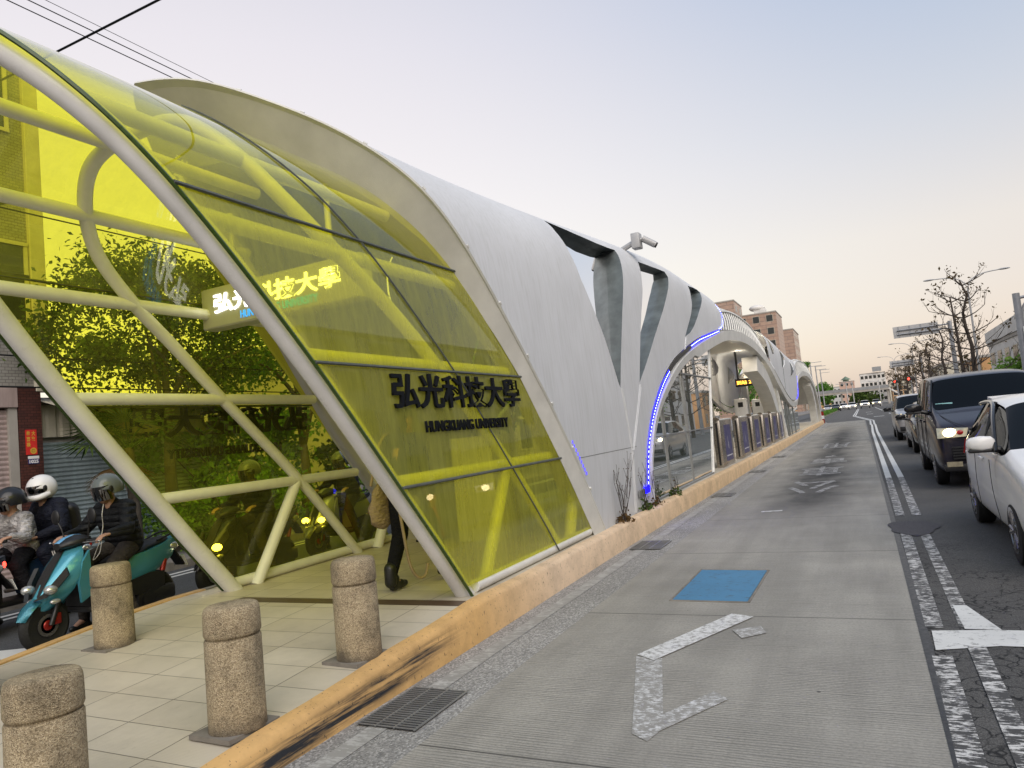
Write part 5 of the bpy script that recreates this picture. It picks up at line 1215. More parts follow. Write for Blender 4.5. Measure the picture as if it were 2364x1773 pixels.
        if full:
            bm = B(); tube(bm, [m4 @ Vector(p) for p in spline([(0.115, 0.0, -0.07), (0.10, 0.10, -0.095), (0.0, 0.155, -0.10), (-0.10, 0.10, -0.095), (-0.115, 0.0, -0.07)], 6)], 0.035, 10); obj('chin_guard', bm, helmet['mat'], hm, 50)
        bm = B(); sphere(bm, (0, 0, 0), 1, 12, 8, (0.03, 0.05, 0.012))
        for v in bm.verts: v.co = m4 @ (v.co+Vector((0, 0.045, 0.125)))
        obj('vent', bm, M['black'], hm, 40)
        for sg in (-1, 1):
            bm = B(); sphere(bm, (0, 0, 0), 1, 12, 8, (0.014, 0.045, 0.04))
            for v in bm.verts: v.co = m4 @ (v.co+Vector((sg*0.128, 0.03, 0.0)))
            obj('visor_hinge', bm, M['black'], hm, 40)
    return body
# ---- scooter, heading -y, about its own middle
def make_scooter(label, paint, accent, lit=False):
    t = thing('scooter', label, 'scooter', (0, 0, 0), 0, 'scooters in the left lane')
    for y, w in ((-0.66, 0.10), (0.66, 0.11)):
        e = bpy.data.objects.new('wheel', None); COL.objects.link(e); e.parent = t; e.location = (0, y, 0.25); r = 0.25
        bm = B(); lathe(bm, [(0.155, -w/2+0.01), (0.2, -w/2-0.004), (0.235, -w/2+0.016), (0.25, -0.012), (0.25, 0.012), (0.235, w/2-0.016), (0.2, w/2+0.004), (0.155, w/2-0.01)], n=36, axis='X'); obj('tyre', bm, M['rubber'], e, 40)
        bm = B(); lathe(bm, [(0.16, -0.03), (0.145, -0.02), (0.145, 0.02), (0.16, 0.03)], n=30, axis='X')
        for k in range(5): a = 2*PI*k/5; tube(bm, [(0, 0.03*math.cos(a), 0.03*math.sin(a)), (0, 0.15*math.cos(a), 0.15*math.sin(a))], [0.02, 0.014], 6)
        lathe(bm, [(0.03, -0.055), (0.03, 0.055)], n=14, axis='X'); obj('rim', bm, M['black'], e, 40)
        if y < 0:
            bm = B(); lathe(bm, [(0.05, 0.050), (0.04, 0.060), (0.001, 0.062)], n=20, axis='X'); obj('wheel_hub', bm, M['red_metal'], e, 40)
            bm = B(); lathe(bm, [(0.105, 0.052), (0.105, 0.056), (0.075, 0.056), (0.075, 0.052)], n=28, axis='X'); obj('brake_disc', bm, M['alloy'], e, 40)
            bm = B(); box(bm, 0.048, 0.085, 0.04, 0.12, -0.01, 0.10, bev=0.015); obj('brake_caliper', bm, M['red_metal'], e, 40)
    bm = B()
    for s in (-1, 1): tube(bm, [(s*0.085, -0.655, 0.25), (s*0.085, -0.50, 0.62)], 0.024, 10)
    obj('fork', bm, M['black'], t, 40)
    bm = B(); rings = []
    for k in range(11):   # front mudguard
        a = math.radians(18+k*12.5); cy, cz = -0.66-0.285*math.cos(a), 0.25+0.285*math.sin(a)+0.01; hwid = 0.02+0.065*math.sin(PI*min(1, (k+1.2)/8))
        d = Vector((0, -math.cos(a), math.sin(a)))
        rings.append([Vector((x*hwid, cy, cz))-d*(0.055*x*x+0.0) for x in (-1.0, -0.6, 0, 0.6, 1.0)])
    loft(bm, rings, False, False); bmesh.ops.solidify(bm, geom=bm.faces[:], thickness=0.008); obj('front_mudguard', bm, paint, t, 50)
    # nose: lofted upward, pointed in front
    secs = [(0.37, 0.035, -0.78, -0.60), (0.44, 0.10, -0.80, -0.50), (0.54, 0.175, -0.765, -0.46), (0.66, 0.215, -0.69, -0.42), (0.78, 0.21, -0.60, -0.38), (0.88, 0.165, -0.51, -0.34), (0.93, 0.12, -0.46, -0.32)]
    bm = B(); rings = []
    for z, w, yf, yb in secs: rings.append([(-w, yb, z+0.02), (-w*1.0, yb-0.04, z+0.01), (-w*0.72, yf*0.62+yb*0.38, z), (-w*0.33, yf*0.88+yb*0.12, z-0.012), (0, yf, z-0.03), (w*0.33, yf*0.88+yb*0.12, z-0.012), (w*0.72, yf*0.62+yb*0.38, z), (w, yb-0.04, z+0.01), (w, yb, z+0.02)])
    loft(bm, rings); nose = obj('front_cowl', bm, paint, t, 40)
    bm = B(); rings = []
    for z, w, yf, yb in secs[1:]: rings.append([Vector((x*w*0.30, yf*0.9+yb*0.1-0.012+abs(x)*0.018, z+0.012-0.02*(1-abs(x)))) for x in (-1, -0.4, 0, 0.4, 1)])
    loft(bm, rings, False, False); obj('cowl_centre', bm, M['black'], nose, 40)
    for s in (-1, 1):
        bm = B(); P = [(s*0.045, -0.790, 0.50), (s*0.11, -0.735, 0.56), (s*0.165, -0.655, 0.66), (s*0.205, -0.555, 0.775), (s*0.212, -0.535, 0.70), (s*0.185, -0.63, 0.60), (s*0.13, -0.72, 0.52)]
        P = [Vector(p)+Vector((s*0.012, -0.022, 0.004)) for p in P]; f = bm.faces.new([bm.verts.new(p) for p in (P if s < 0 else P[::-1])])
        r_ = bmesh.ops.extrude_face_region(bm, geom=[f]); 
        for v in [g for g in r_['geom'] if isinstance(g, bmesh.types.BMVert)]: v.co += Vector((-s*0.02, 0.03, 0))
        hl = obj('headlight', bm, M['dark_slit'], nose, 30)
        bm = B(); sphere(bm, (s*0.155, -0.695, 0.592), 0.075, 18, 10, (0.75, 0.85, 0.62)); obj('reflector', bm, M['lamp_clear'] if not lit else M['headlamp'], t if False else nose, 50)
        bm = B(); sphere(bm, (s*0.158, -0.655, 0.475), 0.07, 14, 8, (0.42, 0.8, 0.36)); obj('indicator', bm, M['lamp_clear'], nose, 50)
        bm = B(); P = [(s*0.215, -0.44, 0.60), (s*0.225, -0.40, 0.80), (s*0.20, -0.30, 0.90), (s*0.20, -0.28, 0.46), (s*0.19, -0.40, 0.40)]; prism(bm, P, (-s*0.03, 0, 0)); obj('side_fairing', bm, paint, nose, 30)
    bm = B(); P = [(0, -0.30), (0.20, -0.28), (0.19, -0.20), (-0.19, -0.20), (-0.20, -0.28)]
    rings = [[(x*(0.7 if z > 0.8 else 1.0), y-(0.06 if z > 0.7 else 0.0), z) for x, y in P] for z in (0.34, 0.6, 0.9)]; loft(bm, rings); obj('leg_shield', bm, M['black'], t, 40)
    # handlebar cover with mirrors and grips
    bm = B(); rings = []
    for y, w, z, h in ((-0.50, 0.05, 0.965, 0.035), (-0.42, 0.125, 0.985, 0.055), (-0.33, 0.165, 1.0, 0.062), (-0.24, 0.15, 1.0, 0.055), (-0.17, 0.09, 0.985, 0.04)): rings.append([(w*math.cos(a), y, z+h*math.sin(a)) for a in [2*PI*k/16 for k in range(16)]])
    loft(bm, rings); hb = obj('handlebar_cover', bm, M['black'], t, 50)
    bm = B(); rings = []
    for y, z in ((-0.495, 1.003), (-0.42, 1.045), (-0.33, 1.068), (-0.25, 1.06)): rings.append([(-0.035, y, z-0.004), (0, y, z), (0.035, y, z-0.004)])
    loft(bm, rings, False, False); obj('cover_stripe', bm, accent, hb, 40)
    for s in (-1, 1):
        bm = B(); tube(bm, [(s*0.12, -0.30, 0.985), (s*0.36, -0.24, 1.0)], 0.017, 10); g = obj('grip', bm, M['black'], t, 40)
        bm = B(); tube(bm, [(s*0.16, -0.34, 0.98), (s*0.34, -0.305, 0.985)], 0.006, 6); sphere(bm, (s*0.345, -0.305, 0.985), 0.011, 8, 6); obj('brake_lever', bm, M['chrome'], g, 40)
        bm = B(); tube(bm, spline([(s*0.17, -0.28, 1.02), (s*0.19, -0.29, 1.12), (s*0.23, -0.30, 1.20)], 4), 0.008, 6); sphere(bm, (s*0.255, -0.30, 1.245), 0.062, 14, 8, (0.95, 0.32, 1.25)); obj('mirror', bm, M['black'], t, 50)
    bm = B(); box(bm, -0.17, 0.17, -0.30, 0.20, 0.27, 0.34, bev=0.03); obj('floorboard', bm, M['black'], t, 40)
    secs = [(0.14, 0.15, 0.36, 0.70), (0.25, 0.17, 0.42, 0.74), (0.45, 0.185, 0.48, 0.76), (0.65, 0.16, 0.55, 0.79), (0.85, 0.10, 0.63, 0.84), (0.98, 0.04, 0.74, 0.86)]
    bm = B(); rings = []
    for y, w, z0, z1 in secs: rings.append([(-w*0.75, y, z0), (-w, y, z0+(z1-z0)*0.35), (-w*0.9, y, z1), (0, y, z1+0.01), (w*0.9, y, z1), (w, y, z0+(z1-z0)*0.35), (w*0.75, y, z0), (0, y, z0-0.01)])
    loft(bm, rings); rb = obj('rear_body', bm, paint, t, 35)
    bm = B(); rings = []
    for y, w, z0, z1 in ((0.02, 0.09, 0.66, 0.72), (0.12, 0.14, 0.68, 0.765), (0.38, 0.15, 0.735, 0.80), (0.46, 0.14, 0.755, 0.84), (0.70, 0.115, 0.785, 0.865), (0.80, 0.08, 0.80, 0.865)): rings.append([(w*math.cos(a), y, (z0+z1)/2+(z1-z0)/2*math.sin(a)*1.2) for a in [2*PI*k/16 for k in range(16)]])
    loft(bm, rings); obj('seat', bm, M['seat_vinyl'], t, 50)
    bm = B(); rings = []
    for y, w, z0, z1 in ((0.18, 0.16, 0.32, 0.48), (0.45, 0.175, 0.30, 0.52), (0.66, 0.15, 0.28, 0.50)): rings.append([(-w, y, z0), (-w, y, z1), (w, y, z1), (w, y, z0)])
    loft(bm, rings); obj('under_panel', bm, M['black'], t, 30)
    bm = B(); box(bm, 0.06, 0.17, 0.28, 0.80, 0.17, 0.34, bev=0.04); lathe(bm, [(0.085, 0.165), (0.085, 0.185), (0.001, 0.19)], (0, 0.40, 0.25), 20, 'X'); obj('engine_case', bm, M['black'], t, 40)
    bm = B(); tube(bm, [(-0.15, 0.35, 0.24), (-0.17, 0.55, 0.27), (-0.17, 0.95, 0.36)], [0.03, 0.06, 0.055], 14); obj('exhaust', bm, M['dark_gasket'], t, 40)
    bm = B(); tube(bm, [(0.12, 0.60, 0.34), (0.12, 0.70, 0.62)], 0.03, 10); obj('shock_absorber', bm, M['red_metal'], t, 40)
    bm = B(); tube(bm, spline([(0.11, 0.62, 0.84), (0.12, 0.85, 0.90), (0.0, 0.96, 0.91), (-0.12, 0.85, 0.90), (-0.11, 0.62, 0.84)], 5), 0.013, 8); obj('grab_rail', bm, M['black'], t, 50)
    bm = B(); sphere(bm, (0, 0.955, 0.77), 0.06, 14, 8, (1.2, 0.6, 0.8)); obj('tail_light', bm, M['red_lens'] if not lit else M['red_lit'], t, 50)
    for s in (-1, 1): bm = B(); sphere(bm, (s*0.11, 0.86, 0.745), 0.045, 12, 8, (0.5, 1.3, 0.9)); obj('rear_indicator', bm, M['lamp_clear'], t, 50)
    bm = B(); prism(bm, [(-0.07, 0.90, 0.70), (0.07, 0.90, 0.70), (0.07, 1.05, 0.50), (-0.07, 1.05, 0.50)], (0, -0.015, -0.01)); rm = obj('rear_mudguard', bm, M['black'], t, None)
    bm = B(); prism(bm, [(-0.1, 1.0, 0.60), (0.1, 1.0, 0.60), (0.1, 1.05, 0.48), (-0.1, 1.05, 0.48)], (0, 0.006, 0.003)); obj('number_plate', bm, M['white_steel'], rm, None)
    return t
def yaw(a): return math.radians(a)
s1 = make_scooter('bright blue scooter with a black seat, stopped by the kerb behind a bollard', M['scooter_blue'], M['scooter_sky'])
s1.location = (-7.22, 4.79, -0.002); s1.rotation_euler.z = yaw(6); s1.scale = (0.98,)*3
RJ = dict(hip=(0, 0.30, 0.86), chest=(0, 0.20, 1.17), neck=(0, 0.16, 1.34), head=(0, 0.11, 1.46), look=(-0.05, -1, -0.18), sL=(0.18, 0.19, 1.27), sR=(-0.18, 0.19, 1.27), eL=(0.33, 0.05, 1.05), eR=(-0.33, 0.05, 1.05), wL=(0.305, -0.15, 1.035), wR=(-0.305, -0.15, 1.035),
          kL=(0.23, -0.06, 0.70), aL=(0.33, 0.10, 0.10), tL=(0.36, -0.10, 0.02), kR=(-0.22, -0.10, 0.72), aR=(-0.36, 0.05, 0.12), tR=(-0.38, -0.13, 0.02), hL=(0.33, 0.13, 0.0), hR=(-0.36, 0.10, 0.0), bulk=1.12)
r1 = person('person in a black puffer jacket and grey open helmet, riding the bright blue scooter', s1.location, yaw(6), RJ, dict(jacket=M['jacket_black'], trousers=M['trousers_dark'], shoe=M['boot']), helmet=dict(mat=M['helmet_grey']))
r1.scale = (0.98,)*3
bm = B(); tube(bm, spline([(0.03, 0.03, 1.33), (0.06, -0.02, 1.22), (0.04, 0.0, 1.1), (0.07, -0.06, 0.98), (0.10, -0.15, 0.85), (0.12, -0.2, 0.78), (0.15, -0.15, 0.84), (0.13, -0.1, 0.95)], 6), 0.004, 6); obj('earphone_cord', bm, M['shoe_white'], r1, None)
bm = B(); lathe(bm, [(0.026, 0.0), (0.026, 0.006), (0.017, 0.006), (0.017, 0.0)], (0.272, 0.13, 1.18), 18, 'X'); obj('sleeve_badge', bm, M['lamp_grey'], r1, None)
# second scooter carrying two people
s2 = make_scooter('dark blue scooter carrying two people at the left edge', M['scooter_navy'], M['black']); s2.location = (-8.75, 4.72, -0.002); s2.rotation_euler.z = yaw(4)
J2 = dict(RJ); J2.update(hip=(0, 0.16, 0.86), chest=(0, 0.10, 1.13), neck=(0, 0.08, 1.27), head=(0, 0.04, 1.385), sL=(0.16, 0.1, 1.20), sR=(-0.16, 0.1, 1.20), eL=(0.29, 0.0, 0.99), eR=(-0.29, 0, 0.99), look=(-0.3, -1, -0.05), bulk=1.1)
person('person in a crinkled silver jacket and black helmet, driving the dark blue scooter', s2.location, yaw(4), J2, dict(jacket=M['jacket_silver'], trousers=M['trousers_black'], shoe=M['boot']), helmet=dict(mat=M['helmet_black']))
J3 = dict(RJ); J3.update(hip=(0, 0.56, 0.93), chest=(0, 0.50, 1.22), neck=(0, 0.46, 1.37), head=(0, 0.41, 1.49), sL=(0.18, 0.5, 1.31), sR=(-0.18, 0.5, 1.31), eL=(0.30, 0.42, 1.05), eR=(-0.30, 0.42, 1.05), wL=(0.20, 0.20, 0.98), wR=(-0.2, 0.2, 0.98), kL=(0.27, 0.22, 0.80), aL=(0.26, 0.36, 0.47), tL=(0.28, 0.10, 0.36), kR=(-0.27, 0.22, 0.80), aR=(-0.26, 0.36, 0.47), tR=(-0.28, 0.1, 0.36), hL=(0.26, 0.38, 0.36), hR=(-0.26, 0.38, 0.36), look=(0.05, -1, -0.1), bulk=1.12)
p3 = person('person in a navy jacket and white helmet riding pillion, striped trousers and white shoes', s2.location, yaw(4), J3, dict(jacket=M['jacket_navy'], trousers=M['jacket_navy'], shoe=M['shoe_white']), helmet=dict(mat=M['helmet_white'], full=True))
bm = B()
for d in (-0.012, 0.012): tube(bm, spline([(0.352, 0.27+d, 0.80), (0.353, 0.30+d, 0.70), (0.335, 0.36+d, 0.55), (0.325, 0.37+d, 0.5)], 4), 0.006, 6)
obj('trouser_stripes', bm, M['shoe_white'], p3, None)
bp = blob('backpack', [((0.07, 0.70, 1.22), 0.10, (0.06, 0.73, 0.98), 0.11), ((-0.07, 0.70, 1.22), 0.10, (-0.06, 0.73, 0.98), 0.11), ((0, 0.77, 1.05), 0.09, (0, 0.77, 0.98), 0.09)], M['black'], None, 0.014, 4)
bp.location = s2.location; bp.rotation_euler.z = yaw(4); props(bp, 'black backpack on the back of the pillion passenger in the white helmet', 'backpack')
c = dup(s1, (-8.42, 3.55, -0.002), yaw(2), 'scooter at the left edge of which only the tail and rear wheel show')
for ch in c.children_recursive:
    if ch.type == 'MESH' and ch.material_slots and ch.material_slots[0].material in (M['scooter_blue'], M['scooter_sky']): ch.material_slots[0].link = 'OBJECT'; ch.material_slots[0].material = M['scooter_navy']
    if ch.name.startswith('tail_light'): ch.material_slots[0].link = 'OBJECT'; ch.material_slots[0].material = M['red_lit']
# riders behind the yellow glass
for (x, y, a, l1, l2) in ((-7.5, 7.0, 3, 'scooter with a glowing headlamp seen through the yellow glass beside the floor strut', 'person on the scooter behind the yellow glass beside the floor strut'),
                          (-7.9, 9.35, 3, 'scooter with a round bright lamp seen through the yellow glass behind the walking person', 'person on the scooter with a round bright lamp behind the yellow glass')):
    c = dup(s1, (x, y, -0.002), yaw(a), l1)
    for ch in c.children_recursive:
        if ch.name.startswith('reflector'): ch.material_slots[0].link = 'OBJECT'; ch.material_slots[0].material = M['headlamp']
        if ch.type == 'MESH' and ch.material_slots and ch.material_slots[0].material in (M['scooter_blue'], M['scooter_sky']): ch.material_slots[0].link = 'OBJECT'; ch.material_slots[0].material = M['car_black'] if y < 8 else M['car_silver']
    q = dup(r1, (x, y, 0), yaw(a), l2)
    for ch in list(q.children):
        if ch.name.startswith(('earphone', 'sleeve')): bpy.data.objects.remove(ch)
# person walking into the station (faces +y)
WJ = dict(hip=(0, 0.02, 0.90), chest=(0, -0.01, 1.24), neck=(0, -0.0, 1.42), head=(0, -0.03, 1.545), look=(-0.25, -1, -0.02), sL=(0.185, 0, 1.36), sR=(-0.185, 0, 1.36), eL=(0.235, 0.05, 1.08), eR=(-0.235, -0.02, 1.08), wL=(0.225, -0.02, 0.87), wR=(-0.225, -0.10, 0.86),
          kL=(0.09, 0.04, 0.49), aL=(0.085, 0.22, 0.11), tL=(0.10, -0.02, 0.015), kR=(-0.10, -0.22, 0.52), aR=(-0.11, -0.30, 0.13), tR=(-0.13, -0.58, 0.06), hL=(0.085, 0.20, 0.0), hR=(-0.10, -0.33, 0.0), hfL=(0, -0.1, -1), hfR=(0, -0.1, -1), hpL=(-1, 0, 0), hpR=(1, 0, 0), htL=(0, -1, 0), htR=(0, -1, 0), curl=0.8, bulk=0.96)
WJ.update(hR=(-0.11, -0.27, 0.05), tR=(-0.13, -0.52, 0.02))
wp = person('person in a cap and black trousers walking into the station, tote bag on the shoulder', (-3.92, 5.60, 0.28), PI-0.12, WJ, dict(jacket=cloth('jacket_green', (0.014, 0.022, 0.018), 0.3, 0.8, 1.2), trousers=M['trousers_black'], shoe=M['boot']))
for s, nm in (('L', 0), ('R', 1)):
    a = Vector(WJ['a'+s]); bm = B(); capsule(bm, a+Vector((0, 0.0, -0.02)), 0.056, a+Vector((0, -0.01, 0.10)), 0.06); obj('boot_shaft', bm, M['boot'], wp, 50)
bm = B(); q = sphere(bm, (0, -0.02, 1.60), 0.106, 20, 12, (1.0, 1.12, 0.9))
bmesh.ops.delete(bm, geom=[v for v in bm.verts if v.co.z < 1.585], context='VERTS')
pts = [(0.10*math.cos(a), -0.06-0.115*math.sin(a)*(1 if 0 < a < PI else 0)-0.05, 1.588-0.02*math.sin(a)) for a in [PI*k/12 for k in range(13)]]
prism(bm, [Vector(p) for p in pts], (0, 0, 0.008))
for v in bm.verts: v.co = Matrix.Rotation(-0.24, 4, 'Z') @ v.co
cp = obj('cap', bm, simple('cap_cloth', (0.014, 0.02, 0.018), 0.8), wp, 40)
blob('hair', [((0, 0.02, 1.575), 0.092, (0, 0.04, 1.50), 0.085)], M['black'], wp, 0.012, 3)
blob('shirt_hem', [((0.07, 0.02, 0.86), 0.108, (-0.07, 0.02, 0.86), 0.108), ((0.07, 0.02, 0.80), 0.105, (-0.07, 0.02, 0.80), 0.105)], simple('shirt_grey', (0.16, 0.15, 0.14), 0.85), wp, 0.014, 3)
bm = B(); rings = []
for z, w, d in ((0.98, 0.03, 0.02), (0.93, 0.085, 0.028), (0.86, 0.12, 0.042), (0.76, 0.145, 0.058), (0.66, 0.15, 0.066), (0.60, 0.13, 0.06), (0.565, 0.07, 0.035)):
    rings.append([(0.285+d*math.cos(a)+0.012*math.sin(3*a+z*31), 0.06+w*math.sin(a)*(1+0.06*math.sin(z*40+a*2)), z+0.015*math.sin(2*a+z*9)) for a in [2*PI*k/22 for k in range(22)]])
loft(bm, rings); tb = obj('tote_bag', bm, cloth('canvas_bag', (0.33, 0.25, 0.15), 0.3, 0.85, 1.6), None, 60)
bm = B(); tube(bm, spline([(0.30, 0.16, 0.97), (0.20, 0.10, 1.35), (0.17, 0.0, 1.445), (0.2, -0.08, 1.36), (0.27, 0.0, 0.97)], 6), 0.014, 6); obj('strap', bm, M['canvas'], tb, 40)
bm = B(); tube(bm, spline([(-0.05, 0.18, 0.82), (-0.10, 0.20, 0.55), (-0.12, 0.17, 0.25), (-0.14, 0.10, 0.12), (-0.16, 0.02, 0.12), (-0.17, -0.02, 0.22)], 6), 0.014, 6); obj('loose_strap', bm, M['canvas'], tb, 40)
tb.location = wp.location; tb.rotation_euler = wp.rotation_euler; props(tb, 'beige canvas tote bag hanging from the shoulder of the walking person', 'tote bag')
# ------------------------------------------------------------------ trees, planting
def leaf_mat(name, c0, c1, trans=0.35):
    m = bpy.data.materials.new(name); m.use_nodes = True; N = NT(m); N.t.nodes.clear(); o = N.n('OutputMaterial')
    g = N.n('NewGeometry'); r = N.n('ValToRGB'); r.color_ramp.elements[0].color = tuple(c0)+(1,); r.color_ramp.elements[1].color = tuple(c1)+(1,)
    N.L(g.outputs['Random Per Island'], r.inputs[0])
    d = N.n('BsdfDiffuse'); t = N.n('BsdfTranslucent'); N.L(r.outputs[0], d.inputs[0]); N.L(r.outputs[0], t.inputs[0])
    x = N.n('MixShader'); x.inputs[0].default_value = trans; N.L(d.outputs[0], x.inputs[1]); N.L(t.outputs[0], x.inputs[2]); N.L(x.outputs[0], o.inputs[0]); return m
M['leaf'] = leaf_mat('leaf', (0.035, 0.07, 0.018), (0.11, 0.16, 0.04)); M['leaf_bright'] = leaf_mat('leaf_bright', (0.09, 0.19, 0.03), (0.22, 0.38, 0.07))
M['leaf_brown'] = leaf_mat('leaf_brown', (0.07, 0.045, 0.02), (0.16, 0.10, 0.045)); M['leaf_dark'] = leaf_mat('leaf_dark', (0.07, 0.16, 0.03), (0.15, 0.29, 0.06))
M['leaf_rust'] = leaf_mat('leaf_rust', (0.06, 0.05, 0.025), (0.15, 0.10, 0.05))
M['bark'] = simple('bark', (0.10, 0.085, 0.07), 0.9, 0, 0.35, 6, 0.5, 40); M['bark_dark'] = simple('bark_dark', (0.06, 0.045, 0.035), 0.9, 0, 0.35, 6, 0.5, 40)
def leaves_mesh(name, C_, size, mat, parent, seed, flat=0.0, aspect=0.5):
    rg = np.random.default_rng(seed); n = len(C_)
    a = rg.normal(size=(n, 3)); a /= np.linalg.norm(a, axis=1)[:, None]; b = rg.normal(size=(n, 3)); b -= a*(a*b).sum(1)[:, None]; b /= np.linalg.norm(b, axis=1)[:, None]
    s = size*rg.uniform(0.6, 1.35, (n, 1)); a = a*s; b = b*s*aspect; nn = np.cross(a, b); nn /= np.linalg.norm(nn, axis=1)[:, None]
    V_ = np.stack([C_-a, C_-a*0.1+b+nn*s*0.12, C_+a, C_-a*0.1-b+nn*s*0.12], 1).reshape(-1, 3)
    me = bpy.data.meshes.new(name); me.vertices.add(4*n); me.vertices.foreach_set('co', V_.ravel()); me.loops.add(4*n); me.loops.foreach_set('vertex_index', np.arange(4*n, dtype=np.int32))
    me.polygons.add(n); me.polygons.foreach_set('loop_start', np.arange(0, 4*n, 4, dtype=np.int32)); me.update(calc_edges=True)
    return link(name, me, mat, parent)
def clumps(c, rad, nclump, nleaf, seed, spread=0.42, shell=0.6):
    rg = np.random.default_rng(seed); P = []
    for _ in range(nclump):
        d = rg.normal(size=3); d /= np.linalg.norm(d); q = np.array(c)+d*np.array(rad)*rg.uniform(shell, 1.0); k = int(nleaf/nclump*rg.uniform(0.5, 1.5)); r = spread*min(rad)*rg.uniform(0.6, 1.3)
        P.append(q+rg.normal(size=(k, 3))*r*0.55*np.array([1, 1, 0.75]))
    return np.concatenate(P)
def tree(name, label, x, y, z0, h, crown_c, rad, nl, ls, mat, seed, bark='bark', tr=0.14, ncl=45, group=None):
    t = thing(name, label, 'tree', (x, y, z0), 0, group); rr = random.Random(seed); bm = B(); top = Vector(crown_c)-Vector((x, y, z0))
    tp = spline([(0, 0, -0.05), (rr.uniform(-.1, .1), rr.uniform(-.1, .1), h*0.5), (top.x*0.7, top.y*0.7, h), (top.x, top.y, top.z+rad[2]*0.4)], 5)
    tube(bm, tp, [tr*(1-0.75*i/(len(tp)-1)) for i in range(len(tp))], 9)
    for k in range(9):
        p = tp[int(len(tp)*rr.uniform(0.45, 0.9))]; e = top+Vector((rr.uniform(-1, 1)*rad[0], rr.uniform(-1, 1)*rad[1], rr.uniform(-.4, .9)*rad[2]))*0.85; m_ = p.lerp(e, 0.5)+Vector((0, 0, 0.12*rad[2]))
        tube(bm, spline([p, m_, e], 4), [tr*0.42*(1-0.85*i/8) for i in range(9)], 5)
    obj('trunk', bm, M[bark], t, 60)
    leaves_mesh('crown', clumps(top, rad, ncl, nl, seed), ls, mat, t, seed+1); return t
tree('street_tree', 'broad leafy tree behind the yellow glass, growing beside the tall tiled house', -11.3, 8.9, 0.12, 2.6, (-11.2, 8.8, 4.15), (1.2, 2.1, 1.35), 17000, 0.048, M['leaf'], 3, ncl=60)
tree('street_tree', 'second leafy tree behind the yellow glass, farther along the pavement', -11.6, 12.6, 0.12, 2.4, (-11.6, 12.6, 3.9), (1.4, 2.0, 1.9), 9000, 0.07, M['leaf_dark'], 5, ncl=50)
for i, (x, y, h, r_, l) in enumerate([(-12.0, 17.5, 5.2, 2.3, 'dark tree on the left pavement level with the glass screen'), (-11.8, 24, 5.0, 2.4, 'round tree on the left pavement seen between the platform gates'), (-12.2, 34, 5.6, 2.8, 'large tree left of the station level with the departure display'), (-11.6, 47, 5.2, 2.4, 'tree across the left road seen below the departure display'), (-11.8, 62, 5.5, 2.8, 'tree seen through the far arch of the station'), (-11.5, 78, 5.5, 2.8, 'farthest leafy tree on the left pavement before the dark mass')]):
    tree('street_tree', l, x, y, 0.12, h*0.45, (x, y, h*0.72), (r_*0.9, r_, r_*0.75), 3500, 0.14, M['leaf_dark'] if i % 2 else M['leaf'], 20+i, ncl=36)
tree('round_tree', 'dark dense tree rising past the far end of the station', -11.5, 280, 0, 3, (-11, 280, 5.2), (3.2, 5, 3.6), 2600, 0.45, M['leaf_dark'], 77, ncl=40)
# hedge and undergrowth along the left pavement
def bush(name, label, c, rad, n, ls, mat, seed, ncl=30):
    t = thing(name, label, 'bush', (c[0], c[1], c[2]-rad[2]*0.9)); bm = B(); rr = random.Random(seed)
    for k in range(7): tube(bm, [(rr.uniform(-.2, .2)*rad[0], rr.uniform(-.4, .4)*rad[1], 0), (rr.uniform(-.8, .8)*rad[0], rr.uniform(-.8, .8)*rad[1], rad[2]*1.3)], [0.02, 0.008], 5)
    obj('stems', bm, M['bark_dark'], t, 60); leaves_mesh('foliage', clumps((0, 0, rad[2]*0.9), rad, ncl, n, seed, 0.5, 0.35), ls, mat, t, seed+1); return t
bush('hedge', 'clipped green hedge on the left pavement behind the waiting scooters', (-10.9, 10.2, 0.75), (0.55, 2.2, 0.65), 6000, 0.05, M['leaf_bright'], 31, 60)
bush('hedge', 'longer green hedge farther along the left pavement', (-10.9, 16.2, 0.8), (0.6, 3.6, 0.7), 6000, 0.07, M['leaf_bright'], 32, 60)
bush('shrub', 'tall shrub wall close behind the clipped hedge', (-12.2, 11.0, 1.6), (0.6, 3.0, 1.5), 7000, 0.08, M['leaf_bright'], 33, 70)
bush('shrub', 'shrub wall farther back behind the longer hedge', (-12.4, 17.5, 1.7), (0.7, 4.0, 1.6), 5000, 0.1, M['leaf'], 34, 60)
def hedge_strip(x0, x1, y0, y1, h, n, label):
    rg = np.random.default_rng(5); t = thing('hedge', label, 'hedge', ((x0+x1)/2, (y0+y1)/2, 0)); bm = B(); box(bm, (x0-x1)/2, (x1-x0)/2, (y0-y1)/2, (y1-y0)/2, 0, 0.16); obj('planter_kerb', bm, M['kerb_dark'], t, None)
    C_ = np.stack([rg.uniform((x0-x1)/2*0.9, (x1-x0)/2*0.9, n), rg.uniform((y0-y1)/2, (y1-y0)/2, n), rg.uniform(0.15, h, n)], 1); leaves_mesh('foliage', C_, 0.16, M['leaf_dark'], t, 6)
hedge_strip(-5.4, -4.2, 90, 205, 0.55, 7000, 'low hedge strip on the median beyond the station')
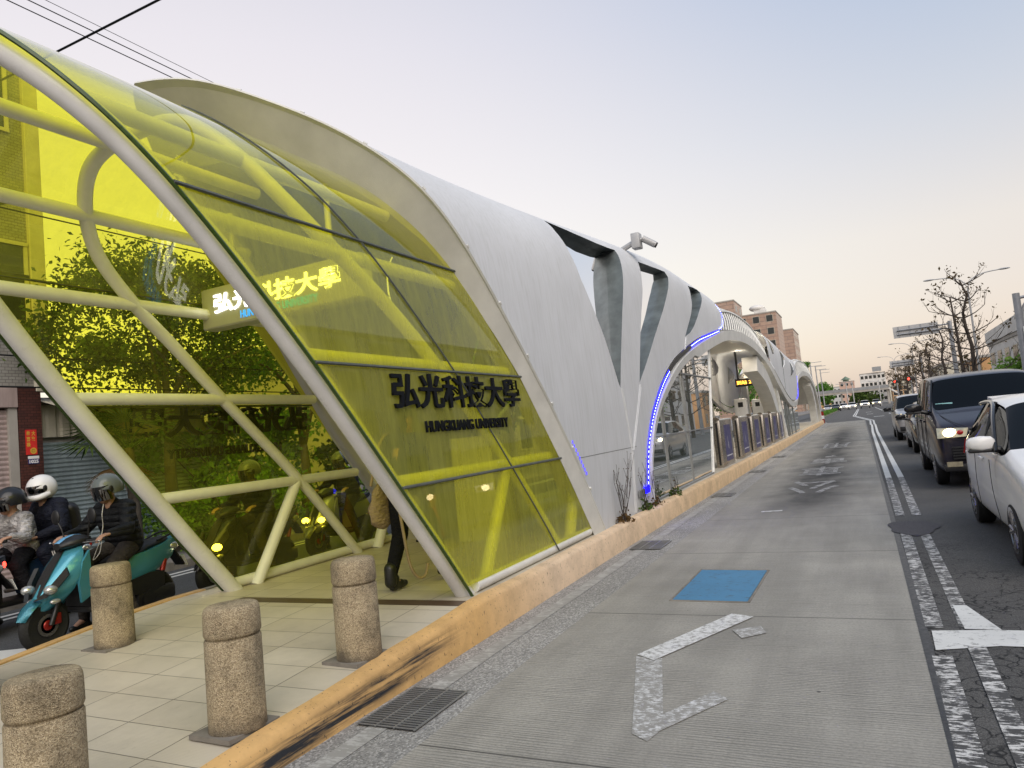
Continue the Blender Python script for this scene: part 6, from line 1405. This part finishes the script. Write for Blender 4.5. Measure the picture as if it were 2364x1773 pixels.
# palm by the shutter
t = thing('palm', 'small fan palm in front of the blue grey shutter, its lowest frond dried brown', 'palm tree', (-11.1, 8.0, 0.12)); bm = B(); tube(bm, [(0, 0, -0.05), (0.05, -0.05, 0.9), (0.05, -0.1, 1.9)], [0.11, 0.09, 0.08], 9); obj('trunk', bm, M['bark'], t, 60)
def fan(az, el, ln, mat, nm='frond'):
    bm = B(); o = Vector((0.05, -0.1, 1.85)); d = Vector((math.cos(az)*math.cos(el), math.sin(az)*math.cos(el), math.sin(el))); s = d.cross(Vector((0, 0, 1))).normalized(); u = s.cross(d)
    hub = o+d*ln*0.5; tube(bm, [o, o+d*ln*0.25+u*0.05, hub], 0.012, 5)
    for k in range(19):
        a = math.radians(-85+170*k/18); e = hub+(d*math.cos(a)+s*math.sin(a))*ln*0.62+Vector((0, 0, -0.12*ln*abs(math.sin(a))-0.10*ln)); m_ = hub.lerp(e, 0.5)+Vector((0, 0, 0.05)); w = (s*math.cos(a)-d*math.sin(a))*0.022
        face(bm, [hub, m_+w, e, m_-w])
    obj(nm, bm, mat, t, None)
for k in range(10): fan(k*0.66+0.3, 0.25+0.35*(k % 3), 1.15, M['leaf'])
fan(-0.9, -0.55, 0.95, M['leaf_brown']); fan(-1.5, -0.7, 0.8, M['leaf_brown'])
# bare kapok trees on the right
def bare_tree(label, x, y, h, seed, leaves=260):
    t = thing('kapok_tree', label, 'tree', (x, y, 0.1), 0, 'bare trees along the right pavement'); rr = random.Random(seed); bm = B(); tips = []
    tr = [Vector((0, 0, -0.1))]
    for k in range(1, 9): tr.append(Vector((rr.uniform(-.1, .1)*k*0.3, rr.uniform(-.1, .1)*k*0.3, h*k/8)))
    tube(bm, tr, [0.17*(1-0.8*k/8)+0.02 for k in range(9)], 8)
    def branch(p, d, ln, r, dep):
        pts = [p]; q = p; dd = d.copy()
        for k in range(4): dd = (dd+Vector((rr.uniform(-.18, .18), rr.uniform(-.18, .18), rr.uniform(-.02, .20)))).normalized(); q = q+dd*ln/4; pts.append(q)
        tube(bm, pts, [r*(1-0.6*k/4) for k in range(5)], 5, False); tips.append(q)
        if dep:
            for k in range(rr.choice((1, 2, 2))): i = rr.choice((1, 2, 3, 4)); ax = Vector((rr.uniform(-1, 1), rr.uniform(-1, 1), rr.uniform(-.1, .8))).normalized(); branch(pts[i], (dd+ax*0.95).normalized(), ln*0.58, r*0.5, dep-1)
    for k in range(7):
        z = 2+k*(h-2.4)/6; n = 3
        for j in range(n):
            a = 2*PI*j/n+k*0.7+rr.uniform(-.3, .3); i = min(7, int(z/h*8)); p = tr[i].lerp(tr[i+1], z/h*8-i); branch(p, Vector((math.cos(a), math.sin(a), rr.uniform(0.1, 0.35))), (h*0.36)*(1.05-0.10*k)*rr.uniform(0.8, 1.1), 0.05, 2)
    obj('trunk', bm, M['bark_dark'], t, 60)
    rg = np.random.default_rng(seed); T_ = np.array([tuple(p) for p in tips]); pick = T_[rg.integers(0, len(T_), 60)]; C_ = np.repeat(pick, max(1, leaves//60), 0); leaves_mesh('foliage', C_+rg.normal(size=C_.shape)*0.16, 0.12, M['leaf_rust'], t, seed+2); return t
bt = [(7.3, 58, 9.2, 'tall bare tree with sparse leaves beside the double armed street lamp'), (7.6, 66, 9.0, 'bare tree just left of the tallest one, behind the road sign post'), (7.9, 82, 7.8, 'bare tree left of the road sign post above the van roof'), (7.4, 92, 7.4, 'smaller bare tree farther along the right pavement'), (7.8, 108, 7.4, 'bare tree by the second road sign'), (7.3, 122, 7.2, 'rust leaved bare tree beyond the second road sign'), (7.6, 140, 7.0, 'distant rust leaved tree above the silver SUV'), (7.2, 158, 7.0, 'farthest rust leaved tree on the right')]
for i, (x, y, h, l) in enumerate(bt): bare_tree(l, x, y, h, 100+i, 260 if i < 4 else 900)
for i, (x, y, l) in enumerate([]): bare_tree(l, x, y, 8.2, 140+i)
bush('shrub', 'yellow green bush above the van roof at the right edge', (11.2, 62, 2.6), (1.6, 2.5, 1.6), 2500, 0.16, M['leaf_bright'], 51)
for i, (x, y, z, l) in enumerate([(3.4, 300, 3, 'round green tree under the footbridge'), (0.5, 330, 3, 'second green tree under the footbridge, farther left')]): tree('round_tree', l, x, y, 0, 2, (x, y, z), (4, 4, 3.0), 1200, 0.5, M['leaf'], 60+i, ncl=26)
# weeds at the foot of the shell
def weed(label, x, y, n, h, seed, green=False):
    t = thing('weed', label, 'weed', (x, y, 0.29)); rr = random.Random(seed); bm = B(); heads = []
    for k in range(n):
        a = rr.uniform(0, 6.3); l_ = rr.uniform(0.5, 1)*h; p = [Vector((rr.uniform(-.04, .04), rr.uniform(-.1, .1), 0))]
        for j in range(4): p.append(p[-1]+Vector((math.cos(a)*0.05*l_+rr.uniform(-.02, .02), math.sin(a)*0.13*l_+rr.uniform(-.03, .03), l_/4)))
        tube(bm, p, [0.005, 0.004, 0.004, 0.003, 0.002], 4, False); heads += [p[-1], p[-2]]
        for j in (2, 3): q = p[j]+Vector((rr.uniform(-.04, .04), rr.uniform(-.12, .12), 0.14)); tube(bm, [p[j], q], 0.0025, 4, False); heads.append(q)
    obj('stalks', bm, M['bark_dark'], t, 60); rg = np.random.default_rng(seed); H_ = np.array([tuple(v) for v in heads])
    leaves_mesh('seed_heads', H_+rg.normal(size=H_.shape)*0.006, 0.012, M['leaf_brown'], t, seed)
    m_ = 70; C_ = np.stack([rg.normal(size=m_)*0.05, rg.normal(size=m_)*0.12, np.abs(rg.normal(size=m_))*0.06], 1); leaves_mesh('base_leaves', C_, 0.035, M['leaf'] if green else M['leaf_brown'], t, seed+1)
weed('dry tall weeds growing at the foot of the white shell', -3.03, 9.35, 11, 0.95, 1); weed('thin dry weeds beside the blue light housing', -3.04, 10.5, 6, 1.0, 2, True); weed('thin dry stalks in front of the glass screen', -3.06, 11.05, 6, 0.55, 3, False); weed('small weeds farther along the glass screen', -3.06, 12.4, 5, 0.28, 4, True)
# ------------------------------------------------------------------ left side buildings
def slat_mat(name, c, per, dark=0.35):
    m, N, p = base(name, 0.45, 0.2); v = coord(N); s = N.n('SeparateXYZ'); N.L(v, s.inputs[0]); ph = mth(N, 'FRACT', mth(N, 'DIVIDE', s.outputs[2], per))
    k = rampf(N, noise(N, coord(N, (4, 4, 0.6)), 3, 5), [(0.3, 0.72), (0.65, 1.0)]); N.L(mixc(N, 1.0, c, k, 'MULTIPLY'), p.inputs['Base Color']); return m
def brick_mat(name, c1, c2, mortar, sx_, sz):
    m, N, p = base(name, 0.4); v = coord(N); s = N.n('SeparateXYZ'); N.L(v, s.inputs[0]); cb = N.n('CombineXYZ'); N.L(mth(N, 'ADD', s.outputs[1], s.outputs[0]), cb.inputs[0]); N.L(s.outputs[2], cb.inputs[1])
    b = N.n('TexBrick'); N.L(cb.outputs[0], b.inputs['Vector']); b.inputs['Color1'].default_value = tuple(c1)+(1,); b.inputs['Color2'].default_value = tuple(c2)+(1,); b.inputs['Mortar'].default_value = tuple(mortar)+(1,)
    b.inputs['Scale'].default_value = 1; b.inputs['Brick Width'].default_value = sx_; b.inputs['Row Height'].default_value = sz; b.inputs['Mortar Size'].default_value = sz*0.09
    N.L(mixc(N, 1.0, b.outputs['Color'], rampf(N, noise(N, v, 1.2, 5), [(0.3, 0.75), (0.65, 1.0)]), 'MULTIPLY'), p.inputs['Base Color']); return m
M['brick_dark'] = brick_mat('brick_dark', (0.060, 0.022, 0.018), (0.10, 0.034, 0.026), (0.012, 0.008, 0.008), 0.095, 0.045)
M['tile_grey'] = brick_mat('tile_grey', (0.24, 0.23, 0.21), (0.30, 0.29, 0.27), (0.12, 0.115, 0.105), 0.10, 0.05)
M['shutter_brown'] = slat_mat('shutter_brown', (0.42, 0.33, 0.31), 0.08); M['shutter_blue'] = slat_mat('shutter_blue', (0.30, 0.37, 0.40), 0.075)
M['cream'] = simple('cream', (0.50, 0.47, 0.38), 0.6, 0, 0.2, 3); M['window_dark'] = simple('window_dark', (0.02, 0.025, 0.028), 0.12, 0, 0.2, 2)
M['concrete'] = simple('concrete', (0.34, 0.32, 0.29), 0.85, 0, 0.25, 1.0, 0.3, 30); M['roof_metal'] = simple('roof_metal', (0.26, 0.27, 0.28), 0.5, 0.3, 0.2, 1)
def slats(x, y0, y1, z0, z1, per, d):
    bm = B(); rings = []; n = int((z1-z0)/per)
    for k in range(n):
        for f, o in ((0, 0), (0.35, d), (0.7, d*0.8), (0.92, 0)): z = z0+(k+f)*per; rings.append([(x+o, y0, z), (x+o, y1, z)])
    loft(bm, rings, False, False); return bm
hs_ = thing('tiled_house', 'tall grey tiled shophouse with a brown roller shutter and a dark brick pillar', 'building', (0, 0, 0))
bm = B(); box(bm, -22, -12.0, -9, 7.0, 3.1, 8.6); box(bm, -22, -12.0, -9, 3.2, 0.1, 3.1); box(bm, -22, -12.6, 3.2, 7.0, 0.1, 3.1); obj('wall', bm, M['tile_grey'], hs_, None)
bm = B(); box(bm, -12.12, -11.93, 6.98, 7.22, 3.06, 8.7, bev=0.01); obj('corner_column', bm, M['cream'], hs_, None)
bm = B(); box(bm, -12.5, -11.96, 6.70, 7.05, 0.1, 3.12); obj('brick_pillar', bm, M['brick_dark'], hs_, None)
obj('shutter', slats(-12.05, 3.2, 6.56, 0.14, 2.8, 0.08, 0.022), M['shutter_brown'], hs_, 50)
bm = B(); box(bm, -12.08, -11.98, 6.56, 6.69, 0.1, 2.82); obj('shutter_rail', bm, M['concrete'], hs_, None)
bm = B(); box(bm, -12.1, -11.94, 3.0, 6.69, 2.80, 3.14, bev=0.01); obj('shutter_housing', bm, M['shutter_brown'], hs_, None)
for (y0, y1, z0, z1) in ((5.4, 6.9, 4.98, 5.46), (5.4, 6.9, 4.22, 4.92), (1.0, 4.4, 4.2, 5.5), (5.2, 6.7, 7.4, 8.9), (1.0, 4.4, 7.4, 8.9)):
    bm = B()
    for a in (box(bm, -12.0, -11.95, y0-0.06, y1+0.06, z1, z1+0.06), box(bm, -12.0, -11.95, y0-0.06, y1+0.06, z0-0.06, z0), box(bm, -12.0, -11.96, y0-0.06, y0, z0, z1), box(bm, -12.0, -11.96, y1, y1+0.06, z0, z1)): pass
    w = obj('window', bm, M['cream'], hs_, None); bm = B(); face(bm, [(-11.985, y0, z0), (-11.985, y1, z0), (-11.985, y1, z1), (-11.985, y0, z1)]); obj('pane', bm, M['window_dark'], w, None)
po = thing('red_poster', 'red paper blessing with gold characters pasted on the dark brick pillar', 'poster', (-11.95, 6.865, 2.24)); bm = B(); box(bm, -0.006, 0.004, -0.085, 0.085, -0.2, 0.2); obj('paper', bm, simple('poster_red', (0.60, 0.025, 0.02), 0.5, 0, 0.15, 9), po, None)
M['gold_ink'] = simple('gold_ink', (0.62, 0.38, 0.05), 0.4)
for ch, dy, dz in (('大', 0.035, 0.14), ('家', 0.035, 0.055), ('恭', -0.045, 0.14), ('喜', -0.045, 0.05), ('祿', -0.045, -0.04)): flat_text(ch, 0.06, 0.075, frame_m((0.006, dy, dz), (0, 1, 0), (0, 0, 1)), M['gold_ink'], 'gold_character', po, 0.0005, 0.002)
bm = B(); lathe(bm, [(0.05, 0.0), (0.05, 0.002), (0.03, 0.002), (0.03, 0.0)], (0.005, 0.025, -0.14), 14, 'X'); lathe(bm, [(0.02, 0.0), (0.02, 0.003), (0.001, 0.003)], (0.005, 0.025, -0.14), 10, 'X'); obj('gold_emblem', bm, M['gold_ink'], po, None)
hn = thing('house_number', 'blue house number plate 1025 with a pale strip above it on the brick pillar', 'number plate', (-11.95, 6.89, 1.935)); bm = B(); box(bm, -0.006, 0.004, -0.085, 0.085, -0.045, 0.032, bev=0.003); obj('plate', bm, simple('plate_blue', (0.03, 0.03, 0.14), 0.4), hn, None)
bm = B(); box(bm, -0.006, 0.004, -0.085, 0.085, 0.036, 0.082, bev=0.003); obj('street_plate', bm, M['white_paint'], hn, None); flat_text('1025', 0.14, 0.056, frame_m((0.005, 0, -0.006), (0, 1, 0), (0, 0, 1)), M['white_paint'], 'digits', hn, 0.0005, 0.002)
ax = thing('annex', 'low annex with a blue grey roller shutter below a cream corrugated panel', 'building', (0, 0, 0)); obj('shutter', slats(-12.25, 7.2, 10.4, 0.14, 2.3, 0.075, 0.03), M['shutter_blue'], ax, 50)
bm = B(); rings = []
for k in range(90): y = 7.06+3.4*k/89; rings.append([(-12.2+0.02*(1 if (k % 6) < 4 else -0.3), y, 2.32), (-12.2+0.02*(1 if (k % 6) < 4 else -0.3), y, 2.86)])
loft(bm, rings, False, False); obj('corrugated_panel', bm, M['cream'], ax, None)
bm = B(); rings = []
for k in range(120): y = 7.1+3.4*k/119; o = 0.022*math.sin(k*1.25); rings.append([(-11.45, y, 2.74+o), (-12.3, y, 2.98+o)])
loft(bm, rings, False, False); obj('awning', bm, M['cream'], ax, 60)
bm = B(); box(bm, -18, -12.3, 7.05, 10.5, 0.1, 3.0); obj('wall', bm, M['concrete'], ax, None)
def block(name, label, x0, x1, y0, y1, h, wall, wins, side='x', group=None, z0=0.1, roof=None, ww=1.2, wh=1.3):
    t = thing(name, label, 'building', (0, 0, 0), 0, group); bm = B(); box(bm, x0, x1, y0, y1, z0, h); obj('wall', bm, wall, t, None)
    bm = B(); box(bm, x0-0.12, x1+0.12, y0-0.12, y1+0.12, h+0.003, h+0.35, bev=0.02); obj('parapet', bm, roof or M['concrete'], t, None)
    nf, nw = wins
    for f in range(nf):
        z = z0+(h-z0)*(f+0.32)/nf
        for k in range(nw):
            if side == 'x+': y = y0+(y1-y0)*(k+0.5)/nw; c = (x1+0.02, y); bx = lambda bm, d, g: box(bm, x1-0.01, x1+d, y-ww/2-g, y+ww/2+g, z-g, z+wh+g)
            elif side == 'x-': y = y0+(y1-y0)*(k+0.5)/nw; bx = lambda bm, d, g: box(bm, x0-d, x0+0.01, y-ww/2-g, y+ww/2+g, z-g, z+wh+g)
            else: x = x0+(x1-x0)*(k+0.5)/nw; bx = lambda bm, d, g: box(bm, x-ww/2-g, x+ww/2+g, y0-d, y0+0.01, z-g, z+wh+g)
            bm = B(); bx(bm, 0.03, 0.08); w = obj('window', bm, M['cream'], t, None); bm = B(); bx(bm, 0.045, 0.0); obj('pane', bm, M['window_dark'], w, None)
    return t
M['brick_pink'] = brick_mat('brick_pink', (0.36, 0.24, 0.18), (0.40, 0.28, 0.215), (0.25, 0.18, 0.15), 3.0, 1.1)
M['wall_white'] = simple('wall_white', (0.60, 0.59, 0.57), 0.7, 0, 0.2, 0.6); M['wall_pink'] = simple('wall_pink', (0.50, 0.33, 0.26), 0.7, 0, 0.2, 0.6); M['wall_orange'] = simple('wall_orange', (0.50, 0.28, 0.12), 0.7, 0, 0.2, 0.6); M['wall_black'] = simple('wall_black', (0.03, 0.03, 0.032), 0.5, 0, 0.2, 0.6)
block('tower_block', 'brown top of an apartment tower just above the blue lit tip of the shell', -33, -26.2, 190, 204, 30.6, M['brick_pink'], (8, 2), 'x+', ww=3, wh=1.6)
tb_ = block('tower_block', 'pink brick apartment tower with a white roof tank above the slatted roof', -27.5, -17.2, 200, 216, 27.4, M['brick_pink'], (8, 3), 'y', ww=1.6, wh=1.7)
bm = B(); box(bm, -23, -20, 203, 206, 27.7, 29.2); sphere(bm, (-22.2, 204, 29.6), 1.5, 14, 8, (1.4, 1, 0.6)); obj('roof_tank', bm, M['wall_white'], tb_, 40)
block('tower_block', 'lower pink striped apartment block farther right above the second shell', -25.4, -16.2, 240, 262, 26.2, M['brick_pink'], (9, 4), 'x+', ww=2.2, wh=1.5)
block('dark_building', 'dark building with white trim across the left road, seen through the arch', -22, -12.8, 40, 52, 4.6, M['wall_black'], (1, 4), 'x+', roof=M['wall_white'])
block('low_building', 'white building across the left road beyond the dark one', -22, -13, 54, 66, 6.0, M['wall_white'], (2, 4), 'x+')
block('low_building', 'grey building across the left road behind the dark shrubs', -24, -13.6, 20, 38, 5.5, M['concrete'], (2, 5), 'x+')
for i, (x, y, l) in enumerate([(-9.9, 190, 'nearest utility pole rising behind the last arch'), (-9.8, 212, 'second utility pole with crossarms behind the last arch'), (-9.7, 236, 'third utility pole, farthest from the last arch')]):
    t = thing('utility_pole', l, 'utility pole', (x, y, 0), 0, 'utility poles left of the road'); bm = B(); tube(bm, [(0, 0, 0), (0, 0, 12.4)], [0.2, 0.13], 8); obj('pole', bm, M['pole_grey'], t, 60)
    for z in (11.2, 12.1): bm = B(); box(bm, -0.3, 2.6, -0.06, 0.06, z, z+0.12); obj('crossarm', bm, M['pole_grey'], t, None)
t = thing('tall_palm', 'palm crown showing above the last arch of the station', 'palm tree', (-10.3, 180, 0)); bm = B(); tube(bm, [(0, 0, 0), (0.1, 0, 10.6)], [0.2, 0.14], 8); obj('trunk', bm, M['bark'], t, 60); leaves_mesh('crown', clumps((0.1, 0, 11.1), (1.3, 1.3, 0.7), 14, 400, 9, 0.5, 0.4), 0.5, M['leaf_dark'], t, 10, aspect=0.2)
# ------------------------------------------------------------------ right side
M['wall_pale'] = simple('wall_pale', (0.52, 0.51, 0.49), 0.7, 0, 0.2, 0.5)
wb = block('white_building', 'long white building with a slanting roofline at the right edge behind the bush', 14.2, 24, 60, 99, 6.4, M['wall_white'], (2, 9), 'x-', ww=2.4, wh=1.3)
bm = B(); prism(bm, [(14.0, 60, 6.78), (14.0, 99.2, 6.78), (14.0, 99.2, 8.0), (14.0, 60, 8.6)], (9, 0, 0)); obj('roof_screen', bm, M['wall_white'], wb, None)
block('orange_building', 'small orange building behind the bare tree trunks', 14.5, 24, 108, 124, 5.6, M['wall_orange'], (2, 5), 'x-')
block('apartment_house', 'pale apartment house beside the road, mirrored in the yellow glass', 15, 27, 26, 56, 12.5, M['wall_pale'], (4, 8), 'x-', ww=1.8, wh=1.6)
block('apartment_house', 'second apartment house nearer the camera, mirrored in the yellow glass', 15, 27, -2, 24, 11, M['tile_grey'], (4, 7), 'x-', ww=1.8, wh=1.6)
block('apartment_house', 'apartment house behind the photographer, seen only in reflections', 15, 27, -30, -4, 10, M['wall_pink'], (3, 6), 'x-', ww=1.8, wh=1.6)
block('low_building', 'beige shop building farther along the right pavement', 12.5, 22, 130, 160, 6, M['cream'], (2, 6), 'x-')
def lamp_post(label, x, y, h):
    t = thing('street_lamp', label, 'street lamp', (x, y, 0.1), 0, 'double armed street lamps'); bm = B(); tube(bm, [(0, 0, 0), (0, 0, h*0.5), (0, 0, h)], [0.10, 0.08, 0.06], 10); obj('pole', bm, M['lamp_grey'], t, 60)
    for s in (-1, 1):
        bm = B(); p = spline([(0, 0, h-0.05), (s*0.35, 0, h+0.55), (s*1.1, 0, h+0.85), (s*2.0, 0, h+0.92)], 5); tube(bm, p, 0.04, 7); a = obj('arm', bm, M['lamp_grey'], t, 60)
        bm = B(); q = sphere(bm, (s*2.35, 0, h+0.93), 0.2, 12, 8, (1.9, 0.7, 0.35)); obj('lamp_head', bm, M['lamp_grey'], a, 40)
    return t
lamp_post('nearest double armed street lamp rising beside the tall bare tree', 8.0, 61, 9.0); lamp_post('second double armed street lamp behind the first road sign', 7.1, 110, 7.9); lamp_post('third, smallest double armed street lamp far along the right pavement', 6.6, 150, 8.4)
def road_sign(label, x, y, h, x0, x1, z0, z1):
    t = thing('road_sign', label, 'road sign', (x, y, 0.1)); bm = B(); tube(bm, [(0, 0, 0), (0, 0, h)], [0.19, 0.15], 12); obj('post', bm, M['pole_grey'], t, 60)
    bm = B(); tube(bm, [(0, 0, (z0+z1)/2+0.15), (x0-x+0.3, 0, (z0+z1)/2+0.15)], 0.06, 8); tube(bm, [(0, 0, (z0+z1)/2-0.2), (x0-x+0.3, 0, (z0+z1)/2-0.2)], 0.06, 8); obj('cantilever_arm', bm, M['pole_grey'], t, 60)
    bm = B(); box(bm, x0-x, x1-x, 0.09, 0.13, z0, z1, bev=0.01); p = obj('sign_panel', bm, M['lamp_grey'], t, None); bm = B()
    for k in range(4): xx = x0-x+(x1-x0)*(k+0.5)/4; box(bm, xx-0.03, xx+0.03, 0.05, 0.088, z0+0.02, z1-0.02)
    obj('panel_ribs', bm, M['pole_grey'], p, None)
    return t
road_sign('near grey back of a road sign hung over the lanes on a cantilever arm', 7.55, 70, 7.5, 3.3, 6.7, 6.6, 7.6); road_sign('farther grey back of a road sign beyond the first one', 8.0, 110, 6.6, 4.25, 7.1, 5.6, 6.5)
t = thing('signal_pole', 'thick grey signal pole with a white notice at the right edge', 'pole', (6.2, 35, 0.1)); bm = B(); tube(bm, [(0, 0, 0), (0, 0, 5.25)], [0.16, 0.13], 14); obj('post', bm, M['pole_grey'], t, 60)
bm = B(); tube(bm, [(0, 0, 5.05), (2.5, 0, 5.2)], 0.06, 8); tube(bm, spline([(0.1, 0, 4.3), (0.25, 0, 4.8), (0.8, 0, 5.05)], 5), 0.04, 8); obj('arm', bm, M['pole_grey'], t, 60)
bm = B(); box(bm, 0.04, 0.7, -0.2, -0.17, 2.9, 3.85, bev=0.01); np_ = obj('notice_panel', bm, M['white_paint'], t, None); bm = B()
for k in range(5): box(bm, 0.12, 0.6, -0.207, -0.203, 3.0+0.16*k, 3.08+0.16*k)
obj('notice_lines', bm, M['black'], np_, None)
# ------------------------------------------------------------------ far end of the street
block('hotel', 'long white hotel with rows of windows far down the road', 1.5, 13.5, 420, 440, 15.5, M['wall_white'], (4, 6), 'y', ww=1.3, wh=1.6)
t = thing('billboard', 'grey billboard on the roof of the far white hotel', 'billboard', (9.8, 418, 15.8)); bm = B(); box(bm, -2.1, 2.1, -0.1, 0.1, 0.5, 2.9); obj('board', bm, M['roof_metal'], t, None); bm = B(); box(bm, -1.5, -1.3, 0, 0.2, 0, 0.5); box(bm, 1.3, 1.5, 0, 0.2, 0, 0.5); obj('legs', bm, M['pole_grey'], t, None)
pk = block('pink_house', 'pink house with a green pavilion roof far down the road', -8.4, -1.4, 400, 415, 12.0, M['wall_pink'], (4, 3), 'y', ww=1.2, wh=1.4)
bm = B(); lathe(bm, [(2.6, 13.2), (0.05, 15.0)], (-5.2, 405, 0), 4); box(bm, -6.6, -3.8, 404, 406, 12.4, 13.2); obj('pavilion', bm, simple('roof_green', (0.12, 0.17, 0.12), 0.6), pk, None)
for i, (x0, x1, y, h, m_, l) in enumerate([(-26, -16, 430, 10.5, 'wall_pale', 'pale distant block behind the dark dense tree'), (-15.5, -9, 460, 11, 'wall_white', 'white distant block left of the pink house'), (14, 24, 400, 10, 'cream', 'cream distant block right of the hotel'), (11, 16, 290, 5.5, 'wall_orange', 'yellow orange shop front near the footbridge'), (-20, -11, 320, 5.0, 'wall_orange', 'low orange building beyond the far cars'), (-40, -28, 420, 13, 'wall_white', 'white distant block far left')]): block('distant_building', l, x0, x1, y, y+14, h, M[m_], (3, 3), 'y', 'distant buildings', ww=1.2, wh=1.4)
fb = thing('footbridge', 'grey pedestrian footbridge crossing the road in the distance', 'footbridge', (0, 250, 0)); bm = B(); box(bm, -16, 8.5, -1.2, 1.2, 4.4, 5.0); obj('deck', bm, M['concrete'], fb, None); bm = B(); box(bm, -16, 8.5, -1.25, -1.15, 5.0, 5.9); box(bm, -16, 8.5, 1.15, 1.25, 5.0, 5.9); obj('railing', bm, M['roof_metal'], fb, None)
for x in (-15.5, -5.0, 8.2): bm = B(); box(bm, x-0.3, x+0.3, -0.4, 0.4, 0, 4.4); obj('pier', bm, M['concrete'], fb, None)
bm = B(); prism(bm, [(8.0, -1.0, 5.0), (13.5, -1.0, 0.1), (14.3, -1.0, 0.1), (8.8, -1.0, 5.0)], (0, 2, 0)); obj('stair', bm, M['wall_white'], fb, None)
for i, (x, y, l) in enumerate([(5.6, 128, 'left one of the two red traffic signals among the rust leaved trees'), (7.0, 118, 'right one of the two red traffic signals among the rust leaved trees')]):
    t = thing('traffic_signal', l, 'traffic light', (x, y, 0.1)); bm = B(); tube(bm, [(0, 0, 0), (0, 0, 4.4)], 0.08, 8); obj('post', bm, M['pole_grey'], t, 60); bm = B(); box(bm, -0.5, 0.5, -0.12, 0.1, 3.8, 4.25, bev=0.04); obj('signal_head', bm, M['black'], t, 40); bm = B(); lathe(bm, [(0.16, -0.14), (0.001, -0.15)], (-0.3, 0, 4.02), 14, 'Y'); obj('red_lamp', bm, M['red_lit'], t, None)
for i, (x, l) in enumerate([(-1.2, 'first thin grey pole standing in the far median'), (-2.6, 'second thin grey pole standing in the far median'), (4.8, 'thick grey pole at the far junction')]):
    t = thing('far_pole', l, 'pole', (x, 190+6*i, 0)); bm = B(); tube(bm, [(0, 0, 0), (0, 0, 6.5)], [0.12, 0.1], 8); obj('post', bm, M['lamp_grey'], t, 60); bm = B(); tube(bm, [(0, 0, 6.1), (-2.4, 0, 6.4)], 0.06, 6); obj('arm', bm, M['lamp_grey'], t, 60)
t = thing('crash_barrel', 'red and white striped barrel at the far end of the platform', 'barrier', (-3.25, 68.6, 0)); bm = B(); lathe(bm, [(0.3, 0), (0.28, 0.35)], n=20); lathe(bm, [(0.28, 0.65), (0.26, 1.0), (0.001, 1.02)], n=20); obj('red_band', bm, M['red_metal'], t, 40); bm = B(); lathe(bm, [(0.28, 0.35), (0.28, 0.65)], n=20); obj('white_band', bm, M['white_paint'], t, 40)
# ------------------------------------------------------------------ overhead wires, inside odds and ends
def wire(label, a, b, r, sag=0.0, group=None):
    bm = B(); A_, B_ = Vector(a), Vector(b); tube(bm, [A_.lerp(B_, k/16)+Vector((0, 0, -sag*4*(k/16)*(1-k/16))) for k in range(17)], r, 5); o = obj('overhead_wire', bm, M['letter_black'], None, 60); props(o, label, 'wire', group)
wire('thick black cable crossing high over the yellow canopy', (-14, 5.96, 7.52), (14, 6.2, 7.52), 0.016)
for x, r, l in ((-10.8, 0.009, 'lowest of the three thin wires running along the street at top left'), (-10.56, 0.009, 'middle one of the three thin wires running along the street at top left'), (-10.36, 0.005, 'faintest, uppermost of the three thin wires at top left')): wire(l, (x, -6, 8.88), (x, 120, 8.88), r)
for z, l in ((3.0, 'lowest dark wire across the tree behind the yellow glass'), (3.45, 'second lowest dark wire across the tree behind the yellow glass'), (4.35, 'dark wire crossing the middle of the tree behind the yellow glass'), (5.6, 'dark wire above the tree behind the yellow glass')): wire(l, (-10.7, -4, z), (-10.7, 60, z-0.2), 0.012)
t = thing('lamp_housing', 'dark tapered lamp housing with an upright fin, seen through the yellow glass at upper left', 'lamp', (-8.6, 4.35, 4.85)); bm = B(); tube(bm, [(0, -1.6, -0.28), (0, -0.15, 0.02)], [0.17, 0.14], 14); obj('tube_body', bm, M['pole_grey'], t, 40)
bm = B(); prism(bm, [(0.02, -0.15, -0.16), (0.02, -0.15, 0.12), (0.02, 0.16, 0.27), (0.02, 0.2, -0.1)], (-0.05, 0, 0)); obj('fin', bm, M['pole_grey'], t, None); bm = B(); tube(bm, [(0, 0.05, 0.0), (0, 0.3, 0.03), (0, 0.46, 0.03)], [0.13, 0.10, 0.03], 12); obj('nose_cone', bm, M['pole_grey'], t, 40); bm = B(); tube(bm, [(0, -1.5, -0.28), (0, -1.5, -4.8)], 0.07, 10); obj('support_post', bm, M['pole_grey'], t, 40)
t = thing('cabinet', 'pale cabinet standing inside the entrance behind the yellow glass', 'cabinet', (-4.55, 8.35, 0.28), -0.1); bm = B(); box(bm, -0.32, 0.32, -0.3, 0.3, 0, 1.35, bev=0.012); obj('body', bm, M['white_paint'], t, 30); bm = B(); box(bm, 0.325, 0.33, -0.15, 0.2, 0.75, 0.95); obj('label_panel', bm, M['cream'], t, None)
t = thing('traffic_cone', 'orange cone leaning beside the walking person inside the canopy', 'traffic cone', (-5.45, 8.35, 0.28)); bm = B(); lathe(bm, [(0.15, 0.03), (0.03, 0.62), (0.001, 0.63)], n=20); obj('cone_body', bm, simple('cone_orange', (0.6, 0.13, 0.02), 0.5), t, 50); bm = B(); box(bm, -0.18, 0.18, -0.18, 0.18, 0, 0.03); obj('cone_base', bm, M['rubber'], t, None)
